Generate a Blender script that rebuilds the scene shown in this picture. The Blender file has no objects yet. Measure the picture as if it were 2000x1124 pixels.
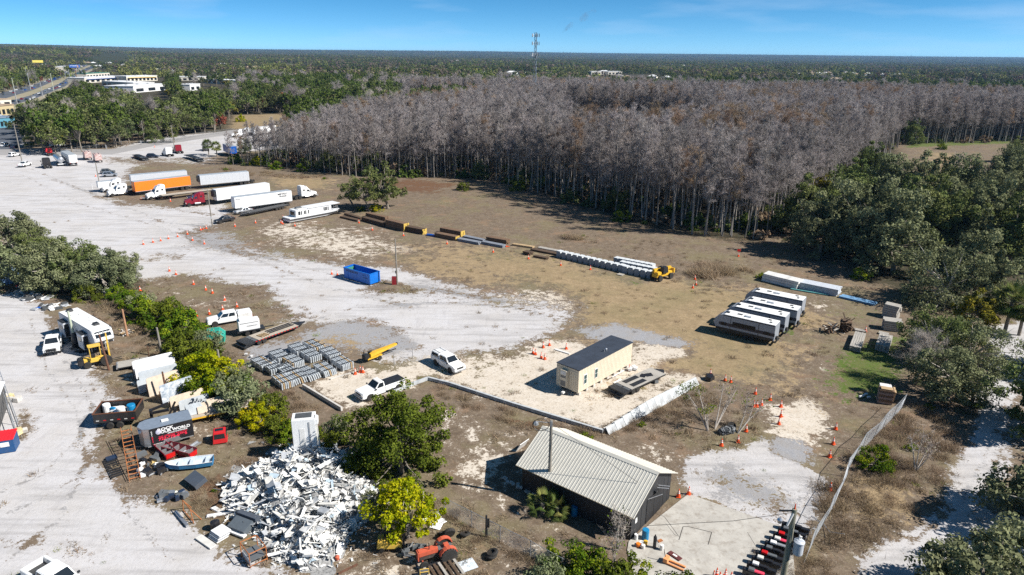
import bpy, bmesh, math, random
import numpy as np
from mathutils import Vector, Matrix

# ------------------------------------------------------------------ camera, sky, sun, exposure
SC = bpy.context.scene
COL = SC.collection
HCAM = 40.0
FPX = 1333.3
ROLL = math.atan(0.0105)
PIT = math.atan((562 - 106) * math.cos(ROLL) / FPX)
cam_d = bpy.data.cameras.new('camera')
cam = bpy.data.objects.new('camera', cam_d)
COL.objects.link(cam)
cam_d.lens = 24.0
cam_d.sensor_width = 36.0
cam_d.clip_start = 0.5
cam_d.clip_end = 60000
_cr, _sr, _cp, _sp = math.cos(ROLL), math.sin(ROLL), math.cos(PIT), math.sin(PIT)
_X = Vector((_cr, _sr * _sp, _sr * _cp)); _Y = Vector((-_sr, _cr * _sp, _cr * _cp)); _Z = Vector((0, -_cp, _sp))
cam.matrix_world = Matrix(((_X.x, _Y.x, _Z.x, 0), (_X.y, _Y.y, _Z.y, 0), (_X.z, _Y.z, _Z.z, HCAM), (0, 0, 0, 1)))
SC.camera = cam

SUN_AZ, SUN_EL = math.radians(-14.5), math.radians(41.0)      # direction TO the sun, from +X counter-clockwise
W = bpy.data.worlds.new('World'); SC.world = W; W.use_nodes = True
nt = W.node_tree; nt.nodes.clear()
_sky = nt.nodes.new('ShaderNodeTexSky'); _sky.sky_type = 'NISHITA'; _sky.sun_disc = False
_sky.sun_elevation = SUN_EL; _sky.sun_rotation = math.pi / 2 - SUN_AZ
_sky.altitude = 50; _sky.air_density = 0.32; _sky.dust_density = 0.0; _sky.ozone_density = 5.2
_hsv = nt.nodes.new('ShaderNodeHueSaturation'); _hsv.inputs['Saturation'].default_value = 1.18; _hsv.inputs['Hue'].default_value = 0.483
_bg = nt.nodes.new('ShaderNodeBackground'); _bg.inputs['Strength'].default_value = 0.080
_out = nt.nodes.new('ShaderNodeOutputWorld')
nt.links.new(_sky.outputs[0], _hsv.inputs['Color']); nt.links.new(_hsv.outputs[0], _bg.inputs['Color']); nt.links.new(_bg.outputs[0], _out.inputs['Surface'])
# thin cirrus streaks
_tc = nt.nodes.new('ShaderNodeTexCoord'); _mp = nt.nodes.new('ShaderNodeMapping'); _mp.inputs['Scale'].default_value = (2.2, 2.2, 14.0)
_mp.inputs['Rotation'].default_value = (0.0, 0.12, 0.3)
_nz = nt.nodes.new('ShaderNodeTexNoise'); _nz.inputs['Scale'].default_value = 2.0; _nz.inputs['Detail'].default_value = 7
_rp = nt.nodes.new('ShaderNodeMapRange'); _rp.inputs['From Min'].default_value = 0.50; _rp.inputs['From Max'].default_value = 0.75; _rp.inputs['To Max'].default_value = 0.42
_mx = nt.nodes.new('ShaderNodeMix'); _mx.data_type = 'RGBA'; _mx.inputs['B'].default_value = (4.0, 5.6, 7.6, 1)
nt.links.new(_tc.outputs['Generated'], _mp.inputs[0]); nt.links.new(_mp.outputs[0], _nz.inputs[0]); nt.links.new(_nz.outputs[0], _rp.inputs[0])
nt.links.new(_rp.outputs[0], _mx.inputs[0]); nt.links.new(_hsv.outputs[0], _mx.inputs['A']); nt.links.new(_mx.outputs['Result'], _bg.inputs['Color'])
sun_d = bpy.data.lights.new('sun', 'SUN'); sun_d.energy = 4.6; sun_d.angle = math.radians(0.53); sun_d.color = (1.0, 0.95, 0.87)
sun = bpy.data.objects.new('sun', sun_d); COL.objects.link(sun)
_sd = Vector((math.cos(SUN_EL) * math.cos(SUN_AZ), math.cos(SUN_EL) * math.sin(SUN_AZ), math.sin(SUN_EL)))
sun.rotation_euler = _sd.to_track_quat('Z', 'Y').to_euler(); sun.location = (60, -20, 90)
SC.view_settings.view_transform = 'Standard'; SC.view_settings.look = 'None'
HAZE = 0.00005
SC.view_settings.exposure = 0.78; SC.view_settings.gamma = 1.0; SC.view_settings.use_curve_mapping = False
SC.cycles.max_bounces = 5; SC.cycles.diffuse_bounces = 2; SC.cycles.glossy_bounces = 2; SC.cycles.transmission_bounces = 3
SC.cycles.transparent_max_bounces = 8; SC.cycles.volume_bounces = 0; SC.cycles.use_denoising = False

# ------------------------------------------------------------------ pixel of the photograph -> point on the ground
def at(x, y, z=0.0):
 u, v = x - 1000, -(y - 562)
 U = u * _cr - v * _sr; V = u * _sr + v * _cr
 d = (U, FPX * _cp + V * _sp, -FPX * _sp + V * _cp)
 t = (z - HCAM) / d[2]
 return (d[0] * t, d[1] * t)
def seg(p, q, z=0.0):                    # two pixels on the ground -> centre, heading, length
 a, b = at(*p, z), at(*q, z)
 return ((a[0] + b[0]) / 2, (a[1] + b[1]) / 2), math.atan2(b[1] - a[1], b[0] - a[0]), math.hypot(b[0] - a[0], b[1] - a[1])

# ------------------------------------------------------------------ materials
MATS = {}
def mat(name, col, rough=0.7, metal=0.0, var=0.12, scale=3.0, bump=0.0, bscale=20.0, col2=None, spec=None, coords='Object', stretch=None, dirt=0.0, emit=0.0, randv=0.0):
 if name in MATS: return MATS[name]
 m = bpy.data.materials.new(name); m.use_nodes = True; n = m.node_tree; N = n.nodes; L = n.links
 b = N['Principled BSDF']; b.inputs['Roughness'].default_value = rough; b.inputs['Metallic'].default_value = metal
 if spec is not None: b.inputs['Specular IOR Level'].default_value = spec
 tc = N.new('ShaderNodeTexCoord'); src = tc.outputs[coords]
 if stretch:
  mp = N.new('ShaderNodeMapping'); mp.inputs['Scale'].default_value = stretch; L.new(src, mp.inputs[0]); src = mp.outputs[0]
 nz = N.new('ShaderNodeTexNoise'); nz.inputs['Scale'].default_value = scale; nz.inputs['Detail'].default_value = 6; nz.inputs['Roughness'].default_value = 0.65
 L.new(src, nz.inputs['Vector'])
 mr = N.new('ShaderNodeMapRange'); mr.inputs['From Min'].default_value = 0.3; mr.inputs['From Max'].default_value = 0.7
 L.new(nz.outputs[0], mr.inputs[0])
 mx = N.new('ShaderNodeMix'); mx.data_type = 'RGBA'
 c2 = col2 if col2 else tuple(max(0, c * (1 - var)) for c in col); c1 = col if col2 else tuple(min(1, c * (1 + var)) for c in col)
 mx.inputs['A'].default_value = (*c1, 1); mx.inputs['B'].default_value = (*c2, 1); L.new(mr.outputs[0], mx.inputs[0])
 out = mx.outputs['Result']
 if dirt:
  n2 = N.new('ShaderNodeTexNoise'); n2.inputs['Scale'].default_value = 1.3; n2.inputs['Detail'].default_value = 8; n2.inputs['Roughness'].default_value = 0.75
  L.new(src, n2.inputs['Vector'])
  r2 = N.new('ShaderNodeMapRange'); r2.inputs['From Min'].default_value = 0.5; r2.inputs['From Max'].default_value = 0.8; r2.inputs['To Max'].default_value = dirt
  L.new(n2.outputs[0], r2.inputs[0])
  m2 = N.new('ShaderNodeMix'); m2.data_type = 'RGBA'; m2.inputs['B'].default_value = (0.16, 0.12, 0.085, 1)
  L.new(r2.outputs[0], m2.inputs[0]); L.new(out, m2.inputs['A']); out = m2.outputs['Result']
 if randv:
  oi = N.new('ShaderNodeObjectInfo'); hs = N.new('ShaderNodeHueSaturation')
  r3 = N.new('ShaderNodeMapRange'); r3.inputs['To Min'].default_value = 1 - randv; r3.inputs['To Max'].default_value = 1 + randv
  L.new(oi.outputs['Random'], r3.inputs[0]); L.new(r3.outputs[0], hs.inputs['Value']); L.new(out, hs.inputs['Color']); out = hs.outputs[0]
 L.new(out, b.inputs['Base Color'])
 if bump:
  bp = N.new('ShaderNodeBump'); bp.inputs['Strength'].default_value = bump; bp.inputs['Distance'].default_value = 0.05
  nb = N.new('ShaderNodeTexNoise'); nb.inputs['Scale'].default_value = bscale; nb.inputs['Detail'].default_value = 5
  L.new(src, nb.inputs['Vector']); L.new(nb.outputs[0], bp.inputs['Height']); L.new(bp.outputs[0], b.inputs['Normal'])
 if emit:
  b.inputs['Emission Color'].default_value = (*col, 1); b.inputs['Emission Strength'].default_value = emit
 MATS[name] = m; return m

def leaf_mat(name, cols, trans=0.25, hue=0.02, val=0.25, rough=0.6):
 """foliage: per-leaf colour from the 'tone' attribute through a ramp, per-tree hue/value by object random"""
 if name in MATS: return MATS[name]
 m = bpy.data.materials.new(name); m.use_nodes = True; n = m.node_tree; N = n.nodes; L = n.links; N.clear()
 o = N.new('ShaderNodeOutputMaterial')
 a = N.new('ShaderNodeAttribute'); a.attribute_name = 'tone'
 rp = N.new('ShaderNodeValToRGB'); e = rp.color_ramp.elements
 for i, c in enumerate(cols):
  p = i / (len(cols) - 1)
  if i == 0: e[0].position = 0; e[0].color = (*c, 1)
  elif i == len(cols) - 1: e[-1].position = 1; e[-1].color = (*c, 1)
  else: k = e.new(p); k.color = (*c, 1)
 L.new(a.outputs['Fac'], rp.inputs[0])
 oi = N.new('ShaderNodeObjectInfo')
 hs = N.new('ShaderNodeHueSaturation')
 r1 = N.new('ShaderNodeMapRange'); r1.inputs['To Min'].default_value = 0.5 - hue; r1.inputs['To Max'].default_value = 0.5 + hue
 r2 = N.new('ShaderNodeMapRange'); r2.inputs['To Min'].default_value = 1 - val; r2.inputs['To Max'].default_value = 1 + val
 ml = N.new('ShaderNodeMath'); ml.operation = 'MULTIPLY'; ml.inputs[1].default_value = 7.31
 fr = N.new('ShaderNodeMath'); fr.operation = 'FRACT'
 L.new(oi.outputs['Random'], r1.inputs[0]); L.new(oi.outputs['Random'], ml.inputs[0]); L.new(ml.outputs[0], fr.inputs[0]); L.new(fr.outputs[0], r2.inputs[0])
 L.new(r1.outputs[0], hs.inputs['Hue']); L.new(r2.outputs[0], hs.inputs['Value']); L.new(rp.outputs[0], hs.inputs['Color'])
 d = N.new('ShaderNodeBsdfDiffuse'); t = N.new('ShaderNodeBsdfTranslucent'); mx = N.new('ShaderNodeMixShader'); mx.inputs[0].default_value = trans
 L.new(hs.outputs[0], d.inputs[0]); L.new(hs.outputs[0], t.inputs[0]); L.new(d.outputs[0], mx.inputs[1]); L.new(t.outputs[0], mx.inputs[2])
 L.new(mx.outputs[0], o.inputs[0])
 MATS[name] = m; return m

# ------------------------------------------------------------------ mesh building
class MB:
 def __init__(s): s.v = []; s.f = []
 def add(s, vs, fs):
  o = len(s.v); s.v += [tuple(p) for p in vs]; s.f += [tuple(i + o for i in f) for f in fs]; return s
 def box(s, cx, cy, cz, sx, sy, sz, rz=0.0, rx=0.0, ry=0.0, taper=(1, 1)):
  """centre, full sizes; taper = scale of the top face"""
  M = Matrix.Translation((cx, cy, cz)) @ Matrix.Rotation(rz, 4, 'Z') @ Matrix.Rotation(ry, 4, 'Y') @ Matrix.Rotation(rx, 4, 'X')
  vs = []
  for k, z in ((0, -.5), (1, .5)):
   tx, ty = taper if k else (1, 1)
   for x, y in ((-.5, -.5), (.5, -.5), (.5, .5), (-.5, .5)): vs.append(M @ Vector((x * sx * tx, y * sy * ty, z * sz)))
  return s.add(vs, [(3, 2, 1, 0), (4, 5, 6, 7), (0, 1, 5, 4), (1, 2, 6, 5), (2, 3, 7, 6), (3, 0, 4, 7)])
 def tube(s, p, q, r0, r1=None, n=8, caps=True):
  r1 = r0 if r1 is None else r1; p = Vector(p); q = Vector(q); d = (q - p)
  if d.length < 1e-6: return s
  d.normalize(); a = d.orthogonal().normalized(); b = d.cross(a); vs = []
  for c, r in ((p, r0), (q, r1)):
   for i in range(n):
    t = 2 * math.pi * i / n; vs.append(c + a * math.cos(t) * r + b * math.sin(t) * r)
  fs = [(i, (i + 1) % n, n + (i + 1) % n, n + i) for i in range(n)]
  if caps: fs += [tuple(range(n))[::-1], tuple(range(n, 2 * n))]
  return s.add(vs, fs)
 def path(s, pts, radii, n=6):
  pts = [Vector(p) for p in pts]; vs = []; m = len(pts)
  for k, p in enumerate(pts):
   d = (pts[min(k + 1, m - 1)] - pts[max(k - 1, 0)]).normalized(); a = d.cross(Vector((0.13, 0.99, 0.05))).normalized(); b = d.cross(a)
   r = radii[k] if hasattr(radii, '__len__') else radii
   for i in range(n):
    t = 2 * math.pi * i / n; vs.append(p + a * math.cos(t) * r + b * math.sin(t) * r)
  fs = [(k * n + i, k * n + (i + 1) % n, (k + 1) * n + (i + 1) % n, (k + 1) * n + i) for k in range(m - 1) for i in range(n)]
  fs += [tuple(range(n))[::-1], tuple(range((m - 1) * n, m * n))]
  return s.add(vs, fs)
 def prism(s, prof, y0, y1, axis='y', inset=0.0):
  """profile in (x,z) extruded along y (or (y,z) along x)"""
  n = len(prof); vs = []
  for y in (y0, y1):
   for a, b in prof: vs.append((a, y, b) if axis == 'y' else ((y, a, b) if axis == 'x' else (a, b, y)))
  fs = [(i, (i + 1) % n, n + (i + 1) % n, n + i) for i in range(n)] + [tuple(range(n))[::-1], tuple(range(n, 2 * n))]
  return s.add(vs, fs)
 def loft(s, rings, closed=True):
  n = len(rings[0]); vs = [p for r in rings for p in r]
  fs = [(k * n + i, k * n + (i + 1) % n, (k + 1) * n + (i + 1) % n, (k + 1) * n + i) for k in range(len(rings) - 1) for i in range(n if closed else n - 1)]
  if closed: fs += [tuple(range(n))[::-1], tuple(range(len(vs) - n, len(vs)))]
  return s.add(vs, fs)
 def lathe(s, prof, c=(0, 0, 0), n=14, axis='z'):
  rings = []
  for r, h in prof:
   ring = []
   for i in range(n):
    t = 2 * math.pi * i / n; a, b = r * math.cos(t), r * math.sin(t)
    ring.append((c[0] + a, c[1] + b, c[2] + h) if axis == 'z' else ((c[0] + a, c[1] + h, c[2] + b) if axis == 'y' else (c[0] + h, c[1] + a, c[2] + b)))
   rings.append(ring)
  return s.loft(rings)
 def quad(s, a, b, c, d): return s.add([a, b, c, d], [(0, 1, 2, 3)])
 def mesh(s, name, m=None, smooth=False, bevel=0.0):
  me = bpy.data.meshes.new(name); me.from_pydata([tuple(v) for v in s.v], [], s.f)
  bm = bmesh.new(); bm.from_mesh(me); bmesh.ops.recalc_face_normals(bm, faces=bm.faces)
  if bevel:
   bmesh.ops.bevel(bm, geom=[e for e in bm.edges if len(e.link_faces) == 2 and e.calc_face_angle(0) > 0.5], offset=bevel, segments=2, affect='EDGES', clamp_overlap=True)
  bm.to_mesh(me); bm.free()
  if smooth:
   for p in me.polygons: p.use_smooth = True
  if m: me.materials.append(m)
  return me
 def build(s, name, m, parent=None, smooth=False, bevel=0.0, loc=None, rz=0.0, **kw):
  o = bpy.data.objects.new(name, s.mesh(name, m, smooth, bevel)); COL.objects.link(o)
  if parent: o.parent = parent
  if loc: o.location = loc
  if rz: o.rotation_euler = (0, 0, rz)
  for k, v in kw.items(): o[k] = v
  return o

def thing(name, label, cat, loc=(0, 0, 0), rz=0.0, group=None):
 o = bpy.data.objects.new(name, None); COL.objects.link(o); o.empty_display_size = 0.3
 o.location = (loc[0], loc[1], loc[2] if len(loc) > 2 else 0.0); o.rotation_euler = (0, 0, rz)
 o['label'] = label; o['category'] = cat
 if group: o['group'] = group
 return o
def tag(o, label, cat, group=None):
 o['label'] = label; o['category'] = cat
 if group: o['group'] = group
 return o
def struct(o, kind='structure'): o['kind'] = kind; return o
def copy_tree(o, parent=None):
 c = o.copy(); COL.objects.link(c); c.parent = parent
 for ch in KIDS(o): copy_tree(ch, c)
 return c
def KIDS(o): return [x for x in o.children]
def clone(o, loc, rz=0.0, label=None, scale=None, group=None):
 c = copy_tree(o); c.location = (loc[0], loc[1], loc[2] if len(loc) > 2 else 0.0); c.rotation_euler = (0, 0, rz)
 if label: c['label'] = label
 if scale: c.scale = (scale,) * 3 if not hasattr(scale, '__len__') else scale
 if group: c['group'] = group
 return c
def text_part(txt, size, m, parent, M, depth=0.004, align='CENTER', name='lettering', bold=0.0, squeeze=1.0, spacing=1.0):
 c = bpy.data.curves.new(name, 'FONT'); c.body = txt; c.size = size; c.align_x = align; c.align_y = 'CENTER'; c.extrude = depth; c.offset = bold; c.space_character = spacing
 o = bpy.data.objects.new('tmp', c); COL.objects.link(o)
 dg = bpy.context.evaluated_depsgraph_get(); me = bpy.data.meshes.new_from_object(o.evaluated_get(dg)); COL.objects.unlink(o); bpy.data.objects.remove(o)
 me.materials.clear(); me.materials.append(m); me.name = name
 t = bpy.data.objects.new(name, me); COL.objects.link(t); t.parent = parent; t.matrix_local = M @ Matrix.Diagonal((squeeze, 1, 1, 1)); return t
def face_frame(origin, xdir, updir):        # matrix whose X runs along the text, Y up the letters
 x = Vector(xdir).normalized(); y = Vector(updir).normalized(); z = x.cross(y)
 return Matrix(((x.x, y.x, z.x, origin[0]), (x.y, y.y, z.y, origin[1]), (x.z, y.z, z.z, origin[2]), (0, 0, 0, 1)))

def np_mesh(name, V, F, m, tone=None, smooth=False):
 """V (n,3), F (m,k) with constant k; tone per vertex"""
 me = bpy.data.meshes.new(name); k = F.shape[1]
 me.vertices.add(len(V)); me.vertices.foreach_set('co', np.ascontiguousarray(V, dtype=np.float32).ravel())
 me.loops.add(F.size); me.loops.foreach_set('vertex_index', np.ascontiguousarray(F, dtype=np.int32).ravel())
 me.polygons.add(len(F)); me.polygons.foreach_set('loop_start', np.arange(0, F.size, k, dtype=np.int32))
 try: me.polygons.foreach_set('loop_total', np.full(len(F), k, dtype=np.int32))
 except Exception: pass
 me.update(calc_edges=True)
 if tone is not None:
  a = me.attributes.new('tone', 'FLOAT', 'POINT'); a.data.foreach_set('value', np.ascontiguousarray(tone, dtype=np.float32))
 if m is not None:
  for q in (m if isinstance(m, (list, tuple)) else [m]): me.materials.append(q)
 return me
def link_mesh(name, me, parent=None):
 o = bpy.data.objects.new(name, me); COL.objects.link(o)
 if parent: o.parent = parent
 return o

def inpoly(P, poly):
 """P (n,2), poly list of xy -> bool"""
 poly = np.asarray(poly, float); x, y = P[:, 0], P[:, 1]; c = np.zeros(len(P), bool); j = len(poly) - 1
 for i in range(len(poly)):
  xi, yi = poly[i]; xj, yj = poly[j]
  if yi != yj: c ^= ((yi > y) != (yj > y)) & (x < (xj - xi) * (y - yi) / (yj - yi) + xi)
  j = i
 return c
def polydist(P, poly, closed=True):
 poly = np.asarray(poly, float); d = np.full(len(P), 1e9); n = len(poly)
 for i in range(n if closed else n - 1):
  a, b = poly[i], poly[(i + 1) % n]; ab = b - a; L2 = max(1e-9, ab @ ab)
  t = np.clip(((P - a) @ ab) / L2, 0, 1); q = a + t[:, None] * ab
  d = np.minimum(d, np.hypot(P[:, 0] - q[:, 0], P[:, 1] - q[:, 1]))
 return d
def G(poly): return [at(*p) for p in poly]

def scatter(name, protos, pts, rot, scl, idx, kind='stuff', label=None):
 """one object of kind stuff that draws its protos at many points (geometry nodes)"""
 n = len(pts); me = bpy.data.meshes.new(name); me.vertices.add(n); me.vertices.foreach_set('co', np.ascontiguousarray(pts, dtype=np.float32).ravel())
 for nm, arr, ty in (('rot', rot, 'FLOAT'), ('scl', scl, 'FLOAT'), ('idx', idx, 'INT')):
  a = me.attributes.new(nm, ty, 'POINT'); a.data.foreach_set('value', np.ascontiguousarray(arr, dtype=np.float32 if ty == 'FLOAT' else np.int32))
 o = bpy.data.objects.new(name, me); COL.objects.link(o); o['kind'] = kind
 g = bpy.data.node_groups.new(name + '_nodes', 'GeometryNodeTree')
 g.interface.new_socket('Geometry', in_out='INPUT', socket_type='NodeSocketGeometry'); g.interface.new_socket('Geometry', in_out='OUTPUT', socket_type='NodeSocketGeometry')
 N, L = g.nodes, g.links; gi = N.new('NodeGroupInput'); go = N.new('NodeGroupOutput')
 iop = N.new('GeometryNodeInstanceOnPoints'); iop.inputs['Pick Instance'].default_value = True
 jn = N.new('GeometryNodeJoinGeometry')
 for p in reversed(protos):
  oi = N.new('GeometryNodeObjectInfo'); oi.inputs['Object'].default_value = p; oi.inputs['As Instance'].default_value = True; oi.transform_space = 'ORIGINAL'
  L.new(oi.outputs['Geometry'], jn.inputs[0])
 def att(nm, ty):
  a = N.new('GeometryNodeInputNamedAttribute'); a.data_type = ty; a.inputs['Name'].default_value = nm; return a.outputs['Attribute']
 cx = N.new('ShaderNodeCombineXYZ'); L.new(att('rot', 'FLOAT'), cx.inputs['Z'])
 L.new(gi.outputs[0], iop.inputs['Points']); L.new(jn.outputs[0], iop.inputs['Instance']); L.new(att('idx', 'INT'), iop.inputs['Instance Index'])
 L.new(cx.outputs[0], iop.inputs['Rotation']); L.new(att('scl', 'FLOAT'), iop.inputs['Scale'])
 L.new(iop.outputs[0], go.inputs[0])
 md = o.modifiers.new('scatter', 'NODES'); md.node_group = g
 return o
def proto(name, me):                         # not linked to the scene: only drawn by scatter()
 return bpy.data.objects.new(name, me)
# ------------------------------------------------------------------ ground
rng = np.random.default_rng(7)
# kinds: 0 pale limerock, 1 white sand, 2 grey gravel, 3 tan dry grass, 4 brown weeds, 5 green grass, 6 rust-brown litter, 7 forest floor
KN = ['lime', 'sand', 'gravel', 'tan', 'weed', 'green', 'rust', 'floor']
ys = np.exp(np.arange(math.log(30), math.log(1700), 0.0078)); xs = np.arange(-1.25, 1.2501, 0.0078)
GY, GX = np.meshgrid(ys, xs, indexing='ij'); GP = np.stack([(GX * GY).ravel(), GY.ravel()], 1)
wt = np.zeros((8, len(GP)))
def paint(kind, poly, soft=0.8, strength=1.0):
 soft = soft * 2.0
 pl = G(poly); ins = inpoly(GP, pl); lo = np.min(pl, 0) - soft * 2; hi = np.max(pl, 0) + soft * 2
 k = np.where((GP[:, 0] > lo[0]) & (GP[:, 0] < hi[0]) & (GP[:, 1] > lo[1]) & (GP[:, 1] < hi[1]))[0]
 d = polydist(GP[k], pl); sd = np.where(ins[k], d, -d); m = np.clip(0.5 + sd / (2 * soft), 0, 1) * strength
 wt[:, k] *= (1 - m); wt[kind, k] += m
# base: everything beyond the field is forest floor; field is weed
paint(4, [(-400, 108), (2400, 120), (2600, 1240), (-700, 1240)], 5, 1.0)
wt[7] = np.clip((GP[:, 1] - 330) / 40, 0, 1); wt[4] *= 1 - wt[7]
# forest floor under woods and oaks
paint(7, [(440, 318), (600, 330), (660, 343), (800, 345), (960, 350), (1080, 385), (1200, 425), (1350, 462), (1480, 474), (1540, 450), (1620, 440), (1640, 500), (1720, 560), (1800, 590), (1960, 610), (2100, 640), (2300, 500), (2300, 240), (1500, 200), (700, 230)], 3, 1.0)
paint(4, [(1500, 442), (1590, 440), (1600, 500), (1500, 505)], 2, .9)
# right far field
paint(4, [(1750, 285), (1960, 278), (1990, 300), (1930, 330), (1890, 345), (1860, 370), (1800, 350), (1760, 318)], 3, 1)
paint(3, [(1800, 295), (1880, 300), (1880, 345), (1850, 360), (1820, 330)], 4, .75)
paint(5, [(1770, 277), (1980, 272), (1980, 281), (1770, 289)], 2, .8)
# sandy lots far left
paint(3, [(450, 225), (560, 222), (600, 240), (560, 262), (470, 262), (440, 250)], 3, .8)
paint(6, [(700, 348), (830, 350), (900, 360), (860, 380), (700, 375)], 3, .7)
# tan dry grass main field
paint(3, [(760, 470), (1020, 490), (1260, 545), (1500, 560), (1640, 620), (1600, 700), (1560, 760), (1440, 720), (1240, 700), (1130, 660), (1110, 600), (1000, 560), (880, 520)], 6, .95)
paint(3, [(1000, 560), (1120, 570), (1300, 560), (1420, 600), (1400, 640), (1180, 640)], 4, 1)
paint(4, [(1180, 470), (1500, 520), (1420, 545), (1250, 515)], 6, .8)
paint(3, [(1240, 700), (1400, 700), (1540, 740), (1560, 790), (1440, 760), (1300, 740)], 3, 1)
paint(4, [(1590, 640), (1650, 660), (1640, 760), (1600, 790), (1570, 740)], 3, .8)
# truck yard, far left: pale lime
paint(0, [(-60, 300), (60, 296), (200, 297), (300, 270), (460, 255), (620, 262), (560, 290), (420, 300), (420, 325), (300, 320), (250, 330), (240, 355), (190, 385), (300, 400), (370, 405), (440, 425), (410, 445), (330, 430), (230, 480), (260, 560), (-60, 400)], 2.5, 1)
paint(4, [(190, 305), (400, 308), (450, 325), (400, 335), (250, 325), (200, 320)], 3, .62)
paint(4, [(380, 330), (560, 335), (660, 350), (700, 400), (560, 430), (440, 425), (370, 403), (260, 395), (230, 372)], 3, .85)
paint(3, [(520, 345), (650, 350), (640, 372), (540, 366)], 2.5, .8)
paint(0, [(370, 405), (430, 400), (450, 415), (420, 430)], 1.5, .9)
# central gravel lot
paint(0, [(60, 400), (230, 455), (330, 430), (400, 436), (470, 470), (560, 500), (640, 512), (700, 520), (780, 520), (860, 540), (960, 562), (1060, 575), (1130, 590), (1120, 620), (1060, 660), (980, 690), (900, 700), (840, 720), (760, 700), (690, 690), (600, 660), (560, 630), (520, 590), (480, 560), (360, 530), (260, 560), (200, 520)], 1.6, 1)
paint(1, [(470, 455), (560, 430), (700, 445), (800, 470), (880, 500), (980, 525), (1050, 560), (980, 560), (860, 535), (780, 515), (640, 505), (560, 495)], 4, .52)
paint(3, [(760, 500), (880, 512), (960, 540), (1020, 560), (940, 555), (820, 525)], 3, .7)
paint(2, [(780, 560), (860, 545), (1000, 570), (1090, 590), (1060, 620), (960, 605), (860, 590), (780, 600)], 4, .45)
paint(2, [(400, 440), (480, 470), (560, 500), (520, 505), (440, 480), (330, 490), (360, 465)], 3, .5)
paint(2, [(380, 440), (470, 478), (440, 500), (400, 480)], 2, .5)
paint(4, [(720, 555), (760, 545), (800, 556), (825, 566), (800, 575), (740, 573), (700, 568)], .8, .72)
paint(3, [(740, 560), (780, 558), (820, 568), (790, 572)], .8, .5)
# weeds in the left part of the lot
for pl in ([(270, 510), (300, 497), (360, 500), (355, 506), (300, 512)], [(300, 545), (370, 543), (360, 553), (310, 556)], [(290, 560), (340, 560), (420, 590), (480, 600), (520, 625), (470, 650), (390, 640), (340, 610)]):
 paint(4, pl, 1.2, .6)
paint(1, [(260, 520), (330, 560), (420, 560), (480, 575), (520, 600), (470, 620), (380, 600), (300, 590)], 3, .45)
paint(4, [(405, 565), (520, 555), (550, 590), (510, 610), (420, 600)], 1.5, .6)
paint(4, [(430, 640), (520, 620), (590, 650), (640, 630), (560, 600), (470, 600)], 1.8, .6)
# grey gravel by the flatbeds
paint(2, [(480, 680), (560, 660), (600, 640), (700, 625), (760, 640), (820, 680), (700, 690), (640, 685), (520, 720), (480, 710)], 1.5, .95)
paint(3, [(600, 650), (700, 645), (730, 665), (700, 685), (630, 680), (560, 670)], 1.5, .48)
paint(2, [(1130, 645), (1200, 632), (1290, 650), (1350, 670), (1340, 685), (1260, 683), (1240, 672), (1160, 665)], 1.2, .95)
# white sand with tufts round the office trailer
paint(1, [(820, 700), (900, 690), (1000, 690), (1060, 665), (1120, 660), (1160, 680), (1240, 680), (1330, 690), (1300, 720), (1380, 735), (1340, 770), (1180, 840), (1100, 830), (1000, 795), (900, 760), (830, 740), (700, 800), (600, 755), (650, 730), (760, 715)], 1.2, .9)
paint(3, [(1120, 665), (1240, 690), (1320, 700), (1290, 712), (1200, 700)], 1.5, .35)
paint(4, [(880, 690), (1000, 680), (1060, 690), (1040, 720), (950, 720)], 1.5, .28)
paint(3, [(1170, 740), (1280, 720), (1330, 750), (1240, 790), (1150, 790)], 1.5, .42)
paint(1, [(1250, 673), (1330, 683), (1340, 697), (1260, 690)], .8, .7)
paint(1, [(950, 590), (1010, 560), (1080, 560), (1130, 575), (1120, 610), (1080, 600)], 2.5, .5)
# brown weeds between wall and black shed
paint(4, [(840, 745), (1000, 802), (1175, 850), (1240, 820), (1340, 770), (1420, 745), (1540, 790), (1560, 840), (1500, 870), (1400, 885), (1320, 880), (1340, 905), (1100, 860), (1000, 860), (900, 800)], 1.2, 1)
paint(6, [(860, 770), (960, 800), (1080, 840), (1300, 860), (1180, 865), (1000, 830)], 1.5, .4)
paint(1, [(880, 810), (960, 830), (1040, 850), (1000, 960), (1080, 1030), (1060, 1090), (950, 1030), (870, 960), (900, 870)], 2.0, .47)
paint(1, [(1240, 865), (1320, 880), (1340, 900), (1300, 905)], 1, .5)
paint(1, [(1500, 800), (1580, 780), (1620, 830), (1600, 880), (1560, 900), (1500, 860)], 1.2, .9)
paint(2, [(1500, 860), (1560, 850), (1590, 890), (1570, 915), (1510, 890)], .8, .9)
paint(4, [(1420, 745), (1520, 730), (1560, 770), (1480, 800), (1420, 780)], 1.5, .55)
paint(1, [(1590, 715), (1640, 710), (1650, 740), (1600, 740)], 1.2, .55)
paint(5, [(1640, 680), (1760, 660), (1760, 740), (1700, 760), (1640, 740)], 1.5, .9)
paint(5, [(1600, 740), (1700, 740), (1740, 800), (1640, 790)], 2, .5)
paint(5, [(1640, 880), (1700, 850), (1680, 930), (1630, 950)], 1.5, .55)
paint(5, [(1610, 590), (1750, 600), (1700, 640), (1620, 620)], 2, .45)
paint(5, [(1520, 640), (1545, 640), (1555, 655), (1530, 665)], 1, .7)
paint(5, [(1230, 545), (1260, 550), (1250, 558), (1225, 553)], 1, .7)
paint(1, [(1570, 590), (1620, 585), (1640, 605), (1590, 610)], 1.2, .6)
paint(0, [(1690, 700), (1700, 700), (1700, 705), (1690, 705)], .5, .2)
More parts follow.
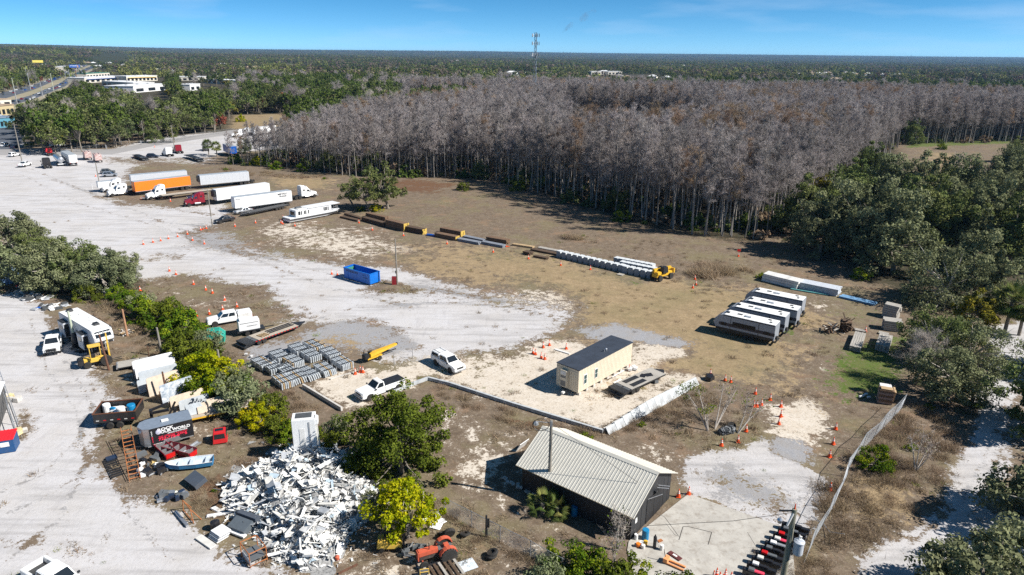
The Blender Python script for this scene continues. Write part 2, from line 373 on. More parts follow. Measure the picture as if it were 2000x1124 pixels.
# asphalt-like limerock apron, right of the shed
paint(0, [(1325, 910), (1360, 885), (1440, 880), (1500, 862), (1500, 885), (1560, 905), (1600, 930), (1640, 945), (1625, 990), (1580, 1040), (1540, 1060), (1480, 1020), (1400, 980), (1340, 965)], .5, 1)
paint(2, [(1330, 915), (1420, 895), (1480, 920), (1560, 960), (1610, 985), (1540, 1030), (1400, 975)], 1.2, .5)
paint(0, [(1620, 980), (1650, 975), (1645, 1030), (1600, 1045)], .6, .8)
# dirt track on the right
paint(0, [(1940, 640), (2000, 630), (2060, 660), (2010, 760), (1985, 860), (1960, 930), (1935, 1000), (1990, 1010), (2100, 1020), (2100, 1240), (1640, 1240), (1700, 1080), (1790, 1010), (1830, 970), (1870, 880), (1900, 800), (1930, 730)], .9, 1)
paint(4, [(1730, 780), (1900, 790), (1860, 880), (1830, 965), (1770, 1010), (1700, 1040), (1650, 1060), (1590, 1050), (1650, 900)], 1, .95)
paint(3, [(1660, 930), (1800, 950), (1800, 1010), (1700, 1040), (1650, 1000)], 1.5, .6)
paint(3, [(1940, 950), (2000, 940), (2000, 1000), (1940, 1000)], 1, .6)
# lane, bottom left: cream lime
paint(0, [(-300, 560), (60, 575), (110, 640), (180, 700), (260, 720), (250, 790), (200, 830), (190, 900), (240, 950), (330, 990), (400, 1060), (560, 1124), (700, 1260), (-500, 1260)], 1.0, 1)
paint(1, [(180, 700), (280, 690), (330, 700), (280, 760), (210, 770)], 1.2, .6)
paint(4, [(200, 700), (260, 680), (300, 720), (230, 740), (190, 725)], .9, .6)
paint(4, [(190, 730), (260, 750), (300, 790), (440, 830), (560, 850), (600, 900), (560, 960), (430, 960), (340, 990), (260, 950), (205, 880), (210, 850), (260, 830), (240, 790)], 1.0, .8)
paint(1, [(300, 800), (470, 830), (560, 840), (470, 860), (400, 850)], 1.5, .55)
paint(5, [(200, 840), (240, 850), (230, 880), (210, 875)], .8, .5)
paint(5, [(480, 880), (520, 870), (520, 890), (480, 895)], .8, .5)
paint(6, [(370, 940), (440, 930), (470, 980), (440, 1020), (390, 990)], .8, .6)
paint(4, [(640, 1050), (900, 960), (1060, 1050), (1100, 1240), (600, 1240)], 1.5, .8)
paint(1, [(680, 1040), (760, 1060), (900, 1100), (960, 1060), (1000, 1080), (960, 1140), (760, 1160), (560, 1124), (640, 1060)], 1.8, .5)
paint(4, [(-20, 1050), (60, 1045), (130, 1060), (40, 1075)], .8, .6)
paint(4, [(140, 1080), (200, 1060), (190, 1090)], .8, .6)
paint(4, [(40, 800), (65, 805), (60, 850), (20, 870)], .5, .9)
paint(4, [(130, 560), (260, 590), (300, 640), (330, 700), (200, 690), (110, 620)], 1.5, .7)
# hedge floors
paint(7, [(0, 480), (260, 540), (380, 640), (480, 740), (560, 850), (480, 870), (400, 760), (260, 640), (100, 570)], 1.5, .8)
# roads and lots, far left
paint(2, [(-200, 296), (-60, 296), (30, 293), (60, 280), (40, 255), (-200, 250)], 2, .8)

def track(pts, w, kind=2, strength=.36):
 q = G(pts); k = np.where(wt[0] + wt[1] > .5)[0]; lo = np.min(q, 0) - 4; hi = np.max(q, 0) + 4; k = k[(GP[k, 0] > lo[0]) & (GP[k, 0] < hi[0]) & (GP[k, 1] > lo[1]) & (GP[k, 1] < hi[1])]
 d = polydist(GP[k], q, False); m = np.clip(1.2 - d / w, 0, 1) * strength; wt[:, k] *= 1 - m; wt[kind, k] += m
for a in ([(60, 620), (90, 720), (150, 800), (170, 900), (120, 1010), (20, 1090)], [(90, 610), (130, 710), (185, 800), (215, 900), (250, 1000), (330, 1090)], [(0, 960), (80, 930), (150, 860), (180, 790)], [(20, 1000), (110, 960), (180, 900)], [(40, 340), (160, 400), (300, 440), (480, 500), (640, 560), (800, 600)], [(100, 350), (260, 410), (430, 480), (620, 530), (820, 560), (980, 590)],
  [(560, 640), (700, 600), (860, 590), (1000, 600), (1080, 620)], [(640, 670), (760, 640), (900, 640), (1020, 650)], [(60, 330), (240, 400), (420, 420)], [(1950, 680), (1975, 760), (1930, 880), (1880, 980), (1760, 1080)], [(1985, 690), (1995, 760), (1955, 880), (1910, 990), (1830, 1090)]): track(a, .55 if a[0][1] > 500 else 1.1)
for a in ([(920, 745), (1000, 765), (1080, 790)], [(905, 730), (980, 745), (1060, 765)], [(1060, 560), (980, 540), (860, 500), (760, 480)]): track(a, .3, 3, .4)
def ground_mat():
 m = bpy.data.materials.new('ground'); m.use_nodes = True; n = m.node_tree; N = n.nodes; L = n.links; b = N['Principled BSDF']
 b.inputs['Roughness'].default_value = 0.95; b.inputs['Specular IOR Level'].default_value = 0.15
 tc = N.new('ShaderNodeTexCoord'); P = tc.outputs['Object']
 def noise(s, d=6, r=0.6, off=0.0, stretch=None):
  mp = N.new('ShaderNodeMapping'); mp.inputs['Location'].default_value = (off, off * 1.7, off); L.new(P, mp.inputs[0])
  if stretch: mp.inputs['Scale'].default_value = stretch
  z = N.new('ShaderNodeTexNoise'); z.inputs['Scale'].default_value = s; z.inputs['Detail'].default_value = d; z.inputs['Roughness'].default_value = r
  L.new(mp.outputs[0], z.inputs['Vector']); return z.outputs[0]
 def mr(v, a, c, lo=0.0, hi=1.0):
  q = N.new('ShaderNodeMapRange'); q.inputs['From Min'].default_value = a; q.inputs['From Max'].default_value = c
  q.inputs['To Min'].default_value = lo; q.inputs['To Max'].default_value = hi; L.new(v, q.inputs[0]); return q.outputs[0]
 def mix(f, a, c):
  q = N.new('ShaderNodeMix'); q.data_type = 'RGBA'; L.new(f, q.inputs[0])
  for s, v in (('A', a), ('B', c)):
   if isinstance(v, tuple): q.inputs[s].default_value = (*v, 1)
   else: L.new(v, q.inputs[s])
  return q.outputs['Result']
 big = noise(0.11, 7, 0.68, 3); mid = noise(0.7, 8, 0.7, 11); fin = noise(3.5, 8, 0.72, 31); vf = noise(14, 5, 0.7, 5)
 trk = noise(0.5, 6, 0.6, 17, (0.25, 1.6, 1))            # streaks along the drive direction
 cols = {}
 lime = mix(mr(big, .35, .65), (0.53, 0.525, 0.545), (0.48, 0.46, 0.45))
 lime = mix(mr(trk, .48, .75, 0, .85), lime, (0.29, 0.28, 0.28)); lime = mix(mr(mid, .58, .85, 0, .75), lime, (0.34, 0.31, 0.28)); lime = mix(mr(noise(.9, 5, .6, 41, (1.3, .2, 1)), .55, .8, 0, .55), lime, (0.30, 0.29, 0.30)); lime = mix(mr(fin, .5, .72, 0, .5), lime, (0.36, 0.345, 0.34)); lime = mix(mr(vf, .6, .75, 0, .5), lime, (0.58, 0.56, 0.53))
 cols['lime'] = lime
 s = mix(mr(mid, .35, .65), (0.60, 0.545, 0.475), (0.52, 0.455, 0.375)); s = mix(mr(fin, .52, .68, 0, .75), s, (0.24, 0.185, 0.12)); cols['sand'] = mix(mr(vf, .55, .8, 0, .5), s, (0.7, 0.67, 0.62))
 s = mix(mr(vf, .35, .7), (0.20, 0.205, 0.22), (0.42, 0.42, 0.44)); cols['gravel'] = mix(mr(mid, .45, .7, 0, .6), s, (0.30, 0.27, 0.24))
 s = mix(mr(mid, .35, .7), (0.38, 0.285, 0.175), (0.235, 0.175, 0.105)); s = mix(mr(fin, .42, .7, 0, .75), s, (0.15, 0.11, 0.06)); s = mix(mr(big, .45, .7, 0, .5), s, (0.17, 0.155, 0.075)); s = mix(mr(noise(1.7, 9, .78, 57), .58, .7, 0, .5), s, (0.12, 0.085, 0.05)); cols['tan'] = mix(mr(vf, .58, .72, 0, .55), s, (0.50, 0.41, 0.27))
 s = mix(mr(mid, .35, .68), (0.20, 0.155, 0.115), (0.115, 0.085, 0.06)); s = mix(mr(fin, .5, .72, 0, .7), s, (0.31, 0.25, 0.185)); s = mix(mr(big, .5, .62, 0, .6), s, (0.20, 0.175, 0.095)); s = mix(mr(noise(.2, 6, .7, 123), .55, .7, 0, .6), s, (0.30, 0.19, 0.12)); s = mix(mr(noise(1.1, 7, .7, 77), .6, .75, 0, .55), s, (0.07, 0.085, 0.03)); s = mix(mr(noise(2.2, 9, .8, 93), .56, .66, 0, .75), s, (0.46, 0.41, 0.34)); cols['weed'] = mix(mr(vf, .5, .7, 0, .65), s, (0.075, 0.055, 0.035))
 s = mix(mr(mid, .35, .7), (0.075, 0.13, 0.02), (0.12, 0.125, 0.045)); cols['green'] = mix(mr(fin, .45, .72, 0, .6), s, (0.19, 0.16, 0.09))
 cols['rust'] = mix(mr(fin, .35, .7), (0.17, 0.09, 0.05), (0.10, 0.065, 0.045))
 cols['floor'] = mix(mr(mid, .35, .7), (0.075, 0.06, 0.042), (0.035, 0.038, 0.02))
 # ragged borders: the weight of each ground kind against noise at three sizes
 q = N.new('ShaderNodeMath'); q.operation = 'MULTIPLY'; L.new(mid, q.inputs[0]); q.inputs[1].default_value = .45
 q2 = N.new('ShaderNodeMath'); q2.operation = 'MULTIPLY_ADD'; L.new(fin, q2.inputs[0]); q2.inputs[1].default_value = .4; L.new(q.outputs[0], q2.inputs[2])
 q3 = N.new('ShaderNodeMath'); q3.operation = 'MULTIPLY_ADD'; L.new(big, q3.inputs[0]); q3.inputs[1].default_value = .35; L.new(q2.outputs[0], q3.inputs[2])
 nn = mr(q3.outputs[0], .46, .74, -.5, .5)
 res = cols['weed']
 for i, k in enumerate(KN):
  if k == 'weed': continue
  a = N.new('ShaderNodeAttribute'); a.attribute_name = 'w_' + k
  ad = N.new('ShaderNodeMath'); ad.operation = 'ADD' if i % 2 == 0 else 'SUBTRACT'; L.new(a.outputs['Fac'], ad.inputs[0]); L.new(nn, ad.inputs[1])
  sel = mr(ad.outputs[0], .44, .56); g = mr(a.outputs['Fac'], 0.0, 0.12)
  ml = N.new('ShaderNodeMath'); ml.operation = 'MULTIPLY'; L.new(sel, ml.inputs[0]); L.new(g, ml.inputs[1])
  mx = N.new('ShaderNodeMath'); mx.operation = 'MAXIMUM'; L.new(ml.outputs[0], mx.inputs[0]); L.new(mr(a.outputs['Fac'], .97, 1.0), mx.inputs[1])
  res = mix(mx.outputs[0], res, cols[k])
 L.new(res, b.inputs['Base Color'])
 bp = N.new('ShaderNodeBump'); bp.inputs['Strength'].default_value = 0.35; bp.inputs['Distance'].default_value = 0.15
 L.new(fin, bp.inputs['Height']); L.new(bp.outputs[0], b.inputs['Normal'])
 return m
GM = ground_mat()
nr, nc = GX.shape; idx = np.arange(nr * nc).reshape(nr, nc)
F = np.stack([idx[:-1, :-1].ravel(), idx[:-1, 1:].ravel(), idx[1:, 1:].ravel(), idx[1:, :-1].ravel()], 1)
def vnoise(x, y, s, seed=0):                # smooth value noise
 r = np.random.default_rng(seed); T = r.random((64, 64)); u, v = x / s, y / s; i, j = np.floor(u).astype(int), np.floor(v).astype(int); a, b = u - i, v - j
 a = a * a * (3 - 2 * a); b = b * b * (3 - 2 * b)
 t = lambda p, q: T[p % 64, q % 64]
 return (t(i, j) * (1 - a) + t(i + 1, j) * a) * (1 - b) + (t(i, j + 1) * (1 - a) + t(i + 1, j + 1) * a) * b
gz = (vnoise(GP[:, 0], GP[:, 1], 3.1, 1) - .5) * 0.10 + (vnoise(GP[:, 0], GP[:, 1], 1.1, 2) - .5) * 0.05
gz *= (wt[4] + wt[7] + .5 * wt[1] + .5 * wt[3] + .2 * wt[5]); gz = gz * 0.8 - 0.03
gme = np_mesh('ground', np.column_stack([GP, gz]), F, GM)
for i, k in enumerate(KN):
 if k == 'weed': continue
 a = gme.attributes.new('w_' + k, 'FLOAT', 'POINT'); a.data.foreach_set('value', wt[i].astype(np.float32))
for p in gme.polygons: pass
ground = link_mesh('ground', gme); struct(ground)

# terrain to the horizon, with low far ridges
def ridge(x, y):
 d = np.hypot(x, y); a = x / np.maximum(y, 1)
 z = np.where(d > 1500, -1.2, -1.2)
 z = z + np.clip((d - 2200) / 1500, 0, 1) * (40 * np.exp(-((a + .70) / .20) ** 2) + 10 * np.exp(-((a + .3) / .15) ** 2))
 z = z + np.clip((d - 7000) / 6000, 0, 1) * (22 + 22 * np.exp(-((a + .05) / .14) ** 2) + 16 * vnoise(x, y, 2600, 5) + 14 * np.exp(-((a - .35) / .25) ** 2))
 return z
ty = np.concatenate([[-3000, -500, 0, 30, 100, 300, 700], np.exp(np.linspace(math.log(1100), math.log(42000), 70))]); tx = np.linspace(-1.6, 1.6, 90)
TY, TXx = np.meshgrid(ty, tx, indexing='ij'); TX = TXx * np.maximum(TY, 1800)
TZ = ridge(TX, TY)
ti = np.arange(TX.size).reshape(TX.shape)
TF = np.stack([ti[:-1, :-1].ravel(), ti[:-1, 1:].ravel(), ti[1:, 1:].ravel(), ti[1:, :-1].ravel()], 1)
terr_m = mat('far_terrain', (0.035, 0.05, 0.022), .95, var=.4, scale=0.02, col2=(0.055, 0.05, 0.03), spec=.1)
terrain = link_mesh('terrain', np_mesh('terrain', np.column_stack([TX.ravel(), TY.ravel(), TZ.ravel()]), TF, terr_m)); struct(terrain)
# ------------------------------------------------------------------ foliage generators
def unit(n, r):
 v = r.normal(size=(n, 3)); return v / np.linalg.norm(v, axis=1)[:, None]
def leaves(cen, rad, per, size, r, tone=None, up=0.35, shell=0.45, squash=0.8, aspect=0.6):
 """clumps of small four-sided leaf sprays round the given centres"""
 K = len(cen); rad = np.broadcast_to(rad, K); n = K * per
 d = unit(n, r); u = (shell + (1 - shell) * r.random(n)) ** 0.8
 ci = np.repeat(np.arange(K), per); p = cen[ci] + d * np.array([1, 1, squash]) * (u * rad[ci])[:, None]
 nm = d * 0.8 + unit(n, r) * 0.75 + np.array([0, 0, up]); nm /= np.linalg.norm(nm, axis=1)[:, None]
 t = np.cross(nm, unit(n, r)); t /= np.maximum(1e-6, np.linalg.norm(t, axis=1))[:, None]; b = np.cross(nm, t)
 s = size * (0.6 + 0.8 * r.random(n))[:, None]
 V = np.stack([p - t * s, p - b * s * aspect, p + t * s, p + b * s * aspect], 1).reshape(-1, 3)
 F = np.arange(4 * n).reshape(n, 4)
 ct = (r.random(K) if tone is None else tone)[ci]; tn = np.clip(ct * 0.6 + r.random(n) * 0.4, 0, 1)
 return V, F, np.repeat(tn, 4)
def cat(*parts):
 V = []; F = []; T = []; o = 0
 for v, f, t in parts: V.append(v); F.append(f + o); T.append(t); o += len(v)
 return np.concatenate(V), np.concatenate(F), np.concatenate(T)
def oak_parts(name, R, H, leaf, K, per, bark, lm, seed, low=0.25, cr=0.27, trunk_r=0.28, sub=2, gap=0.0, lean=0.15, flat=0.55):
 """returns (trunk mesh, crown mesh, joined) of a spreading broadleaf tree"""
 r = np.random.default_rng(seed); rc = H * flat; zc = H - rc
 d = unit(K * 3, r); d = d[d[:, 2] > -low][:K]; K = len(d)
 u = 0.6 + 0.4 * r.random(K); u[: K // 5] *= 0.6
 lump = 0.82 + 0.36 * r.random(K)
 cen = np.column_stack([d[:, 0] * R * u * lump, d[:, 1] * R * u * lump, zc + d[:, 2] * rc * u * (0.85 + 0.25 * r.random(K))])
 cen *= np.array([1, 1, 1]); cen[:, :2] *= (1 - cr * .6); cen[:, 2] -= cr * R * 0.35
 rad = R * cr * (0.65 + 0.6 * r.random(K))
 # every clump splits into sub-clumps, for an uneven outline with gaps
 if sub > 1:
  c2 = np.repeat(cen, sub, 0) + unit(K * sub, r) * np.repeat(rad, sub)[:, None] * 0.75; r2 = np.repeat(rad, sub) * 0.62; tn = np.repeat(r.random(K), sub)
 else: c2, r2, tn = cen, rad, r.random(K)
 V, F, T = leaves(c2, r2, per, leaf, r, tone=np.clip(tn * .7 + .3 * r.random(len(c2)), 0, 1))
 mb = MB(); f = min(0.35 * H, zc * .8 + .1); ln = (lean * R * (r.random() - .5) * 2, lean * R * (r.random() - .5) * 2)
 mb.path([(0, 0, -0.2), (ln[0] * .2, ln[1] * .2, f * .4), (ln[0], ln[1], f)], [trunk_r * 1.3, trunk_r, trunk_r * .8], 7)
 for k in range(0, K, max(1, K // 16)):
  c = cen[k]; m = np.array([ln[0] + (c[0] - ln[0]) * .45 + r.normal() * .25, ln[1] + (c[1] - ln[1]) * .45 + r.normal() * .25, f + (c[2] - f) * (.35 + .2 * r.random())])
  mb.path([(ln[0], ln[1], f * .9), tuple(m), tuple(c), tuple(c + (c - m) * .35 * r.random())], [trunk_r * .55, trunk_r * .33, trunk_r * .16, trunk_r * .06], 5)
 return mb.mesh(name + '_trunk', bark), np_mesh(name + '_crown', V, F, lm, T)
def joined(name, tm, cm):
 bm = bmesh.new(); bm.from_mesh(tm); n0 = len(bm.faces); bm.from_mesh(cm); bm.faces.ensure_lookup_table()
 lay = bm.verts.layers.float.get('tone')
 for f in bm.faces[n0:]: f.material_index = 1
 me = bpy.data.meshes.new(name); bm.to_mesh(me); bm.free(); me.materials.append(tm.materials[0]); me.materials.append(cm.materials[0])
 return me
def ribbons(P, Q, w, r):
 """thin three-cornered twigs from P to Q"""
 d = Q - P; t = np.cross(d, unit(len(P), r)); t /= np.maximum(1e-6, np.linalg.norm(t, axis=1))[:, None]
 w = np.broadcast_to(w, len(P))[:, None]
 V = np.stack([P - t * w, P + t * w, Q], 1).reshape(-1, 3); return V, np.arange(len(V)).reshape(-1, 3)
def bare_parts(name, H, R, bark, tw, seed, nb=26, nt=14, start=0.5, trunk_r=0.17, straight=1.0, tw_w=0.03, sec=6):
 r = np.random.default_rng(seed); mb = MB(); n = 6; zs = np.linspace(0, H * .96, n); wob = np.cumsum(r.normal(size=(n, 2)) * 0.12 * (2 - straight), 0); wob[0] = 0
 pts = [(wob[i, 0], wob[i, 1], zs[i] - (.2 if i == 0 else 0)) for i in range(n)]
 mb.path(pts, [trunk_r * 1.35] + [trunk_r * (1 - .8 * i / n) for i in range(1, n)], 5)
 z0 = H * (start + (1 - start) * r.random(nb) ** .9); az = r.random(nb) * 6.283; k = (z0 / H - start) / (1 - start)
 ln = R * (0.45 + .6 * r.random(nb)) * (1 - .55 * np.abs(k - .35)); el = .35 + .9 * k * r.random(nb)
 bx = np.interp(z0, zs, wob[:, 0]); by = np.interp(z0, zs, wob[:, 1]); P = np.column_stack([bx, by, z0])
 D = np.column_stack([np.cos(az) * np.cos(el), np.sin(az) * np.cos(el), np.sin(el)]); Q = P + D * ln[:, None]
 a = ribbons(P, Q, trunk_r * .33, r); parts = [a]
 pi = np.repeat(np.arange(nb), sec); t = .3 + .7 * r.random(len(pi)); p = P[pi] + (Q[pi] - P[pi]) * t[:, None]
 d = D[pi] * .6 + unit(len(pi), r) * .9 + np.array([0, 0, .3]); d /= np.linalg.norm(d, axis=1)[:, None]; q = p + d * (ln[pi] * (.3 + .35 * r.random(len(pi))))[:, None]
 parts.append(ribbons(p, q, tw_w * 1.3, r))
 pj = np.repeat(np.arange(len(pi)), nt); t = .2 + .8 * r.random(len(pj)); p2 = p[pj] + (q[pj] - p[pj]) * t[:, None]
 d2 = unit(len(pj), r) + np.array([0, 0, .35]); q2 = p2 + d2 * (.35 + .55 * r.random(len(pj)))[:, None] * (R / 2.6)
 parts.append(ribbons(p2, q2, tw_w, r))
 V = []; F = []; o = 0; T = []
 for j, (v, f) in enumerate(parts): V.append(v); F.append(f + o); o += len(v); T.append(np.repeat(r.random(len(f)) * .5 + (0, .2, .5)[j], 3))
 return mb.mesh(name + '_trunk', bark), np_mesh(name + '_crown', np.concatenate(V), np.concatenate(F), tw, np.concatenate(T))
def tree(kind, tm, cm, loc, rz=0.0, s=1.0, label='', cat_='tree', group=None, tilt=None):
 t = thing(kind, label, cat_, loc, rz, group); t.scale = (s, s, s) if not hasattr(s, '__len__') else s
 if tilt: t.rotation_euler = (tilt[0], tilt[1], rz)
 a = link_mesh('trunk', tm, t); b = link_mesh('crown', cm, t); return t

bark_o = mat('oak_bark', (0.22, 0.19, 0.155), .9, var=.35, scale=4, bump=.5)
bark_p = mat('pale_bark', (0.42, 0.38, 0.34), .9, var=.25, scale=5, bump=.3)
bark_c = mat('cypress_bark', (0.235, 0.215, 0.195), .9, var=.4, scale=2.5, bump=.4, randv=.4, stretch=(1, 1, .2))
oak_l = leaf_mat('oak_leaves', [(0.059, 0.083, 0.030), (0.141, 0.175, 0.059), (0.259, 0.275, 0.108)], .2, .012, .2)
oak_g = leaf_mat('greyish_oak_leaves', [(0.076, 0.087, 0.048), (0.181, 0.204, 0.106), (0.318, 0.333, 0.189)], .2, .012, .2)
ced_l = leaf_mat('cedar_leaves', [(0.028, 0.042, 0.008), (0.09, 0.118, 0.016), (0.19, 0.215, 0.03)], .15, .006, .1)
pep_l = leaf_mat('pepper_leaves', [(0.033, 0.066, 0.009), (0.110, 0.187, 0.015), (0.374, 0.374, 0.022)], .3, .012, .15)
yel_l = leaf_mat('yellow_leaves', [(0.10, 0.16, 0.006), (0.36, 0.38, 0.01), (0.62, 0.50, 0.015)], .35, .008, .1)
pine_l = leaf_mat('pine_needles', [(0.035, 0.055, 0.015), (0.095, 0.135, 0.03), (0.16, 0.21, 0.05)], .2, .012, .22)
wax_l = leaf_mat('ochre_leaves', [(0.084, 0.090, 0.018), (0.240, 0.216, 0.036), (0.432, 0.324, 0.048)], .3, .015, .18)
red_l = leaf_mat('russet_leaves', [(0.091, 0.039, 0.026), (0.221, 0.078, 0.046), (0.286, 0.130, 0.065)], .25, .02, .25)
far_l = leaf_mat('far_leaves', [(0.035, 0.05, 0.022), (0.085, 0.10, 0.04), (0.16, 0.165, 0.075)], .15, .03, .35)
far_b = leaf_mat('far_brown', [(0.084, 0.066, 0.054), (0.180, 0.138, 0.108), (0.264, 0.216, 0.180)], .15, .02, .3)
twig_c = leaf_mat('cypress_twigs', [(0.115, 0.10, 0.093), (0.255, 0.225, 0.212), (0.45, 0.41, 0.40)], .2, .02, .30)
twig_r = leaf_mat('rusty_twigs', [(0.13, 0.09, 0.06), (0.26, 0.18, 0.12), (0.36, 0.27, 0.19)], .2, .012, .22)
twig_g = leaf_mat('grey_twigs', [(0.30, 0.26, 0.23), (0.42, 0.37, 0.33), (0.5, 0.46, 0.42)], .2, .01, .15)
dead_l = leaf_mat('dead_brush', [(0.120, 0.090, 0.060), (0.285, 0.210, 0.143), (0.450, 0.352, 0.240)], .25, .01, .2)

# ------------------------------------------------------------------ the leafless cypress wood
cyp_poly = G([(440, 322), (600, 331), (660, 345), (800, 346), (960, 352), (1080, 385), (1200, 424), (1350, 460), (1480, 470), (1540, 445), (1600, 400), (1700, 335), (1760, 283), (1990, 278), (2250, 275), (2250, 250), (2060, 246), (1700, 222), (1300, 218), (1000, 206), (800, 186), (780, 200), (930, 206), (942, 222), (900, 238), (800, 244), (700, 256), (600, 286), (560, 300)])
clear_poly = G([(1100, 236), (1290, 242), (1380, 262), (1365, 318), (1250, 338), (1130, 326), (1070, 285)])
def field_points(lo, hi, sp, seed, amax=1.02):
 r = np.random.default_rng(seed); x0, x1 = -hi * amax, hi * amax
 gx, gy = np.meshgrid(np.arange(x0, x1, sp), np.arange(lo, hi, sp)); p = np.column_stack([gx.ravel(), gy.ravel()]) + (r.random((gx.size, 2)) - .5) * sp * .95
 return p[(p[:, 0] > -p[:, 1] * amax) & (p[:, 0] < p[:, 1] * amax)]
cy = [bare_parts('cypress%d' % i, 18.6 + 1.3 * (i % 3), 2.9 + .3 * (i % 2), bark_c, twig_r if i == 5 else twig_c, 40 + i, start=.42 + .05 * (i % 3), trunk_r=.15 + .02 * (i % 3)) for i in range(6)]
P = field_points(140, 800, 3.1, 3)
P = P[inpoly(P, cyp_poly) & ~inpoly(P, clear_poly)]
P = P[np.argsort(np.hypot(P[:, 0], P[:, 1]))]; r = np.random.default_rng(9)
ci = r.integers(0, 5, len(P)); ci[r.random(len(P)) < .03 + .16 * (vnoise(P[:, 0], P[:, 1], 45, 8) > .62)] = 5
near = np.hypot(P[:, 0], P[:, 1]); edge = polydist(P, cyp_poly)
order = np.argsort(near + 1.2 * edge); P, ci = P[order], ci[order]
hfac = lambda p: np.interp(p[:, 0] / p[:, 1], [-.42, -.2, .05], [.62, .78, 1.0])
for i in range(300):
 tm, cm = cy[ci[i]]
 rusty = ci[i] == 5
 tree('cypress', tm, cm, (P[i, 0], P[i, 1], 0), r.random() * 6.28, (.74 + .42 * r.random()) * hfac(P[i:i + 1])[0],
  'leafless rust-tinged cypress with a straight pale trunk along the edge of the grey wood' if rusty else 'leafless grey cypress with a straight pale trunk along the edge of the wood', 'tree', 'rust-tinged cypresses along the wood edge' if rusty else 'grey cypresses along the wood edge', (r.normal() * .035, r.normal() * .035))
cyp_pro = [proto('cypress_proto%d' % i, joined('cypress_far', *c)) for i, c in enumerate(cy)]
n = len(P) - 300
scatter('cypress_wood', cyp_pro, np.column_stack([P[300:], np.zeros(n)]), r.random(n) * 6.28, (.70 + .44 * r.random(n)) * hfac(P[300:]), ci[300:])
# young undergrowth at the foot of the wood
def bush_mesh(name, R, H, leaf, K, per, lm, seed, cr=.4):
 r = np.random.default_rng(seed); d = unit(K * 3, r); d = d[d[:, 2] > -.1][:K]; u = .35 + .6 * r.random(len(d))
 cen = np.column_stack([d[:, 0] * R * u, d[:, 1] * R * u, np.maximum(.12 * H, d[:, 2] * H * u)]); rad = np.full(len(d), R * cr * .55)
 c2 = np.repeat(cen, 3, 0) + unit(len(d) * 3, r) * R * .18; V, F, T = leaves(c2, R * cr * .42, per, leaf, r, squash=.9)
 V[:, 2] = np.maximum(V[:, 2], .02); return np_mesh(name, V, F, lm, T)
und = [proto('undergrowth_proto%d' % i, bush_mesh('undergrowth_bush', 1.8, 1.9, .17, 14, 26, [dead_l, pine_l, oak_l, dead_l][i], 60 + i)) for i in range(4)]
Pu = field_points(140, 620, 5.2, 13); Pu = Pu[inpoly(Pu, cyp_poly)]; eu = polydist(Pu, cyp_poly); Pu = Pu[(eu < 22) | (r.random(len(Pu)) < .25)]
n = len(Pu); scatter('wood_undergrowth', und, np.column_stack([Pu, np.zeros(n)]), r.random(n) * 6.28, .5 + 1.9 * r.random(n) ** 2.5, r.choice([0, 1, 2, 3], n, p=[.32, .2, .28, .2]))
Pc = field_points(250, 480, 2.6, 14); Pc = Pc[inpoly(Pc, clear_poly)]; n = len(Pc)
scatter('marsh_brush', [und[0], und[3]], np.column_stack([Pc, np.zeros(n)]), r.random(n) * 6.28, .5 + .5 * r.random(n), r.integers(0, 2, n))

HP = [(1165, 171), (1245, 172), (1262, 173), (1290, 172), (1070, 158), (1000, 142), (1020, 141), (1210, 150), (1225, 152), (1265, 156), (1275, 150), (1300, 152), (1540, 162), (1560, 160), (1630, 156), (1640, 158), (1690, 164), (1705, 166), (1720, 160), (1740, 167), (1755, 165), (1770, 170), (1790, 166), (1800, 172), (1822, 170), (1835, 176), (1850, 168), (1870, 172), (1890, 174), (1905, 172), (1930, 170), (1668, 189), (1680, 186), (1980, 160), (1940, 158), (1910, 146), (1700, 149), (1610, 148), (1590, 146), (1520, 140), (1180, 140), (1100, 132), (1130, 134), (860, 124), (830, 123), (800, 121), (560, 113), (600, 114), (640, 115), (1350, 128), (1400, 130), (1450, 133), (1670, 124), (1675, 131), (1490, 128), (780, 132), (470, 128), (500, 131), (310, 138), (340, 140), (430, 147), (1120, 158), (1140, 151), (1330, 159), (1380, 160), (1960, 176)]
HP_W = [at(a, b + 3) for a, b in HP] + [at(*q) for q in ((704, 116), (895, 121), (949, 121), (1167, 146), (1200, 146), (382, 178), (140, 138), (185, 151))]
# ------------------------------------------------------------------ green woods out to the horizon
def is_open(p, pad=0):
 """roads, yards and building lots that stay free of trees, with low ground before them"""
 o = np.zeros(len(p), bool)
 for q in OPEN: o |= inpoly(p, q)
 for h in (5., 10., 14.):
  k = HCAM / (HCAM - h)
  for q in LOW: o |= inpoly(p * k, q)
 for hx, hy in HP_W:
  for h in (0., 5., 9.):
   k = HCAM / (HCAM - h); d = math.hypot(hx, hy); u = (p[:, 0] * k * hx + p[:, 1] * k * hy) / d; w = (-p[:, 0] * k * hy + p[:, 1] * k * hx) / d; o |= (np.abs(u - d) < 10 + pad + 9 * (h == 0)) & (np.abs(w) < 12 + pad)
 return o
LOW = [G(q) for q in ([(-300, 300), (-250, 215), (0, 172), (60, 160), (100, 146), (150, 130), (195, 115), (224, 112), (205, 130), (172, 146), (150, 160), (128, 176), (80, 190), (40, 200), (0, 208), (-100, 240)], [(165, 168), (165, 152), (310, 158), (310, 168), (240, 172)], [(262, 190), (262, 176), (335, 176), (335, 190)], [(345, 172), (345, 158), (470, 164), (470, 172)], [(458, 225), (560, 226), (560, 245), (458, 250)], [(225, 122), (225, 110), (268, 112), (268, 122)])]
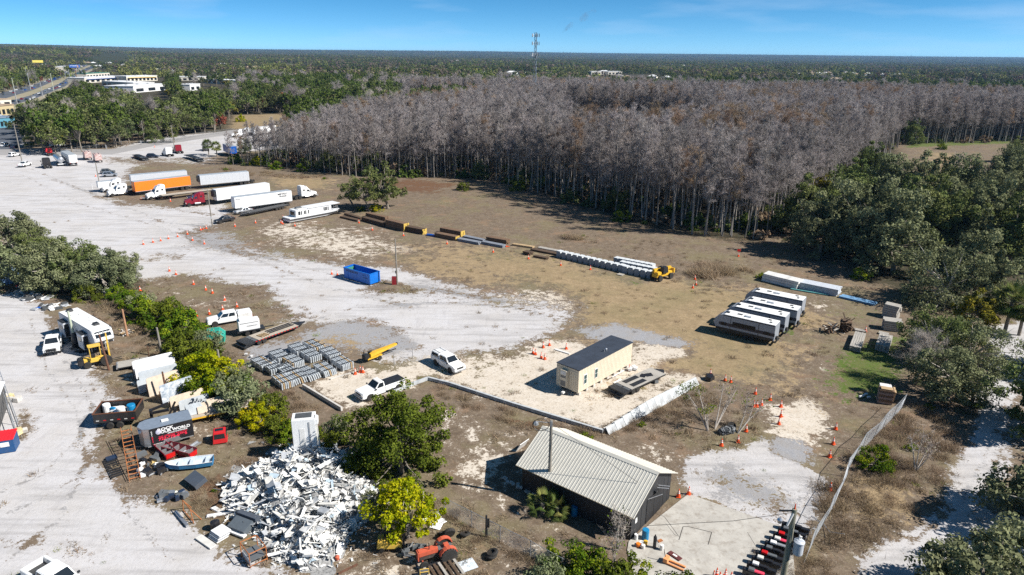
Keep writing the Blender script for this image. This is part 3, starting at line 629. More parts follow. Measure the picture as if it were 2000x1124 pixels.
OPEN = [G(q) for q in (
 [(-700, 440), (-700, 258), (20, 250), (60, 275), (70, 305), (210, 296), (300, 277), (460, 252), (540, 250), (610, 262), (560, 296), (470, 318), (560, 333), (670, 348), (800, 348), (800, 600), (-200, 600)],
 [(-700, 250), (0, 262), (30, 250), (30, 215), (-20, 200), (-700, 230)],
 [(-260, 215), (0, 186), (60, 172), (110, 150), (160, 128), (198, 114), (224, 111), (214, 116), (190, 126), (170, 138), (150, 152), (125, 176), (60, 202), (-60, 232), (-400, 290)],
 [(0, 160), (60, 150), (100, 134), (120, 126), (110, 140), (60, 166), (0, 178)],
 [(128, 172), (180, 150), (330, 158), (330, 190), (240, 198), (150, 176)],
 [(340, 150), (480, 160), (480, 172), (340, 166)],
 [(455, 224), (580, 222), (600, 238), (470, 262), (440, 252)],
 [(200, 190), (400, 205), (395, 215), (260, 205)],
 [(560, 136), (790, 141), (780, 134), (600, 131)],
 [(1130, 168), (1560, 178), (1560, 170), (1280, 160), (1130, 157)],
 [(1660, 175), (1960, 188), (1960, 172), (1840, 168), (1660, 160)],
 [(1480, 345), (1700, 338), (1758, 279), (2260, 270), (2400, 240), (2600, 700), (1900, 640), (1600, 600)],
 [(1050, 151), (1330, 154), (1330, 147), (1050, 145)])]
gk = [('oak', oak_l, .62, 6.2, 11.5), ('oak', far_l, .62, 6.6, 12), ('pine', pine_l, .5, 4.2, 14), ('oak', far_l, .55, 5.4, 10.5), ('oak', wax_l, .6, 4.6, 8.5), ('oak', red_l, .6, 4.0, 8.5)]
gt = [oak_parts('far%d' % i, R_, H_, .42, 30, 18, bark_o, lm, 100 + i, sub=2, cr=.3, trunk_r=.22, flat=.5 if k == 'oak' else .36) for i, (k, lm, _, R_, H_) in enumerate(gk)]
gb = [bare_parts('bare%d' % i, 11 + 2 * i, 4.6, bark_p, twig_g if i == 0 else twig_c, 130 + i, nb=40, nt=12, start=.25, trunk_r=.2, straight=.3, tw_w=.035) for i in range(2)]
gall = gt + gb
names = ['green oak with a rounded crown', 'dark green oak with a rounded crown', 'bright green pine', 'dull green oak', 'ochre-green tree', 'russet-leaved maple', 'leafless pale grey tree', 'leafless grey-brown tree']
P = field_points(250, 900, 7.2, 21); inC = inpoly(P, cyp_poly) | inpoly(P, clear_poly)
P = P[~inC & ~is_open(P)]; P = P[np.hypot(P[:, 0], P[:, 1]) > 262]
P = P[np.argsort(np.hypot(P[:, 0], P[:, 1]))]; n = len(P)
reg = vnoise(P[:, 0], P[:, 1], 60, 31)
gi = r.choice(8, n, p=[.25, .24, .10, .21, .06, .03, .04, .07]); pm = (reg > .58) & (r.random(n) < .75); gi[pm] = 2
sc = .80 + .5 * r.random(n)
nI = 260
for i in range(nI):
 q = gall[gi[i]]; side = 'beyond the far field' if P[i, 0] > 60 else 'beyond the truck yard'
 tree('pine' if gi[i] == 2 else 'broadleaf_tree', q[0], q[1], (P[i, 0], P[i, 1], 0), r.random() * 6.28, sc[i], names[gi[i]] + ' in the wooded belt ' + side, 'tree', names[gi[i]] + ' group, ' + side)
gpro = [proto('green_proto%d' % i, joined('far_tree', *c)) for i, c in enumerate(gall)]
scatter('far_woods', gpro, np.column_stack([P[nI:], np.zeros(n - nI)]), r.random(n - nI) * 6.28, sc[nI:], gi[nI:])
# beyond 900 m: patches of wood, each patch many small crowns
def patch(seed, W_, ntree, q, lmats):
 r = np.random.default_rng(seed); xy = (r.random((ntree, 2)) - .5) * W_; R_ = 4.2 + 4.2 * r.random(ntree); H_ = 7 + 7 * r.random(ntree)
 parts = []; mi = []
 for k in range(ntree):
  c = np.array([[xy[k, 0], xy[k, 1], H_[k] - R_[k] * .7]]) + unit(4, r) * R_[k] * .42; v, f, t = leaves(c, R_[k] * .62, q, 1.15, r, up=.5, tone=np.full(4, r.random())); m = r.choice(3, p=((.7, .15, .15), (.6, .1, .3), (.35, .6, .05), (.4, .05, .55), (.8, .12, .08))[seed % 5]); parts.append((v, f, t)); mi.append(np.full(len(f), m))
 V, F, T = cat(*parts); me = np_mesh('wood_patch', V, F, lmats, T); me.polygons.foreach_set('material_index', np.concatenate(mi).astype(np.int32)); return me
lite_l = leaf_mat('light_far_leaves', [(0.08, 0.10, 0.03), (0.17, 0.19, 0.055), (0.28, 0.28, 0.09)], .15, .02, .3)
pp = [proto('patch_proto%d' % i, patch(200 + i, 66, 28, 11, [far_l, lite_l if i in (2, 4) else pine_l, far_b])) for i in range(5)]
P = []; d = 880.
while d < 6500:
 w = 56 if d < 2600 else 62; nx = int(d * 1.0 * 2 / w); xx = (np.arange(nx) - nx / 2 + .5) * w; P.append(np.column_stack([xx, np.full(nx, d)])); d += 52 * (1 + (d / 2600) ** 1.3 * .9)
P = np.concatenate(P); P += (r.random(P.shape) - .5) * 22
lots = (vnoise(P[:, 0], P[:, 1], 210, 55) > .76) & (np.hypot(P[:, 0], P[:, 1]) > 950)      # openings with houses
P = P[~(is_open(P, 27) | inpoly(P, cyp_poly)) & ~lots]; n = len(P)
pk_ = np.clip((vnoise(P[:, 0], P[:, 1], 260, 71) * 1.9 - .45) * 5, 0, 4.99).astype(int); pk_ = np.where(r.random(n) < .3, r.integers(0, 5, n), pk_)
scatter('horizon_woods', pp, np.column_stack([P, ridge(P[:, 0], P[:, 1]) * (np.hypot(P[:, 0], P[:, 1]) > 1700)]), r.random(n) * 6.28, .85 + .45 * r.random(n), pk_)
# one further ring of wood on the distant rises
P = []; d = 6600.
while d < 24000:
 w = 62 * d / 5200; nx = int(d * 2 / w); xx = (np.arange(nx) - nx / 2 + .5) * w; P.append(np.column_stack([xx, np.full(nx, d)])); d += w * 1.1 * (d / 6600) ** .6
P = np.concatenate(P); P += (r.random(P.shape) - .5) * 60; n = len(P)
scatter('distant_woods', pp, np.column_stack([P, ridge(P[:, 0], P[:, 1])]), r.random(n) * 6.28, 1.15 * np.hypot(P[:, 0], P[:, 1]) / 5200 * .8 + .2, r.integers(0, 5, n))
# ------------------------------------------------------------------ trees, bushes and palms close by
oakA = [oak_parts('oak%d' % i, 7.4, 11.8 + i, .22, 62, 84, bark_o, lm, 300 + i, sub=3, cr=.23, trunk_r=.34, flat=.60, low=.5) for i, lm in enumerate([oak_g, oak_l, oak_g])]
oakB = [oak_parts('yard_oak%d' % i, 6.2, 9.4, .155, 62, 92, bark_p, lm, 320 + i, sub=3, cr=.22, trunk_r=.26, flat=.62, low=.55) for i, lm in enumerate([oak_g, oak_l])]
softT = oak_parts('soft_tree', 6.6, 11.0, .16, 60, 90, bark_p, oak_g, 331, sub=2, cr=.30, trunk_r=.25, flat=.68, low=.75)
waxT = oak_parts('ochre_tree', 5.0, 9.5, .26, 36, 70, bark_o, wax_l, 332, sub=2, cr=.27, trunk_r=.2, flat=.55)
pineT = oak_parts('pine_tree', 4.4, 12.0, .24, 30, 80, bark_o, pine_l, 333, sub=3, cr=.26, trunk_r=.2, flat=.38)
bareT = bare_parts('pale_bare', 9, 4.6, bark_p, twig_g, 334, nb=34, nt=14, start=.2, trunk_r=.16, straight=.2, tw_w=.02, sec=8)
def put(kind, q, px, s, label, group=None, cat_='tree', rz=None, sz=1.0, tilt=None):
 rr = random.Random(hash(label) % 9999 if False else sum(map(ord, label)) + px[0])
 return tree(kind, q[0], q[1], (*at(*px), 0), rr.random() * 6.28 if rz is None else rz, (s, s, s * sz), label, cat_, group, tilt)
random.seed(4)
R_OAKS = [((1600, 500), oakA[2], .8, 'low oak in front of the ochre tree by the shaded opening'), ((1765, 470), oakA[1], 1.0, 'dark oak in the heart of the right-hand grove'), ((1930, 470), oakA[0], 1.05, 'grey oak in the grove above the palms'), ((1840, 395), oakA[1], .85, 'dark oak just below the far field'), ((1900, 590), oakA[0], .85, 'oak between the feathery tree and the palms'),  # base pixel, mesh, scale, label
 ((1572, 458), oakA[1], .95, 'dark oak at the corner where the cypress wood meets the mowed edge'),
 ((1632, 490), oakA[0], 1.05, 'broad grey-green oak over the shaded opening behind the white lumber stacks'),
 ((1690, 505), oakA[2], 1.05, 'spreading grey oak with exposed pale limbs behind the white lumber stacks'),
 ((1745, 530), oakA[0], 1.1, 'large grey oak above the right end of the white lumber stacks'),
 ((1815, 505), oakA[1], 1.15, 'tall dark oak behind the soft grey-green tree'),
 ((1890, 510), oakA[2], 1.1, 'grey oak between the soft tree and the right edge, upper one'),
 ((1968, 530), oakA[1], 1.05, 'dark oak near the track, above the palms'),
 ((1660, 415), oakA[1], .95, 'dark crowned oak rising highest beside the ochre tree'),
 ((1725, 412), oakA[0], 1.05, 'oak with a broken pale limb behind the front oaks'),
 ((1800, 430), oakA[2], 1.1, 'rounded grey oak in the middle of the right-hand grove'),
 ((1870, 425), oakA[0], 1.1, 'grey oak in the grove below the bright green pine'),
 ((1955, 445), oakA[2], 1.1, 'grey-green oak at the far right of the grove, middle row'),
 ((2040, 470), oakA[0], 1.2, 'oak cut by the right frame edge above the palms'),
 ((1700, 358), oakA[1], .9, 'dark oak at the back of the grove beside the far field'),
 ((1960, 372), oakA[0], .95, 'grey-green oak at the back of the grove under the far field'),
 ((2010, 392), oakA[2], 1.0, 'oak at the back of the grove, cut by the right edge'),
 ((1985, 318), oakA[1], .8, 'dark green oak at the right end of the far field'),
 ((1780, 282), oakA[1], .95, 'round dark oak standing alone against the leafless wood'),
]
for px, q, s, lb in R_OAKS: put('oak', q, px, s * (1.1 if px[1] > 330 else .95), lb, 'oaks of the right-hand grove', sz=1.08)
put('broadleaf_tree', softT, (1830, 598), 1.12, 'soft feathery grey-green tree, largest on the right of the lot')
put('broadleaf_tree', waxT, (1598, 402), .95, 'ochre-yellow tree against the leafless wood')
put('broadleaf_tree', waxT, (1895, 650), .72, 'ochre-orange tree beside the palms at the top of the track')
put('broadleaf_tree', pineT, (1925, 395), .72, 'bright green pine in the grove under the far field')
put('broadleaf_tree', bareT, (1862, 358), .9, 'thin pale tree with sparse leaves in front of the far field')
put('broadleaf_tree', softT, (1900, 725), .78, 'grey-green tree leaning over the track beside the leafless shrub')
put('broadleaf_tree', oakB[1], (1822, 705), .86, 'yellow-green thicket tree behind the pallet stack')
put('broadleaf_tree', oakB[0], (1850, 778), .84, 'grey-green thicket tree at the bend of the chain-link fence')
put('broadleaf_tree', bareT, (1788, 742), .72, 'leafless pale shrub tree in front of the thicket by the pallet stack', sz=.9)
put('broadleaf_tree', oakB[0], (1980, 1200), .92, 'oak at the bottom right corner over the track')
put('broadleaf_tree', oakB[1], (2070, 850), 1.15, 'oak beyond the right frame edge that shades the track')
put('broadleaf_tree', oakB[0], (2095, 1055), 1.15, 'oak beyond the right frame edge, lower one, over the track')
put('broadleaf_tree', oakB[1], (2080, 730), 1.0, 'dark oak on the far side of the track at the right edge')
put('broadleaf_tree', oakA[1], (1790, 1420), .7, 'oak below the frame beside the utility pole')
put('broadleaf_tree', oakA[2], (1900, 1330), .8, 'oak below the frame that shades the foot of the track')
# left boundary row
L_OAKS = [((35, 505), oakB[0], 1.15, 'grey-green oak highest at the left edge of the lane'), ((78, 535), oakB[1], .95, 'bright green oak in the left boundary row'),
 ((-10, 560), oakB[0], 1.1, 'oak cut by the left frame edge above the scrap'), ((118, 565), oakB[0], 1.08, 'oak with a thick pale trunk beside the scrap on the lane'),
 ((165, 560), oakB[1], .95, 'green oak behind the long camper in the boundary row'), ((210, 570), oakB[0], .92, 'oak with visible grey limbs at the right end of the boundary row'),
 ((240, 548), oakB[0], .62, 'small oak whose low branches reach over the cones'), ((-60, 500), oakB[1], 1.1, 'oak beyond the left frame edge')]
for px, q, s, lb in L_OAKS: put('oak', q, px, s, lb, 'oaks of the left boundary row')
oakC = oak_parts('corner_oak', 4.6, 10.0, .2, 30, 62, bark_o, oak_l, 341, sub=3, cr=.27, trunk_r=.3, flat=.55, low=.25, gap=0, lean=.3)
put('oak', oakC, (722, 413), 1.05, 'spreading oak at the far corner of the lot beside the houseboat')
put('oak', oakC, (758, 408), 1.15, 'second oak at the far corner of the lot, the one with the upright trunk')
put('oak', oakC, (690, 406), .8, 'low drooping oak next to the houseboat, left of the corner pair')
for i, (px, s, lb) in enumerate([((645, 335), .62, 'dark green tree at the foot of the leafless wood behind the red truck'), ((938, 350), .5, 'small dark green tree in the wood edge behind the lumber'), ((1205, 415), .55, 'dark green tree among the pale trunks in the middle of the wood edge'), ((725, 330), .55, 'green tree at the wood edge left of the corner oaks'), ((480, 300), .5, 'grey-brown tree beside the palm clump in the truck yard'), ((1545, 455), .5, 'dark green shrub tree at the right end of the cypress trunks')]):
 put('broadleaf_tree', oakA[1] if i != 4 else oakA[0], px, s, lb)
put('oak', oakA[1], (303, 279), .62, 'wide dark oak beside the gate of the truck yard')
# cedar and yellow tree
ced = oak_parts('cedar', 4.5, 8.6, .115, 78, 105, bark_o, ced_l, 350, sub=3, cr=.24, trunk_r=.2, flat=.72, low=.55, lean=.05)
put('cedar', ced, (784, 922), 1.2, 'large dark green cedar beside the scrap heap, in front of the service truck', rz=1.1)
yel = oak_parts('yellow', 3.3, 4.9, .12, 46, 90, bark_p, yel_l, 351, sub=2, cr=.25, trunk_r=.12, flat=.42, low=.35, lean=.2)
put('broadleaf_tree', yel, (797, 1050), 1.08, 'small yellow-leaved tree behind the forklift', rz=.4)
pep = [oak_parts('pepper%d' % i, 3.2, 3.9, .13, 44, 66, bark_o, lm, 360 + i, sub=2, cr=.28, trunk_r=.08, flat=.8, low=.6) for i, lm in enumerate([pep_l, ced_l, oak_g])]
pepy = oak_parts('peppery', 3.6, 4.6, .13, 54, 80, bark_o, yel_l, 365, sub=2, cr=.25, trunk_r=.08, flat=.8, low=.6)
PEP = [((280, 610), pep[2], .8, 'greyish bush left of the highest pepper bush'), ((325, 632), pep[1], .95, 'dark pepper bush beside the hedge top'), ((362, 662), pep[0], 1.0, 'green pepper bush above the green wire cage'), ((385, 715), pep[1], 1.0, 'dark bush between the grey post and the yellow bush'), ((385, 740), pep[0], .8, 'green bush left of the yellow-leaved bush'), ((440, 765), pep[0], .9, 'green bush under the yellow-leaved bush'), ((480, 800), pep[2], 1.0, 'grey-green thicket right of the yellow-leaved bush'), ((525, 812), pep[1], .7, 'dark bush over the small yellow-green one'), ((575, 862), pep[0], .55, 'low green bush left of the upright white box'), ((640, 880), pep[1], .6, 'dark bush right of the upright white box'), ((700, 930), pep[1], .7, 'dark bush in the shade of the cedar'), ((735, 1000), pep[2], .5, 'dry bush between heap and yellow tree'), ((262, 598), pep[0], .75, 'low green pepper bush behind the long camper'), ((300, 625), pep[0], 1.0, 'yellow-green pepper bush beside the camper slide-out'), ((345, 645), pep[0], 1.05, 'yellow-green pepper bush, highest of the hedge'),
 ((372, 680), pep[1], .85, 'darker green bush in the hedge left of the green wire cage'), ((352, 705), pep[1], .8, 'dark green bush beside the stone slabs'), ((400, 695), pep[2], .8, 'thin brownish bush above the green wire cage'),
 ((415, 752), pepy, 1.02, 'large yellow-leaved bush with the grey post in front of it'), ((385, 770), pep[0], .7, 'green bush behind the pale stone slabs'), ((468, 770), pep[2], .8, 'thin grey-green bush beside the steel bundles'),
 ((505, 832), pepy, .58, 'small yellow-green bush right of the equipment trailer'), ((545, 850), pep[1], .55, 'small dark bush behind the upright white trailer box'), ((460, 790), pep[1], .6, 'dark bush at the trailer tail'), ((655, 850), pep[2], .5, 'sparse dry bush right of the upright white trailer box'),
 ((1110, 1112), pep[0], .72, 'yellow-green bush at the foot of the shed, left one'), ((1165, 1150), pep[0], .8, 'yellow-green bush in front of the shed corner'), ((1215, 1165), pep[1], .85, 'dark green bush in front of the blue barrel'), ((1275, 1180), pep[0], .8, 'green bush below the orange pallet jack'), ((1335, 1190), pep[1], .75, 'green bush at the bottom edge beside the cone cluster'), ((1060, 1150), pep[2], .6, 'dry bush at the bottom edge left of the shed bushes'),
 ((1706, 912), pep[0], .66, 'bright green bush outside the chain-link fence'), ((735, 413), pepy, .5, 'yellow-green bush under the corner oaks'), ((705, 412), pep[0], .4, 'low green bush under the corner oaks'),
 ((460, 318), pep[0], .85, 'ochre bush beside the palm clump'), ((500, 322), pepy, .7, 'yellowish bush behind the silver trailer'), ((540, 330), pep[0], .8, 'bright green bush behind the silver trailer'), ((590, 335), pep[0], .7, 'low green bush at the edge of the yard'),
 ((470, 238), pepy, .9, 'yellow bush on the sandy lot'), ((1838, 292), pep[0], .8, 'green bush at the edge of the far field'), ((75, 560), pep[1], .6, 'dark shrub at the scrap heap by the lane'), ((175, 585), pep[1], .75, 'dark shrub behind the long camper roof'), ((230, 582), pep[0], .6, 'low shrub under the boundary oaks'),
 ((905, 372), pep[1], .7, 'dark palmetto-like bush at the wood edge'), ((1012, 372), pep[1], .9, 'dark green bush at the wood edge, left of the tall trunk'), ((1215, 432), pep[0], .8, 'green palmetto bush at the wood edge'), ((1500, 450), pep[1], .8, 'dark bush between the last cypress trunks'), ((1680, 545), pep[0], .6, 'bright green shrub in the shade behind the lumber')]
for px, q, s, lb in PEP: put('bush', q, px, s * (1.22 if px[0] < 700 else 1.1), lb, None, 'bush')

def palm_parts(name, H, n, L_, seed, lm, spread=1.0, trunk=True):
 r = np.random.default_rng(seed); mb = MB(); mb.path([(0, 0, -.1), (.08, .05, H * .5), (0, 0, H)], [.24, .2, .22], 7)
 Vs = []; Ts = []
 for k in range(n):
  az = r.random() * 6.283; el = -.6 + 1.9 * r.random(); d = np.array([math.cos(az) * math.cos(el), math.sin(az) * math.cos(el), math.sin(el)])
  c = np.array([0, 0, H]) + d * L_ * .55; up = np.cross(d, np.array([-math.sin(az), math.cos(az), 0])); sd = np.array([-math.sin(az), math.cos(az), 0]); tn = r.random()
  Vs.append(np.array([[0, 0, H], c + sd * .015, c - sd * .015, c])); Ts += [tn] * 4
  for j in range(15):
   a = (j - 7) / 7 * 1.25; e = d * math.cos(a) + sd * math.sin(a); tip = c + e * L_ * (.55 - .12 * abs(a)) + np.array([0, 0, -.16 * L_ * (.4 + abs(a))]); w = .045 * L_ * .55
   pn = np.cross(e, up); mid = c + (tip - c) * .45
   Vs.append(np.array([c, mid - pn * w, tip, mid + pn * w])); Ts += [min(1, tn * .7 + .3 * r.random())] * 4
 V = np.concatenate(Vs); return mb.mesh(name + '_trunk', bark_o), np_mesh(name + '_crown', V, np.arange(len(V)).reshape(-1, 4), lm, np.array(Ts))
palm_l = leaf_mat('palm_fronds', [(0.05, 0.08, 0.02), (0.13, 0.17, 0.05), (0.30, 0.27, 0.09)], .25, .01, .15)
pal = palm_parts('palm', 4.2, 64, 2.6, 380, palm_l); pal2 = palm_parts('short_palm', 1.2, 30, 1.7, 381, palm_l)
for px, q, s, lb in [((60, 297), pal, 1.0, 'cabbage palm beside the white pickup at the far left yard fence'), ((154, 288), pal, .9, 'cabbage palm on the verge between the parked cars and the gate'), ((341, 279), pal, 1.0, 'cabbage palm right of the dark oak at the gate'),
 ((408, 303), pal, 1.0, 'cabbage palm, left one of the clump by the blue trailer'), ((424, 306), pal, .95, 'cabbage palm, right one of the clump by the blue trailer'), ((1962, 650), pal, 1.25, 'cabbage palm over the top of the track'), ((1990, 655), pal, 1.1, 'cabbage palm at the right edge of the track'),
 ((1060, 1003), pal2, .92, 'palmetto with yellowing lower fronds at the foot of the light pole'), ((1088, 1008), pal2, .8, 'palmetto right of the light pole against the shed'), ((1078, 992), pal2, .7, 'upright palmetto behind the light pole'), ((1897, 790), pal2, 1.1, 'palmetto at the edge of the track beside the thicket'), ((668, 300), pal, 1.3, 'cabbage palm standing in the wood edge'), ((795, 240), pal, 1.1, 'small palm in the green stand behind the cypress')]:
 put('palm', q, px, s, lb, None, 'palm')
# leafless leaning shrubs between wall and apron
def leaning(name, base, tips, seed, lm, leafy):
 r = np.random.default_rng(seed); mb = MB(); P = []; Q = []; cl = []
 for tp in tips:
  b = np.array([0, 0, -.1]); t = np.array(tp, float); m = b + (t - b) * .5 + r.normal(size=3) * .12 + np.array([0, 0, .25]); mb.path([tuple(b), tuple(m), tuple(t)], [.09, .055, .025], 6)
  for k in range(16):
   f = .45 + .55 * r.random(); p = b + (t - b) * f + np.array([0, 0, .2 * math.sin(f * 3.1)]); d = (t - b) / np.linalg.norm(t - b) * .6 + unit(1, r)[0] + np.array([0, 0, .3]); q = p + d * (.7 + .6 * r.random()); P.append(p); Q.append(q)
   for j in range(7): g_ = p + (q - p) * r.random(); P.append(g_); Q.append(g_ + unit(1, r)[0] * .5 + np.array([0, 0, .15]))
  cl.append(t)
 V, F = ribbons(np.array(P), np.array(Q), .018, r); T = np.full(len(V), .4); cm = np_mesh(name + '_twigs', V, F, twig_g, T)
 V2, F2, T2 = leaves(np.repeat(np.array(cl), 7, 0) + unit(7 * len(cl), r) * .75, .5, leafy, .09, r)
 t = thing('bare_tree', name, 'tree', (*at(*base), 0)); mb.build('trunk', bark_p, t); link_mesh('twigs', cm, t); link_mesh('foliage', np_mesh('foliage', V2, F2, lm, T2), t); return t
leaning('leafless leaning tree nearest the white block wall, green tufts at its tips', (1383, 842), [(-2.6, 1.6, 4.3), (-1.2, 1.5, 4.6), (-.2, .6, 2.6)], 1, pep_l, 34)
leaning('leafless forked tree in the middle of the dead weeds', (1396, 838), [(2.0, 2.0, 3.3), (1.0, 1.8, 4.4), (2.8, 2.4, 4.0)], 2, pep_l, 5)
leaning('leafless tree leaning right over the row of cones', (1441, 846), [(1.9, 1.5, 2.6), (3.4, 1.6, 2.9), (1.5, 1.9, 3.4)], 3, pep_l, 4)
leaning('leafless grey shrub outside the chain-link fence, near the track', (1788, 920), [(-.8, .7, 3.4), (.4, .6, 3.8), (1.6, .9, 2.6), (.9, -.3, 2.4)], 4, oak_g, 2)
leaning('thin white-stemmed sapling in front of the shed eave', (1206, 1075), [(.0, .1, 3.6), (-.45, .2, 2.9), (.5, .1, 3.0)], 5, pep_l, 1)
leaning('leafless pale sapling rising from the bushes at the bottom edge', (1198, 1120), [(-.3, .1, 3.0), (.3, .2, 3.1)], 6, pep_l, 3)

# dry weeds, tufts and litter over the rough ground
def tuft(seed, n, h, w, lm, sp=.22):
 r = np.random.default_rng(seed); p = np.column_stack([r.normal(size=(n, 2)) * sp, np.zeros(n)]); q = p + np.column_stack([r.normal(size=(n, 2)) * .5 * h, h * (.4 + .7 * r.random(n))]); V, F = ribbons(p, q, w, r); return np_mesh('tuft', V, F, lm, np.repeat(r.random(n), 3))
tf = [proto('tuft%d' % i, tuft(400 + i, 34, (.34, .5, .22, .3)[i], .02, [dead_l, dead_l, dead_l, pep_l][i])) for i in range(4)]
def weigh(kinds, P):                          # ground-kind weight at scattered points
 j = np.clip(((np.log(P[:, 1]) - math.log(30)) / .0078).round().astype(int), 0, nr - 1); i = np.clip(((P[:, 0] / P[:, 1] + 1.25) / .0078).round().astype(int), 0, nc - 1); w = sum(wt[k] for k in kinds); return w[j * nc + i]
Pt = field_points(40, 165, .62, 51, .95); r = np.random.default_rng(52)
w = .8 * weigh((4, 6), Pt) + .13 * weigh((3,), Pt) + .12 * weigh((1,), Pt) + .7 * weigh((7,), Pt) + .02 * weigh((0,), Pt); dd = np.hypot(Pt[:, 0], Pt[:, 1])
pv = vnoise(Pt[:, 0], Pt[:, 1], 4.5, 61) * .6 + vnoise(Pt[:, 0], Pt[:, 1], 1.6, 62) * .4
AVOID = [G([(1000, 900), (1070, 820), (1340, 910), (1320, 1000), (1230, 1090), (1000, 960)]), G([(1225, 1060), (1340, 960), (1545, 1035), (1500, 1240), (1270, 1240)])]
k = r.random(len(Pt)) < w * np.clip((pv - .30) * 2.1, 0.02, 1) * np.clip(1.2 - dd / 190, .25, 1)
for a in AVOID: k &= ~inpoly(Pt, a)
Pt = Pt[k]; n = len(Pt); print('tufts', n)
scatter('dry_grass', tf, np.column_stack([Pt, np.full(n, -.05)]), r.random(n) * 6.28, .5 + .9 * r.random(n), r.choice(4, n, p=[.42, .25, .27, .06]))
# taller dead brush clumps along fence, weeds by the scrap, pampas in the field
bb = [proto('brush0', tuft(420, 260, .75, .014, dead_l, .55)), proto('brush1', tuft(421, 200, .55, .014, dead_l, .5)), proto('brush2', bush_mesh('brush', 1.0, .8, .06, 14, 40, pep_l, 422, cr=.5))]
BR = [([(1600, 960), (1640, 920), (1720, 830), (1770, 790), (1850, 800), (1860, 880), (1820, 965), (1760, 1020), (1690, 1060), (1620, 1090)], 1.5, .75), ([(860, 975), (1090, 1088), (1100, 1125), (1000, 1110), (850, 1010)], 1.0, .8), ([(370, 950), (430, 930), (470, 990), (440, 1030), (390, 1010)], .8, .8), ([(430, 900), (520, 860), (540, 890), (450, 930)], .9, .5), ([(840, 748), (1000, 806), (1175, 856), (1160, 866), (1000, 830), (850, 775)], 1.3, .55), ([(1185, 850), (1345, 770), (1400, 750), (1400, 790), (1250, 850)], 1.1, .6), ([(470, 760), (560, 750), (620, 800), (600, 850), (560, 850)], 1.0, .7), ([(1090, 458), (1150, 462), (1140, 470), (1095, 466)], .9, .7), ([(1450, 520), (1520, 530), (1500, 545), (1460, 540)], 1.5, .4), ([(430, 330), (640, 345), (640, 352), (440, 342)], 1.6, .5), ([(1440, 1060), (1600, 1060), (1650, 1160), (1560, 1240), (1500, 1200)], 1.0, .8), ([(180, 580), (260, 600), (290, 660), (330, 700), (300, 720), (240, 660)], 1.1, .5), ([(700, 1060), (760, 1110), (700, 1150), (640, 1120)], 1.0, .4)]
PP = []; SS = []
for pl, sp, pr in BR:
 g = np.array(G(pl)); x0, y0 = g.min(0); x1, y1 = g.max(0); gx, gy = np.meshgrid(np.arange(x0, x1, sp), np.arange(y0, y1, sp)); q = np.column_stack([gx.ravel(), gy.ravel()]) + (r.random((gx.size, 2)) - .5) * sp; q = q[inpoly(q, g)]; q = q[r.random(len(q)) < pr]; PP.append(q); SS.append(np.full(len(q), sp))
PP = np.concatenate(PP); SS = np.concatenate(SS); n = len(PP)
scatter('dead_weeds', bb, np.column_stack([PP, np.zeros(n)]), r.random(n) * 6.28, SS * (.4 + .45 * r.random(n)), r.choice(3, n, p=[.5, .47, .03]))

pam_l = leaf_mat('pampas_blades', [(0.20, 0.15, 0.09), (0.42, 0.32, 0.22), (0.60, 0.48, 0.36)], .3, .01, .1)
for i, (px, s_) in enumerate((((1362, 536), 1.3), ((1380, 540), 1.7), ((1398, 530), 1.6), ((1416, 534), 1.5), ((1372, 524), 1.3), ((1112, 466), 1.1), ((1130, 468), .9), ((1452, 528), .8))):
 o = link_mesh('tall_grass_clump', tuft(500 + i, 900, 1.5, .02, pam_l, .6)); o.location = (*at(*px), 0); o.scale = (s_, s_, s_ * .8); tag(o, ('left front', 'front middle', 'back middle', 'right', 'back left', 'lone low, left half', 'lone low, right half', 'small outlying')[i] + (' clump of tan plume grass beside the three cones' if i < 5 else ' clump of tan plume grass in the brown field' if i < 7 else ' clump of tan grass by the shaded path'), 'plant')
# ------------------------------------------------------------------ vehicle kit
def place(pa, pb, z=0.0, Wd=0.0):
 """near edge of a thing from pixel pa (its rear) to pb (its front) at height z -> centre, heading, length"""
 a, b = at(*pa, z), at(*pb, z); h = math.atan2(b[1] - a[1], b[0] - a[0]); L = math.hypot(b[0] - a[0], b[1] - a[1]); c = ((a[0] + b[0]) / 2, (a[1] + b[1]) / 2)
 n = (-math.sin(h), math.cos(h))
 if n[0] * c[0] + n[1] * c[1] < 0: n = (-n[0], -n[1])
 return (c[0] + n[0] * Wd / 2, c[1] + n[1] * Wd / 2), h, L
def paint_m(name, c, rough=.35, dirt=.25): return mat(name, c, rough, 0, var=.05, scale=.8, dirt=dirt, spec=.5)
white = paint_m('white_paint', (.78, .79, .80)); whiteD = mat('weathered_white', (.70, .70, .69), .55, var=.08, scale=1.5, dirt=.45)
offw = mat('cream_panel', (.68, .60, .47), .6, var=.05, scale=1.2, dirt=.25); blackp = paint_m('black_paint', (.018, .018, .021)); darkb = mat('dark_metal', (.03, .032, .036), .5, .3, var=.3)
tyre = mat('tyre_rubber', (.022, .021, .02), .85, var=.3, dirt=.5); rimw = mat('white_rim', (.6, .6, .6), .4, .3, dirt=.2); rimg = mat('grey_rim', (.28, .28, .29), .35, .8)
glass = mat('vehicle_glass', (.015, .02, .026), .06, 0, var=.1, spec=.8); redp = paint_m('dark_red_paint', (.22, .008, .022)); red2 = paint_m('red_paint', (.55, .02, .025)); bluep = paint_m('blue_paint', (.01, .10, .42)); silver = mat('bare_aluminium', (.55, .57, .60), .3, .75, var=.1, scale=2)
yelp = mat('machine_yellow', (.68, .40, .03), .5, var=.12, scale=2, dirt=.45); yelp2 = mat('pale_machine_yellow', (.72, .47, .08), .5, var=.12, scale=2, dirt=.35); lampr = mat('red_lens', (.5, .01, .01), .3); lampw = mat('clear_lens', (.7, .7, .68), .15, .2)
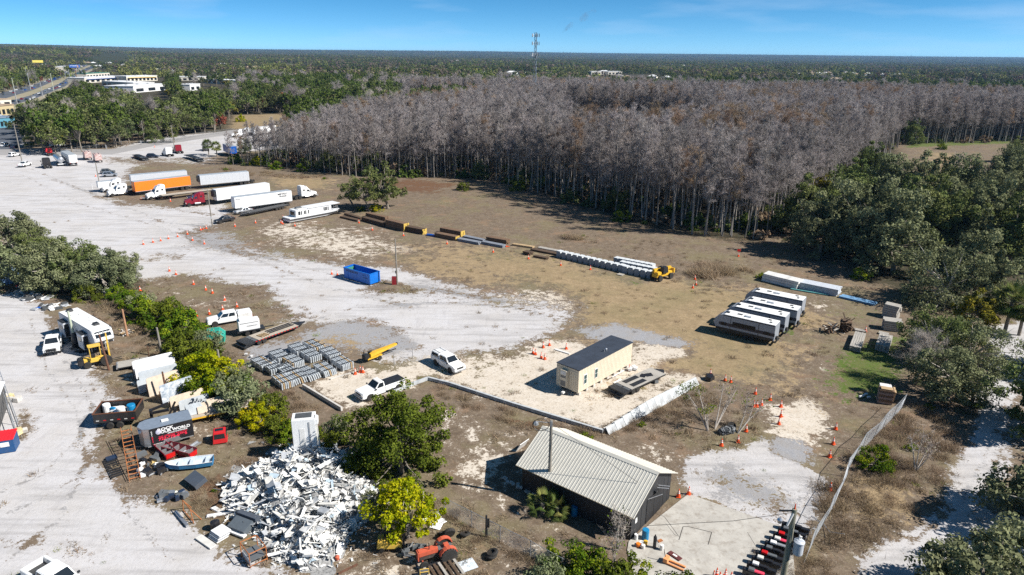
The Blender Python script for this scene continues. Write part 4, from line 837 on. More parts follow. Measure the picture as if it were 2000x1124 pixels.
greyp = paint_m('grey_paint', (.12, .13, .14)); dblue = paint_m('navy_paint', (.02, .035, .07)); rust = mat('rusty_steel', (.20, .075, .035), .85, .2, var=.5, scale=3, col2=(.09, .045, .03)); rusto = mat('rusty_orange_steel', (.50, .18, .05), .8, .1, var=.4, scale=3, col2=(.24, .09, .04))
deckw = mat('weathered_deck', (.40, .35, .29), .9, var=.3, scale=3, stretch=(1, 6, 1), bump=.3); roofg = mat('grey_roof', (.42, .46, .50), .45, .2, var=.12, scale=.6); orangep = paint_m('orange_paint', (.85, .20, .01), .5)
galv = mat('galvanised', (.45, .46, .48), .5, .6, var=.2); woodb = mat('brown_timber', (.16, .10, .062), .9, var=.35, scale=2, stretch=(.4, 4, 4)); woodl = mat('tan_timber', (.42, .30, .17), .9, var=.3, scale=2, stretch=(.4, 4, 4)); woodg = mat('grey_timber', (.36, .34, .31), .9, var=.3, scale=2, stretch=(.4, 4, 4))
conc = mat('pale_concrete', (.52, .50, .47), .9, var=.15, scale=1.2, dirt=.35, bump=.2)
_wc = {}
def wheel(par, x, y, r=.38, w=.26, rm=None, z=None, steer=0):
 rm = rm or rimg; k = (round(r, 2), round(w, 2), rm.name)
 if k not in _wc:
  _wc[k] = (MB().lathe([(r * .55, -w / 2), (r * .93, -w / 2), (r, -w * .32), (r, w * .32), (r * .93, w / 2), (r * .55, w / 2)], n=16, axis='y').mesh('tyre', tyre), MB().lathe([(r * .57, -w * .42), (r * .57, w * .42), (r * .3, w * .30), (r * .12, w * .44)], n=12, axis='y').mesh('rim', rm))
 t = link_mesh('wheel', _wc[k][0], par); t.location = (x, y, r if z is None else z); t.rotation_euler = (0, 0, (math.pi if y < 0 else 0) + steer); q = link_mesh('rim', _wc[k][1], t); return t
def cabin(par, lo, up, m, glassm=None, panes=(), name='cab'):
 """lo/up = (x_front, x_rear, z, half_width); panes = (side, u0, u1, v0, v1): front, rear, side"""
 def ring(r): xf, xr, z, w = r; return [(xf, -w, z), (xf, w, z), (xr, w, z), (xr, -w, z)]
 A, B = ring(lo), ring(up); o = MB().loft([A, B]).build(name, m, par, bevel=.05)
 fc = {'front': (0, 1), 'rear': (2, 3), 'left': (1, 2), 'right': (3, 0)}
 for sd, u0, u1, v0, v1 in panes:
  for s_ in (('left', 'right') if sd == 'side' else (sd,)):
   i, j = fc[s_]; a, b, c, d = Vector(A[i]), Vector(A[j]), Vector(B[j]), Vector(B[i])
   if s_ == 'right': uu = (1 - u1, 1 - u0)
   else: uu = (u0, u1)
   f = lambda u, v: (a * (1 - u) + b * u) * (1 - v) + (d * (1 - u) + c * u) * v
   nrm = (b - a).cross(d - a).normalized()
   if nrm.dot((a + b + c + d) / 4 - Vector(((lo[0] + lo[1]) / 2, 0, (lo[2] + up[2]) / 2))) < 0: nrm = -nrm
   q = [f(uu[0], v0), f(uu[1], v0), f(uu[1], v1), f(uu[0], v1)]; mb = MB(); mb.add([p + nrm * .018 for p in q] + [p - nrm * .02 for p in q], [(0, 1, 2, 3), (4, 7, 6, 5), (0, 4, 5, 1), (1, 5, 6, 2), (2, 6, 7, 3), (3, 7, 4, 0)])
   mb.build({'front': 'windshield', 'rear': 'rear_window'}.get(s_, 'side_window'), glassm or glass, par)
 return o
def arches(par, xs, r, Wd, z=None):
 for x in xs:
  for s_ in (-1, 1): MB().lathe([(r * 1.22, -.02), (r * 1.22, .012)], (0, 0, 0), 18, 'y').build('wheel_arch', darkb, par, loc=(x, s_ * (Wd / 2 - .0), (z or r) + .03))
def lights(par, xf, xr, Wd, zf, zr, vertical=True):
 for s_ in (-1, 1):
  MB().box(xf, s_ * (Wd / 2 - .24), zf, .12, .36, .2).build('headlight', lampw, par, bevel=.02); MB().box(xr, s_ * (Wd / 2 - .1), zr, .06, .14, .32 if vertical else .14).build('tail_light', lampr, par)
def pickup(label, loc, rz, body=white, L=5.8, crew=True, bed='open', name='pickup_truck', Wd=1.98, service=False, guard=False, lift=0.0, bedm=None):
 t = thing(name, label, 'pickup', loc, rz); f = L / 2; r_ = .40; z0 = .42; xb = -.02 * L if not crew else -.16 * L
 xw = f - .62 * 1.6 - .02; xh = .27 * L - .25 if crew else .27 * L - .45
 prof = [(f, .50), (f + .02, .80), (f - .06, 1.06), (f - .35, 1.12), (xh + .25, 1.22), (xb, 1.24), (xb, .42), (f - .15, .42)]
 MB().prism(prof, -Wd / 2, Wd / 2).build('body', body, t, bevel=.06)
 zt = 1.88; pn = [('front', .06, .94, .12, .95), ('rear', .1, .9, .2, .9)] + ([('side', .05, .47, .14, .88), ('side', .52, .9, .14, .88)] if crew else [('side', .12, .85, .14, .88)])
 cabin(t, (xh + .12, xb + .02, 1.2, Wd / 2 - .04), (xh - .62, xb + .1, zt, Wd / 2 - .22), body, panes=pn)
 MB().box(f + .03, 0, .52, .16, Wd - .02, .2).build('front_bumper', galv if not guard else darkb, t, bevel=.04)
 MB().box(f + .0, 0, .86, .06, Wd * .56, .26).build('grille', darkb, t, bevel=.02)
 if guard:
  g = MB(); g.box(f + .18, 0, .78, .06, Wd * .62, .07); g.box(f + .18, 0, 1.12, .06, Wd * .62, .07)
  for k in range(-3, 4): g.box(f + .18, k * .19, .85, .05, .05, .6)
  g.build('grille_guard', darkb, t)
 lights(t, f - .03, -f, Wd, .88, .95); xr = -f
 if service:
  MB().box((xb + xr) / 2 - .05, 0, 1.02, xb - xr - .1, Wd + .12, 1.0).build('service_body', body, t, bevel=.04)
  for s_ in (-1, 1):
   for k in range(3): MB().box(xr + .4 + k * (xb - xr - .3) / 3.2, s_ * (Wd / 2 + .065), 1.2, (xb - xr) / 3.8, .02, .5).build('locker_door', whiteD, t)
  MB().box((xb + xr) / 2 - .05, 0, 1.56, xb - xr - .5, .9, .08).build('bed_cover', body, t)
 else:
  b = MB(); ln = xb - xr - .04; cx = (xb + xr) / 2
  for s_ in (-1, 1): b.box(cx, s_ * (Wd / 2 - .12), .92, ln, .24, .64)
  b.box(xr + .05, 0, .92, .1, Wd - .4, .62); b.build('bed', body, t, bevel=.03); MB().box(cx, 0, .72, ln - .1, Wd - .44, .06).build('bed_floor', darkb, t)
  if bed == 'topper':
   cabin(t, (xb - .02, xr + .02, 1.24, Wd / 2 - .03), (xb - .1, xr + .14, 1.86, Wd / 2 - .16), body, panes=[('side', .1, .9, .2, .8), ('rear', .1, .9, .15, .85)], name='bed_topper')
   g = MB()
   for k in (-.3, .3): g.box(cx, k * 1.6, 1.93, ln * .8, .05, .05)
   for k in (-.35, .35): g.box(cx + k * ln, 0, 1.92, .05, 1.3, .04)
   g.build('roof_rack', galv, t)
  elif bed == 'dark': MB().box(cx, 0, 1.26, ln - .1, Wd - .3, .05).build('bed_liner', darkb, t)
 ax = [f - 1.0, -f + 1.15]; arches(t, ax, r_, Wd)
 for x in ax:
  for s_ in (-1, 1): wheel(t, x, s_ * (Wd / 2 - .10), r_, .27)
 for s_ in (-1, 1): MB().box(xh + .05, s_ * (Wd / 2 + .1), 1.3, .14, .2, .18).build('mirror', darkb, t, bevel=.02)
 return t
def car(label, loc, rz, body=white, kind='suv', name=None, L=4.7, Wd=1.86):
 t = thing(name or {'suv': 'parked_suv', 'sedan': 'parked_car', 'van': 'parked_van'}[kind], label, 'car', loc, rz); f = L / 2; H = {'suv': 1.68, 'sedan': 1.45, 'van': 1.95}[kind]
 bz = .95 if kind != 'sedan' else .88; xh = .20 * L if kind != 'van' else .30 * L
 MB().prism([(f, .40), (f + .02, .62), (f - .12, .80), (xh + .1, bz), (-f + .12, bz + .02), (-f, .75), (-f + .02, .38), (f - .15, .3)], -Wd / 2, Wd / 2).build('body', body, t, bevel=.09)
 rr = -f + (.25 if kind != 'sedan' else .85)
 cabin(t, (xh + .1, rr - (.1 if kind != 'sedan' else 0), bz - .02, Wd / 2 - .05), (xh - .75, rr + (.35 if kind != 'sedan' else .55), H, Wd / 2 - .28), body, panes=[('front', .06, .94, .1, .93), ('rear', .08, .92, .2, .9), ('side', .10, .46, .12, .85), ('side', .51, .88, .12, .85)])
 lights(t, f - .06, -f + .02, Wd, .68, .82, False); ax = [f - .92, -f + .95]; arches(t, ax, .34, Wd)
 for x in ax:
  for s_ in (-1, 1): wheel(t, x, s_ * (Wd / 2 - .09), .34, .22)
 return t
def semi(label, loc, rz, body=white, L=7.2, sleeper=True, name='semi_tractor', hood=True, dark_bumper=False, roofz=3.7):
 t = thing(name, label, 'truck', loc, rz); f = L / 2; Wd = 2.4
 hx = f - 2.0 if hood else f - .3
 if hood: MB().loft([[(f, -.75, .65), (f, .75, .65), (f - .02, .68, 1.45), (f - .02, -.68, 1.45)], [(f - .25, -.92, .6), (f - .25, .92, .6), (f - .3, .72, 1.62), (f - .3, -.72, 1.62)], [(hx, -1.1, .62), (hx, 1.1, .62), (hx, .95, 2.0), (hx, -.95, 2.0)]]).build('hood', body, t, bevel=.05)
 MB().box(f + .02, 0, 1.05, .06, 1.15, .75).build('grille', darkb if dark_bumper else galv, t, bevel=.03)
 MB().box(f + .03, 0, .55, .3, 2.3, .36).build('front_bumper', darkb if dark_bumper else galv, t, bevel=.05)
 MB().prism([(hx, .7), (hx, 1.98), (hx - 1.3, 1.98), (hx - 1.3, .7)], -1.12, 1.12).build('cab_lower', body, t, bevel=.05)
 cabin(t, (hx, hx - 1.3, 1.96, 1.1), (hx - .5, hx - 1.3, 2.75, 1.0), body, panes=[('front', .05, .95, .08, .92), ('side', .3, .88, .05, .72)])
 if sleeper:
  x1 = hx - 1.3; x2 = x1 - 1.75; MB().loft([[(x1, -1.16, .8), (x1, 1.16, .8), (x1, 1.12, 2.75), (x1, .9, 3.2), (x1, -.9, 3.2), (x1, -1.12, 2.75)], [(x1 - .7, -1.2, .8), (x1 - .7, 1.2, .8), (x1 - .7, 1.18, 3.2), (x1 - .7, .95, roofz), (x1 - .7, -.95, roofz), (x1 - .7, -1.18, 3.2)], [(x2, -1.2, .8), (x2, 1.2, .8), (x2, 1.18, 3.3), (x2, 1.0, roofz), (x2, -1.0, roofz), (x2, -1.18, 3.3)]]).build('sleeper', body, t, bevel=.05)
  MB().loft([[(hx - .55, -.85, 2.72), (hx - .55, .85, 2.72), (hx - .55, .8, 2.8), (hx - .55, -.8, 2.8)], [(x1 + .02, -1.0, 2.72), (x1 + .02, 1.0, 2.72), (x1 + .02, .8, roofz - .12), (x1 + .02, -.8, roofz - .12)]]).build('roof_fairing', body, t, bevel=.05)
  for s_ in (-1, 1): MB().box(x1 - .9, s_ * 1.195, 2.5, .5, .03, .45).build('side_window', glass, t)
 else: x2 = hx - 1.3
 fr = MB(); fr.box((x2 - f) / 2 + .1, .42, .78, x2 + f + .6, .1, .26); fr.box((x2 - f) / 2 + .1, -.42, .78, x2 + f + .6, .1, .26); fr.box(-f + .1, 0, .8, .12, 1.0, .2); fr.build('chassis', darkb, t)
 MB().lathe([(.55, 0), (.55, .08), (.1, .1)], n=12).build('fifth_wheel_plate', darkb, t, loc=(-f + 1.5, 0, .95))
 for s_ in (-1, 1):
  MB().tube((hx - .4, s_ * 1.0, .72), (hx - 1.9, s_ * 1.0, .72), .3, n=12).build('fuel_tank', silver, t); MB().box(f - .2, s_ * .86, .98, .16, .34, .26).build('headlight', lampw, t, bevel=.03)
  MB().box(-f - .02, s_ * .95, .5, .04, .5, .62).build('mud_flap', tyre, t)
  wheel(t, f - .95, s_ * 1.0, .5, .3, silver)
  for x in (-f + .75, -f + 2.0): wheel(t, x, s_ * .92, .5, .5, rimw if body is white else silver)
  MB().box(hx - .15, s_ * 1.38, 2.2, .12, .22, .6).build('mirror', darkb if body is not white else white, t, bevel=.02)
 return t
def box_trailer(label, loc, rz, side=white, roof=roofg, L=16.1, name='box_trailer', reefer=False, ribs=True, H=4.05):
 t = thing(name, label, 'trailer', loc, rz); Wd = 2.55; f = L / 2
 MB().box(0, 0, (H + 1.2) / 2, L, Wd, H - 1.2).build('box', side, t, bevel=.03); MB().box(0, 0, H + .012, L - .06, Wd - .06, .024).build('roof', roof, t)
 if ribs:
  g = MB()
  for k in range(13):
   for s_ in (-1, 1): g.box(-f + .6 + k * (L - 1.2) / 12, s_ * (Wd / 2 + .008), (H + 1.3) / 2, .05, .016, H - 1.5)
  g.build('side_seams', side, t)
 g = MB(); g.box(0, Wd / 2 + .01, 1.22, L, .03, .14); g.box(0, -Wd / 2 - .01, 1.22, L, .03, .14); g.box(0, 0, 1.12, L - .4, 1.2, .14); g.build('lower_rail', galv, t)
 for s_ in (-1, 1):
  MB().box(-f - .015, s_ * .62, (H + 1.25) / 2, .03, 1.2, H - 1.45).build('rear_door', side, t); MB().box(f - 2.6, s_ * .8, .65, .14, .14, 1.15).build('landing_leg', darkb, t)
  for x in (-f + 1.3, -f + 2.6): wheel(t, x, s_ * .95, .5, .5, rimw)
  MB().box(-f - .02, s_ * 1.0, 1.25, .03, .3, .12).build('tail_light', lampr, t)
 MB().box(-f + .1, 0, .55, .1, 2.2, .1).build('underride_bar', galv, t); MB().box(-f + 2.0, 0, .95, 2.8, 1.1, .22).build('axle_frame', darkb, t)
 if reefer: MB().box(f + .3, 0, 3.0, .6, 2.0, 1.7).build('cooling_unit', darkb, t, bevel=.05)
 return t
def flat_trailer(label, loc, rz, L=14.0, Wd=2.5, z=1.35, deck=deckw, frame=darkb, name='flatbed_trailer', wheels=(.5, .5), tongue=1.6, slope=0.0, axles=2, rimm=None, planks=12, well=0.0):
 t = thing(name, label, 'trailer', loc, rz); f = L / 2; r_ = wheels[0]
 MB().box(0, 0, z - .16, L, Wd, .2).build('frame', frame, t)
 pw = Wd / planks
 me = MB().box(0, 0, 0, L - slope - .1, pw - .02, .05).mesh('deck_board', deck)
 for k in range(planks): o = link_mesh('deck_board', me, t); o.location = (slope / 2, -Wd / 2 + pw * (k + .5), z - .04)
 if slope:
  MB().loft([[(-f + slope, -Wd / 2, z - .02), (-f + slope, Wd / 2, z - .02), (-f + slope, Wd / 2, z - .22), (-f + slope, -Wd / 2, z - .22)], [(-f - .3, -Wd / 2, .35), (-f - .3, Wd / 2, .35), (-f - .3, Wd / 2, .2), (-f - .3, -Wd / 2, .2)]]).build('ramp', frame, t)
  for s_ in (-1, 1): MB().box(-f + slope * .45, s_ * Wd * .25, z * .72, slope * 1.05, Wd * .40, .06, ry=-math.atan2(z - .3, slope + .3)).build('ramp_plate', greyp, t)
 if tongue: MB().add([(f, -Wd * .4, z - .1), (f, Wd * .4, z - .1), (f + tongue, .08, z - .25), (f + tongue, -.08, z - .25), (f, -Wd * .4, z - .25), (f, Wd * .4, z - .25), (f + tongue, .08, z - .4), (f + tongue, -.08, z - .4)], [(0, 1, 2, 3), (7, 6, 5, 4), (0, 4, 5, 1), (1, 5, 6, 2), (2, 6, 7, 3), (3, 7, 4, 0)]).build('tongue', frame, t); MB().box(f + tongue * .5, 0, z * .3, .1, .1, z * .6).build('jack', frame, t)
 for k in range(axles):
  for s_ in (-1, 1): wheel(t, -f * .42 - k * (r_ * 2.3) + (r_ * 1.1), s_ * (Wd / 2 - .12), r_, .25, rimm or rimw)
 return t

# ------------------------------------------------------------------ long-haul yard, far left
def P_(pa, pb, z_, Wd_, fn, *a, **k):
 c, h, L = place(pa, pb, z_, Wd_); return fn(a[0], (*c, 0), h, *a[1:], **k)
SILW = mat('ribbed_silver', (.58, .61, .66), .4, .1, var=.1, scale=2, stretch=(1, 1, 5))
tA = P_((571, 393), (460, 408), 1.2, 2.55, box_trailer, 'long white box trailer with dark lettering parked in front of the white road tractor', L=15.6, H=4.05)
c_, s__ = 0, 0
for s_ in (-1,):     # lettering on the side that faces the camera
 M = face_frame((-5.2, 1.30, 3.45), (-1, 0, 0), (0, 0, 1)); text_part('METRO', .62, darkb, tA, M, .01, squeeze=1.35, bold=.012)
 M = face_frame((-5.2, 1.30, 2.85), (-1, 0, 0), (0, 0, 1)); text_part('TRAILER', .5, darkb, tA, M, .01, squeeze=1.2, bold=.01)
 M = face_frame((6.9, 1.30, 3.5), (-1, 0, 0), (0, 0, 1)); text_part('METRO', .34, darkb, tA, M, .01, squeeze=1.2)
P_((574, 392), (622, 385), 0, 2.4, semi, 'white road tractor facing right behind the lettered box trailer', L=7.4, roofz=3.75)
P_((532, 377), (420, 393), 1.2, 2.55, box_trailer, 'plain white box trailer hitched behind the dark red road tractor', white, white, L=15.6, reefer=True)
P_((420, 399), (364, 405), 0, 2.4, semi, 'dark red road tractor facing left in the truck row', redp, L=7.6, dark_bumper=True, roofz=3.5)
P_((493, 352), (386, 362), 1.3, 2.55, box_trailer, 'silver ribbed trailer with a small red roundel behind the white trailers', SILW, roofg, L=14.6, reefer=True)
P_((376, 362), (262, 376), 1.2, 2.55, box_trailer, 'bright orange box trailer behind the white long-nosed tractor', orangep, roofg, L=15.8, ribs=False)
P_((372, 351), (252, 362), 1.2, 2.55, box_trailer, 'silver-roofed trailer standing just behind the orange one', SILW, roofg, L=16, ribs=False)
P_((270, 379), (213, 386), 0, 2.4, semi, 'white long-nosed tractor at the head of the orange trailer', white, L=7.6, roofz=3.3)
P_((255, 371), (204, 377), 0, 2.4, semi, 'white tractor half hidden behind the long-nosed one', white, L=7.4, roofz=3.7)
P_((340, 385), (290, 392), 0, 2.4, semi, 'white rounded tractor with a flatbed, middle of the row', white, L=7.2, roofz=3.8)
P_((400, 376), (335, 384), .9, 2.5, flat_trailer, 'long grey flatbed trailer hitched to the white rounded tractor', L=14)
P_((500, 358), (452, 362), 0, 2.4, semi, 'white day-cab tractor roof showing between the silver and white trailers', white, L=6.8, sleeper=False)
P_((236, 372), (196, 376), 0, 2.4, lambda lb, loc, rz: box_trailer(lb, loc, rz, white, roofg, L=6.0, name='storage_box', ribs=False, H=3.0), 'short white box by the lamp post at the end of the row')
P_((315, 388), (279, 392), 0, 1.8, car, 'dark red car with a black roof parked between two white tractors', greyp, 'sedan')
P_((405, 388), (363, 392), 0, 1.8, car, 'dark blue car parked in front of the dark red tractor', dblue, 'sedan')
P_((463, 431), (422, 439), 0, 1.8, car, 'black sedan on the brown weeds beside the lamp post', blackp, 'sedan', L=5.0)
P_((195, 347), (234, 345), 0, 1.8, car, 'silver wagon in front of the dark one on the lot', silver, 'suv')
P_((194, 341), (228, 339), 0, 1.8, car, 'dark wagon behind the silver one on the lot', greyp, 'suv')
# car hauler, boat on it
P_((562, 403), (490, 418), .6, 2.5, flat_trailer, 'low black car-hauling trailer in front of the lettered trailer', L=13, z=.9, deck=darkb, tongue=1.5, axles=3, wheels=(.42, .3))
def hauler_rack(lb, loc, rz):
 t = thing('car_hauler_rack', lb, 'trailer', loc, rz); g = MB(); g.box(0, -1.1, 1.9, 6, .12, .14); g.box(0, 1.1, 1.9, 6, .12, .14)
 for x in (-2.8, -.8, 1.2, 2.8):
  for s_ in (-1, 1): g.tube((x, s_ * 1.1, .1), (x + .5, s_ * 1.1, 1.9), .06, n=6)
 g.build('frame', darkb, t)
 for x in np.arange(-2.6, 2.8, .6): MB().box(x, 0, 2.0, .3, 2.2, .05).build('deck_slat', darkb, t)
 return t
P_((560, 398), (520, 407), 0, 2.4, hauler_rack, 'black upper rack of the car hauler beside the lettered trailer')
P_((498, 414), (460, 421), 0, 1.8, car, 'grey low pickup loaded nose-first by the car hauler', silver, 'sedan', name='parked_car', L=4.8)
# upper yard
P_((146, 325), (112, 305), 1.2, 2.55, box_trailer, 'white trailer with blue-grey roof in the upper yard, beside the tanker', whiteD, roofg, L=14.5)
def tanker(lb, loc, rz):
 t = thing('tank_trailer', lb, 'trailer', loc, rz); MB().lathe([(.3, -6.2), (.95, -6), (1.05, -5.2), (1.05, 5.2), (.95, 6), (.3, 6.2)], (0, 0, 2.2), 18, 'x').build('tank', silver, t, smooth=False); MB().box(0, 0, 1.1, 11, 1.0, .25).build('frame', galv, t); MB().box(-6.4, 0, .8, .3, 2.4, .3).build('rear_bumper', white, t)
 for s_ in (-1, 1):
  for x in (-4.9, -3.7): wheel(t, x, s_ * .95, .5, .5, rimw)
 return t
P_((124, 334), (95, 310), 0, 2.4, tanker, 'polished tanker trailer between the dark truck and the white trailer')
P_((100, 308), (82, 300), 0, 2.4, semi, 'bright red tractor in front of the tanker', red2, L=6.6, sleeper=False)
P_((97, 337), (72, 320), 0, 2.4, semi, 'black flat-nosed tractor left of the tanker', blackp, L=7.0, roofz=3.6)
P_((42, 329), (66, 322), 0, 1.9, pickup, 'white pickup beside the black tractor in the upper yard', white)
P_((15, 309), (50, 303), 0, 1.9, car, 'white sport-utility parked by the left palm', white, 'suv')
P_((3, 290), (28, 284), 0, 1.9, car, 'white van at the left edge behind the fence', white, 'van'); P_((22, 293), (46, 287), 0, 1.9, car, 'dark car behind the left palm', dblue, 'sedan')
P_((98, 289), (131, 286), 0, 1.9, pickup, 'white pickup on the verge between the two left palms', white)
def mural_truck(lb, loc, rz, x):
 t = thing('box_truck', lb, 'truck', loc, rz); MB().box(-.9, 0, 2.0, 5.4, 2.3, 2.2).build('body', mat('patchwork_print', (.35, .12, .10), .6, scale=1.8, col2=(.65, .62, .6)), t, bevel=.05); MB().box(2.4, 0, 1.6, 1.4, 2.2, 1.8).build('cab', whiteD, t, bevel=.15); MB().box(3.05, 0, 1.9, .1, 1.9, .8).build('windshield', glass, t)
 g = MB(); g.box(-.9, .6, 3.2, 5, .08, .1); g.box(-.9, -.6, 3.2, 5, .08, .1); g.build('roof_rack', galv, t)
 for s_ in (-1, 1):
  for xx in (2.2, -2.4): wheel(t, xx, s_ * 1.0, .45, .35)
 return t
P_((172, 318), (158, 306), 0, 2.3, lambda a, b, c: mural_truck(a, b, c, 0), 'patterned box truck with a roof rack, left of the pair'); P_((194, 325), (176, 309), 0, 2.3, lambda a, b, c: mural_truck(a, b, c, 1), 'patterned box truck with a white front, right of the pair')
P_((287, 316), (250, 303), .4, 2.5, flat_trailer, 'empty black ramp trailer left of the dark cars', L=12, z=1.1, deck=darkb, slope=3.0)
P_((266, 312), (282, 306), 0, 1.8, car, 'black car behind the empty ramp trailer', blackp, 'sedan'); P_((289, 309), (305, 309), 0, 1.8, car, 'dark green car left of the white day tractor', dblue, 'suv')
P_((336, 309), (308, 302), 0, 2.4, semi, 'white tractor facing away beside the red one', white, L=6.6, roofz=3.4); P_((352, 303), (332, 296), 0, 2.4, semi, 'red tractor with a long black flatbed in the upper yard', redp, L=7.0, roofz=3.4)
P_((396, 318), (350, 303), .5, 2.5, flat_trailer, 'long black flatbed sloping down behind the red tractor', L=15, z=1.2, deck=darkb, slope=2.5)
P_((400, 301), (392, 288), 0, 2.4, semi, 'pale blue-grey tractor behind the palm clump', greyp, L=6.6); P_((455, 303), (432, 293), 1.2, 2.5, box_trailer, 'blue trailer with grey roof behind the palm clump', bluep, roofg, L=11)
P_((545, 256), (492, 262), 1.2, 2.5, box_trailer, 'white trailer at the top of the yard behind the bare trees', white, white, L=14); P_((600, 275), (552, 271), 1.2, 2.5, box_trailer, 'white trailer seen through the bare trees', whiteD, white, L=14); P_((643, 272), (606, 276), 1.2, 2.5, box_trailer, 'white box seen through the bare trees, the farther right one', whiteD, white, L=10)
P_((478, 268), (456, 269), 0, 2.4, semi, 'white tractor at the top of the yard', white, L=6.8); P_((492, 264), (470, 265), 0, 2.4, semi, 'second white tractor at the top of the yard, just behind the first', white, L=6.8)

# ------------------------------------------------------------------ vehicles on the lot
P_((838, 707), (891, 737), 0, 1.9, pickup, 'white crew-cab pickup with a white bed topper on the sand', white, L=5.4, bed='topper', Wd=1.88)
P_((497, 626), (404, 642), 0, 2.0, pickup, 'white crew-cab truck with a locker service body beside the generator', white, L=6.5, service=True, name='service_truck')
P_((797, 757), (706, 790), 0, 2.0, pickup, 'white single-cab truck with an open dark bed behind the big cedar', white, L=6.2, crew=False, bed='dark')
c, h, L = place((78, 662), (104, 694), 0, 0); pickup('white crew-cab pickup with a black grille guard on the lane', (*at(106, 681), 0), math.radians(-62), white, L=5.7, guard=True)
pickup('white pickup cut by the bottom edge of the picture', (*at(112, 1148), 0), math.radians(-28), white, L=5.9)
def generator(lb, loc, rz):
 t = thing('generator_trailer', lb, 'generator', loc, rz); MB().box(-.2, 0, 1.55, 3.0, 1.5, 1.5).build('housing', white, t, bevel=.05); MB().box(-1.05, 0, 2.45, .9, 1.3, .32).build('exhaust_box', white, t, bevel=.04)
 MB().box(0, 0, .68, 3.9, 1.6, .2).build('frame', darkb, t); MB().box(-.2, -.76, 1.95, 2.6, .02, .06).build('stripe', darkb, t); MB().box(2.6, 0, .62, 1.6, .12, .12).build('tongue', darkb, t)
 for s_ in (-1, 1):
  MB().box(-.1, s_ * .86, .82, 1.9, .28, .05).build('fender', darkb, t)
  for x in (-.6, .35): wheel(t, x, s_ * .86, .34, .24, rimw)
 M = face_frame((.2, -.76, 1.45), (1, 0, 0), (0, 0, 1)); text_part('WHISPERWATT', .22, darkb, t, M, .006)
 return t
P_((478, 657), (506, 652), 0, 1.6, generator, 'white boxy generator on a tandem trailer beside the service truck')
tr = P_((478, 685), (588, 645), .0, 2.5, flat_trailer, 'black equipment trailer with tan deck and ramps on the grey gravel', L=9.0, z=.85, slope=2.0, tongue=2.0, wheels=(.38, .3), planks=10)
g = MB()
for k in range(14):
 for s_ in (-1, 1): g.box(-2.8 + k * .53, s_ * 1.262, .72, .28, .012, .1)
g.build('reflector_tape', lampr, tr)
for y in (-.5, .0, .5): MB().box(2.0, y, .96, 4.2, .14, .1).build('pipe_rack', darkb, tr)
for k in range(4): MB().box(-1.6 + k * .35, -.35, .92, .16, 1.2, .1, rz=.15).build('loose_board', woodl, tr)
def log_conveyor(lb, loc, rz):
 t = thing('conveyor_trailer', lb, 'machine', loc, rz); MB().loft([[(-1.4, -.45, .75), (-1.4, .45, .75), (-1.4, .45, 1.35), (-1.4, -.45, 1.35)], [(4.0, -.3, 1.25), (4.0, .3, 1.25), (4.0, .3, 1.55), (4.0, -.3, 1.55)]]).build('boom', yelp, t, bevel=.03)
 MB().box(-.6, 0, .62, 2.8, 1.0, .2).build('frame', yelp, t); MB().box(-2.1, 0, 1.05, .9, .9, .8).build('engine', darkb, t, bevel=.08); MB().tube((-2.2, .3, 1.2), (-2.2, .3, 1.9), .08).build('exhaust', darkb, t); MB().box(2.2, 0, .55, 3.4, .12, .14).build('tongue', darkb, t); MB().box(4.1, 0, 1.4, .3, .3, .3).build('head_roller', darkb, t)
 o = wheel(t, -1.2, .2, .36, .22); o.location = (-1.2, .1, 1.6); o.rotation_euler = (1.2, 0, .3)
 for s_ in (-1, 1): wheel(t, .1, s_ * .75, .36, .24)
 return t
c, h, L = place((712, 716), (782, 690), 0, .8); log_conveyor('yellow conveyor trailer with a black engine beside the steel bundles', (c[0] - .6, c[1], 0), h).scale = (.85,) * 3
# flat trailer beside the office trailer
t2 = P_((1213, 782), (1303, 740), 0, 2.5, flat_trailer, 'grey-decked equipment trailer beside the cream office trailer', L=8.4, z=.85, deck=woodg, slope=1.5, tongue=1.2, wheels=(.38, .3), planks=9)
for y in (-.6, .6): MB().box(-.6, y, .87, 2.6, .7, .03).build('steel_plate', darkb, t2)
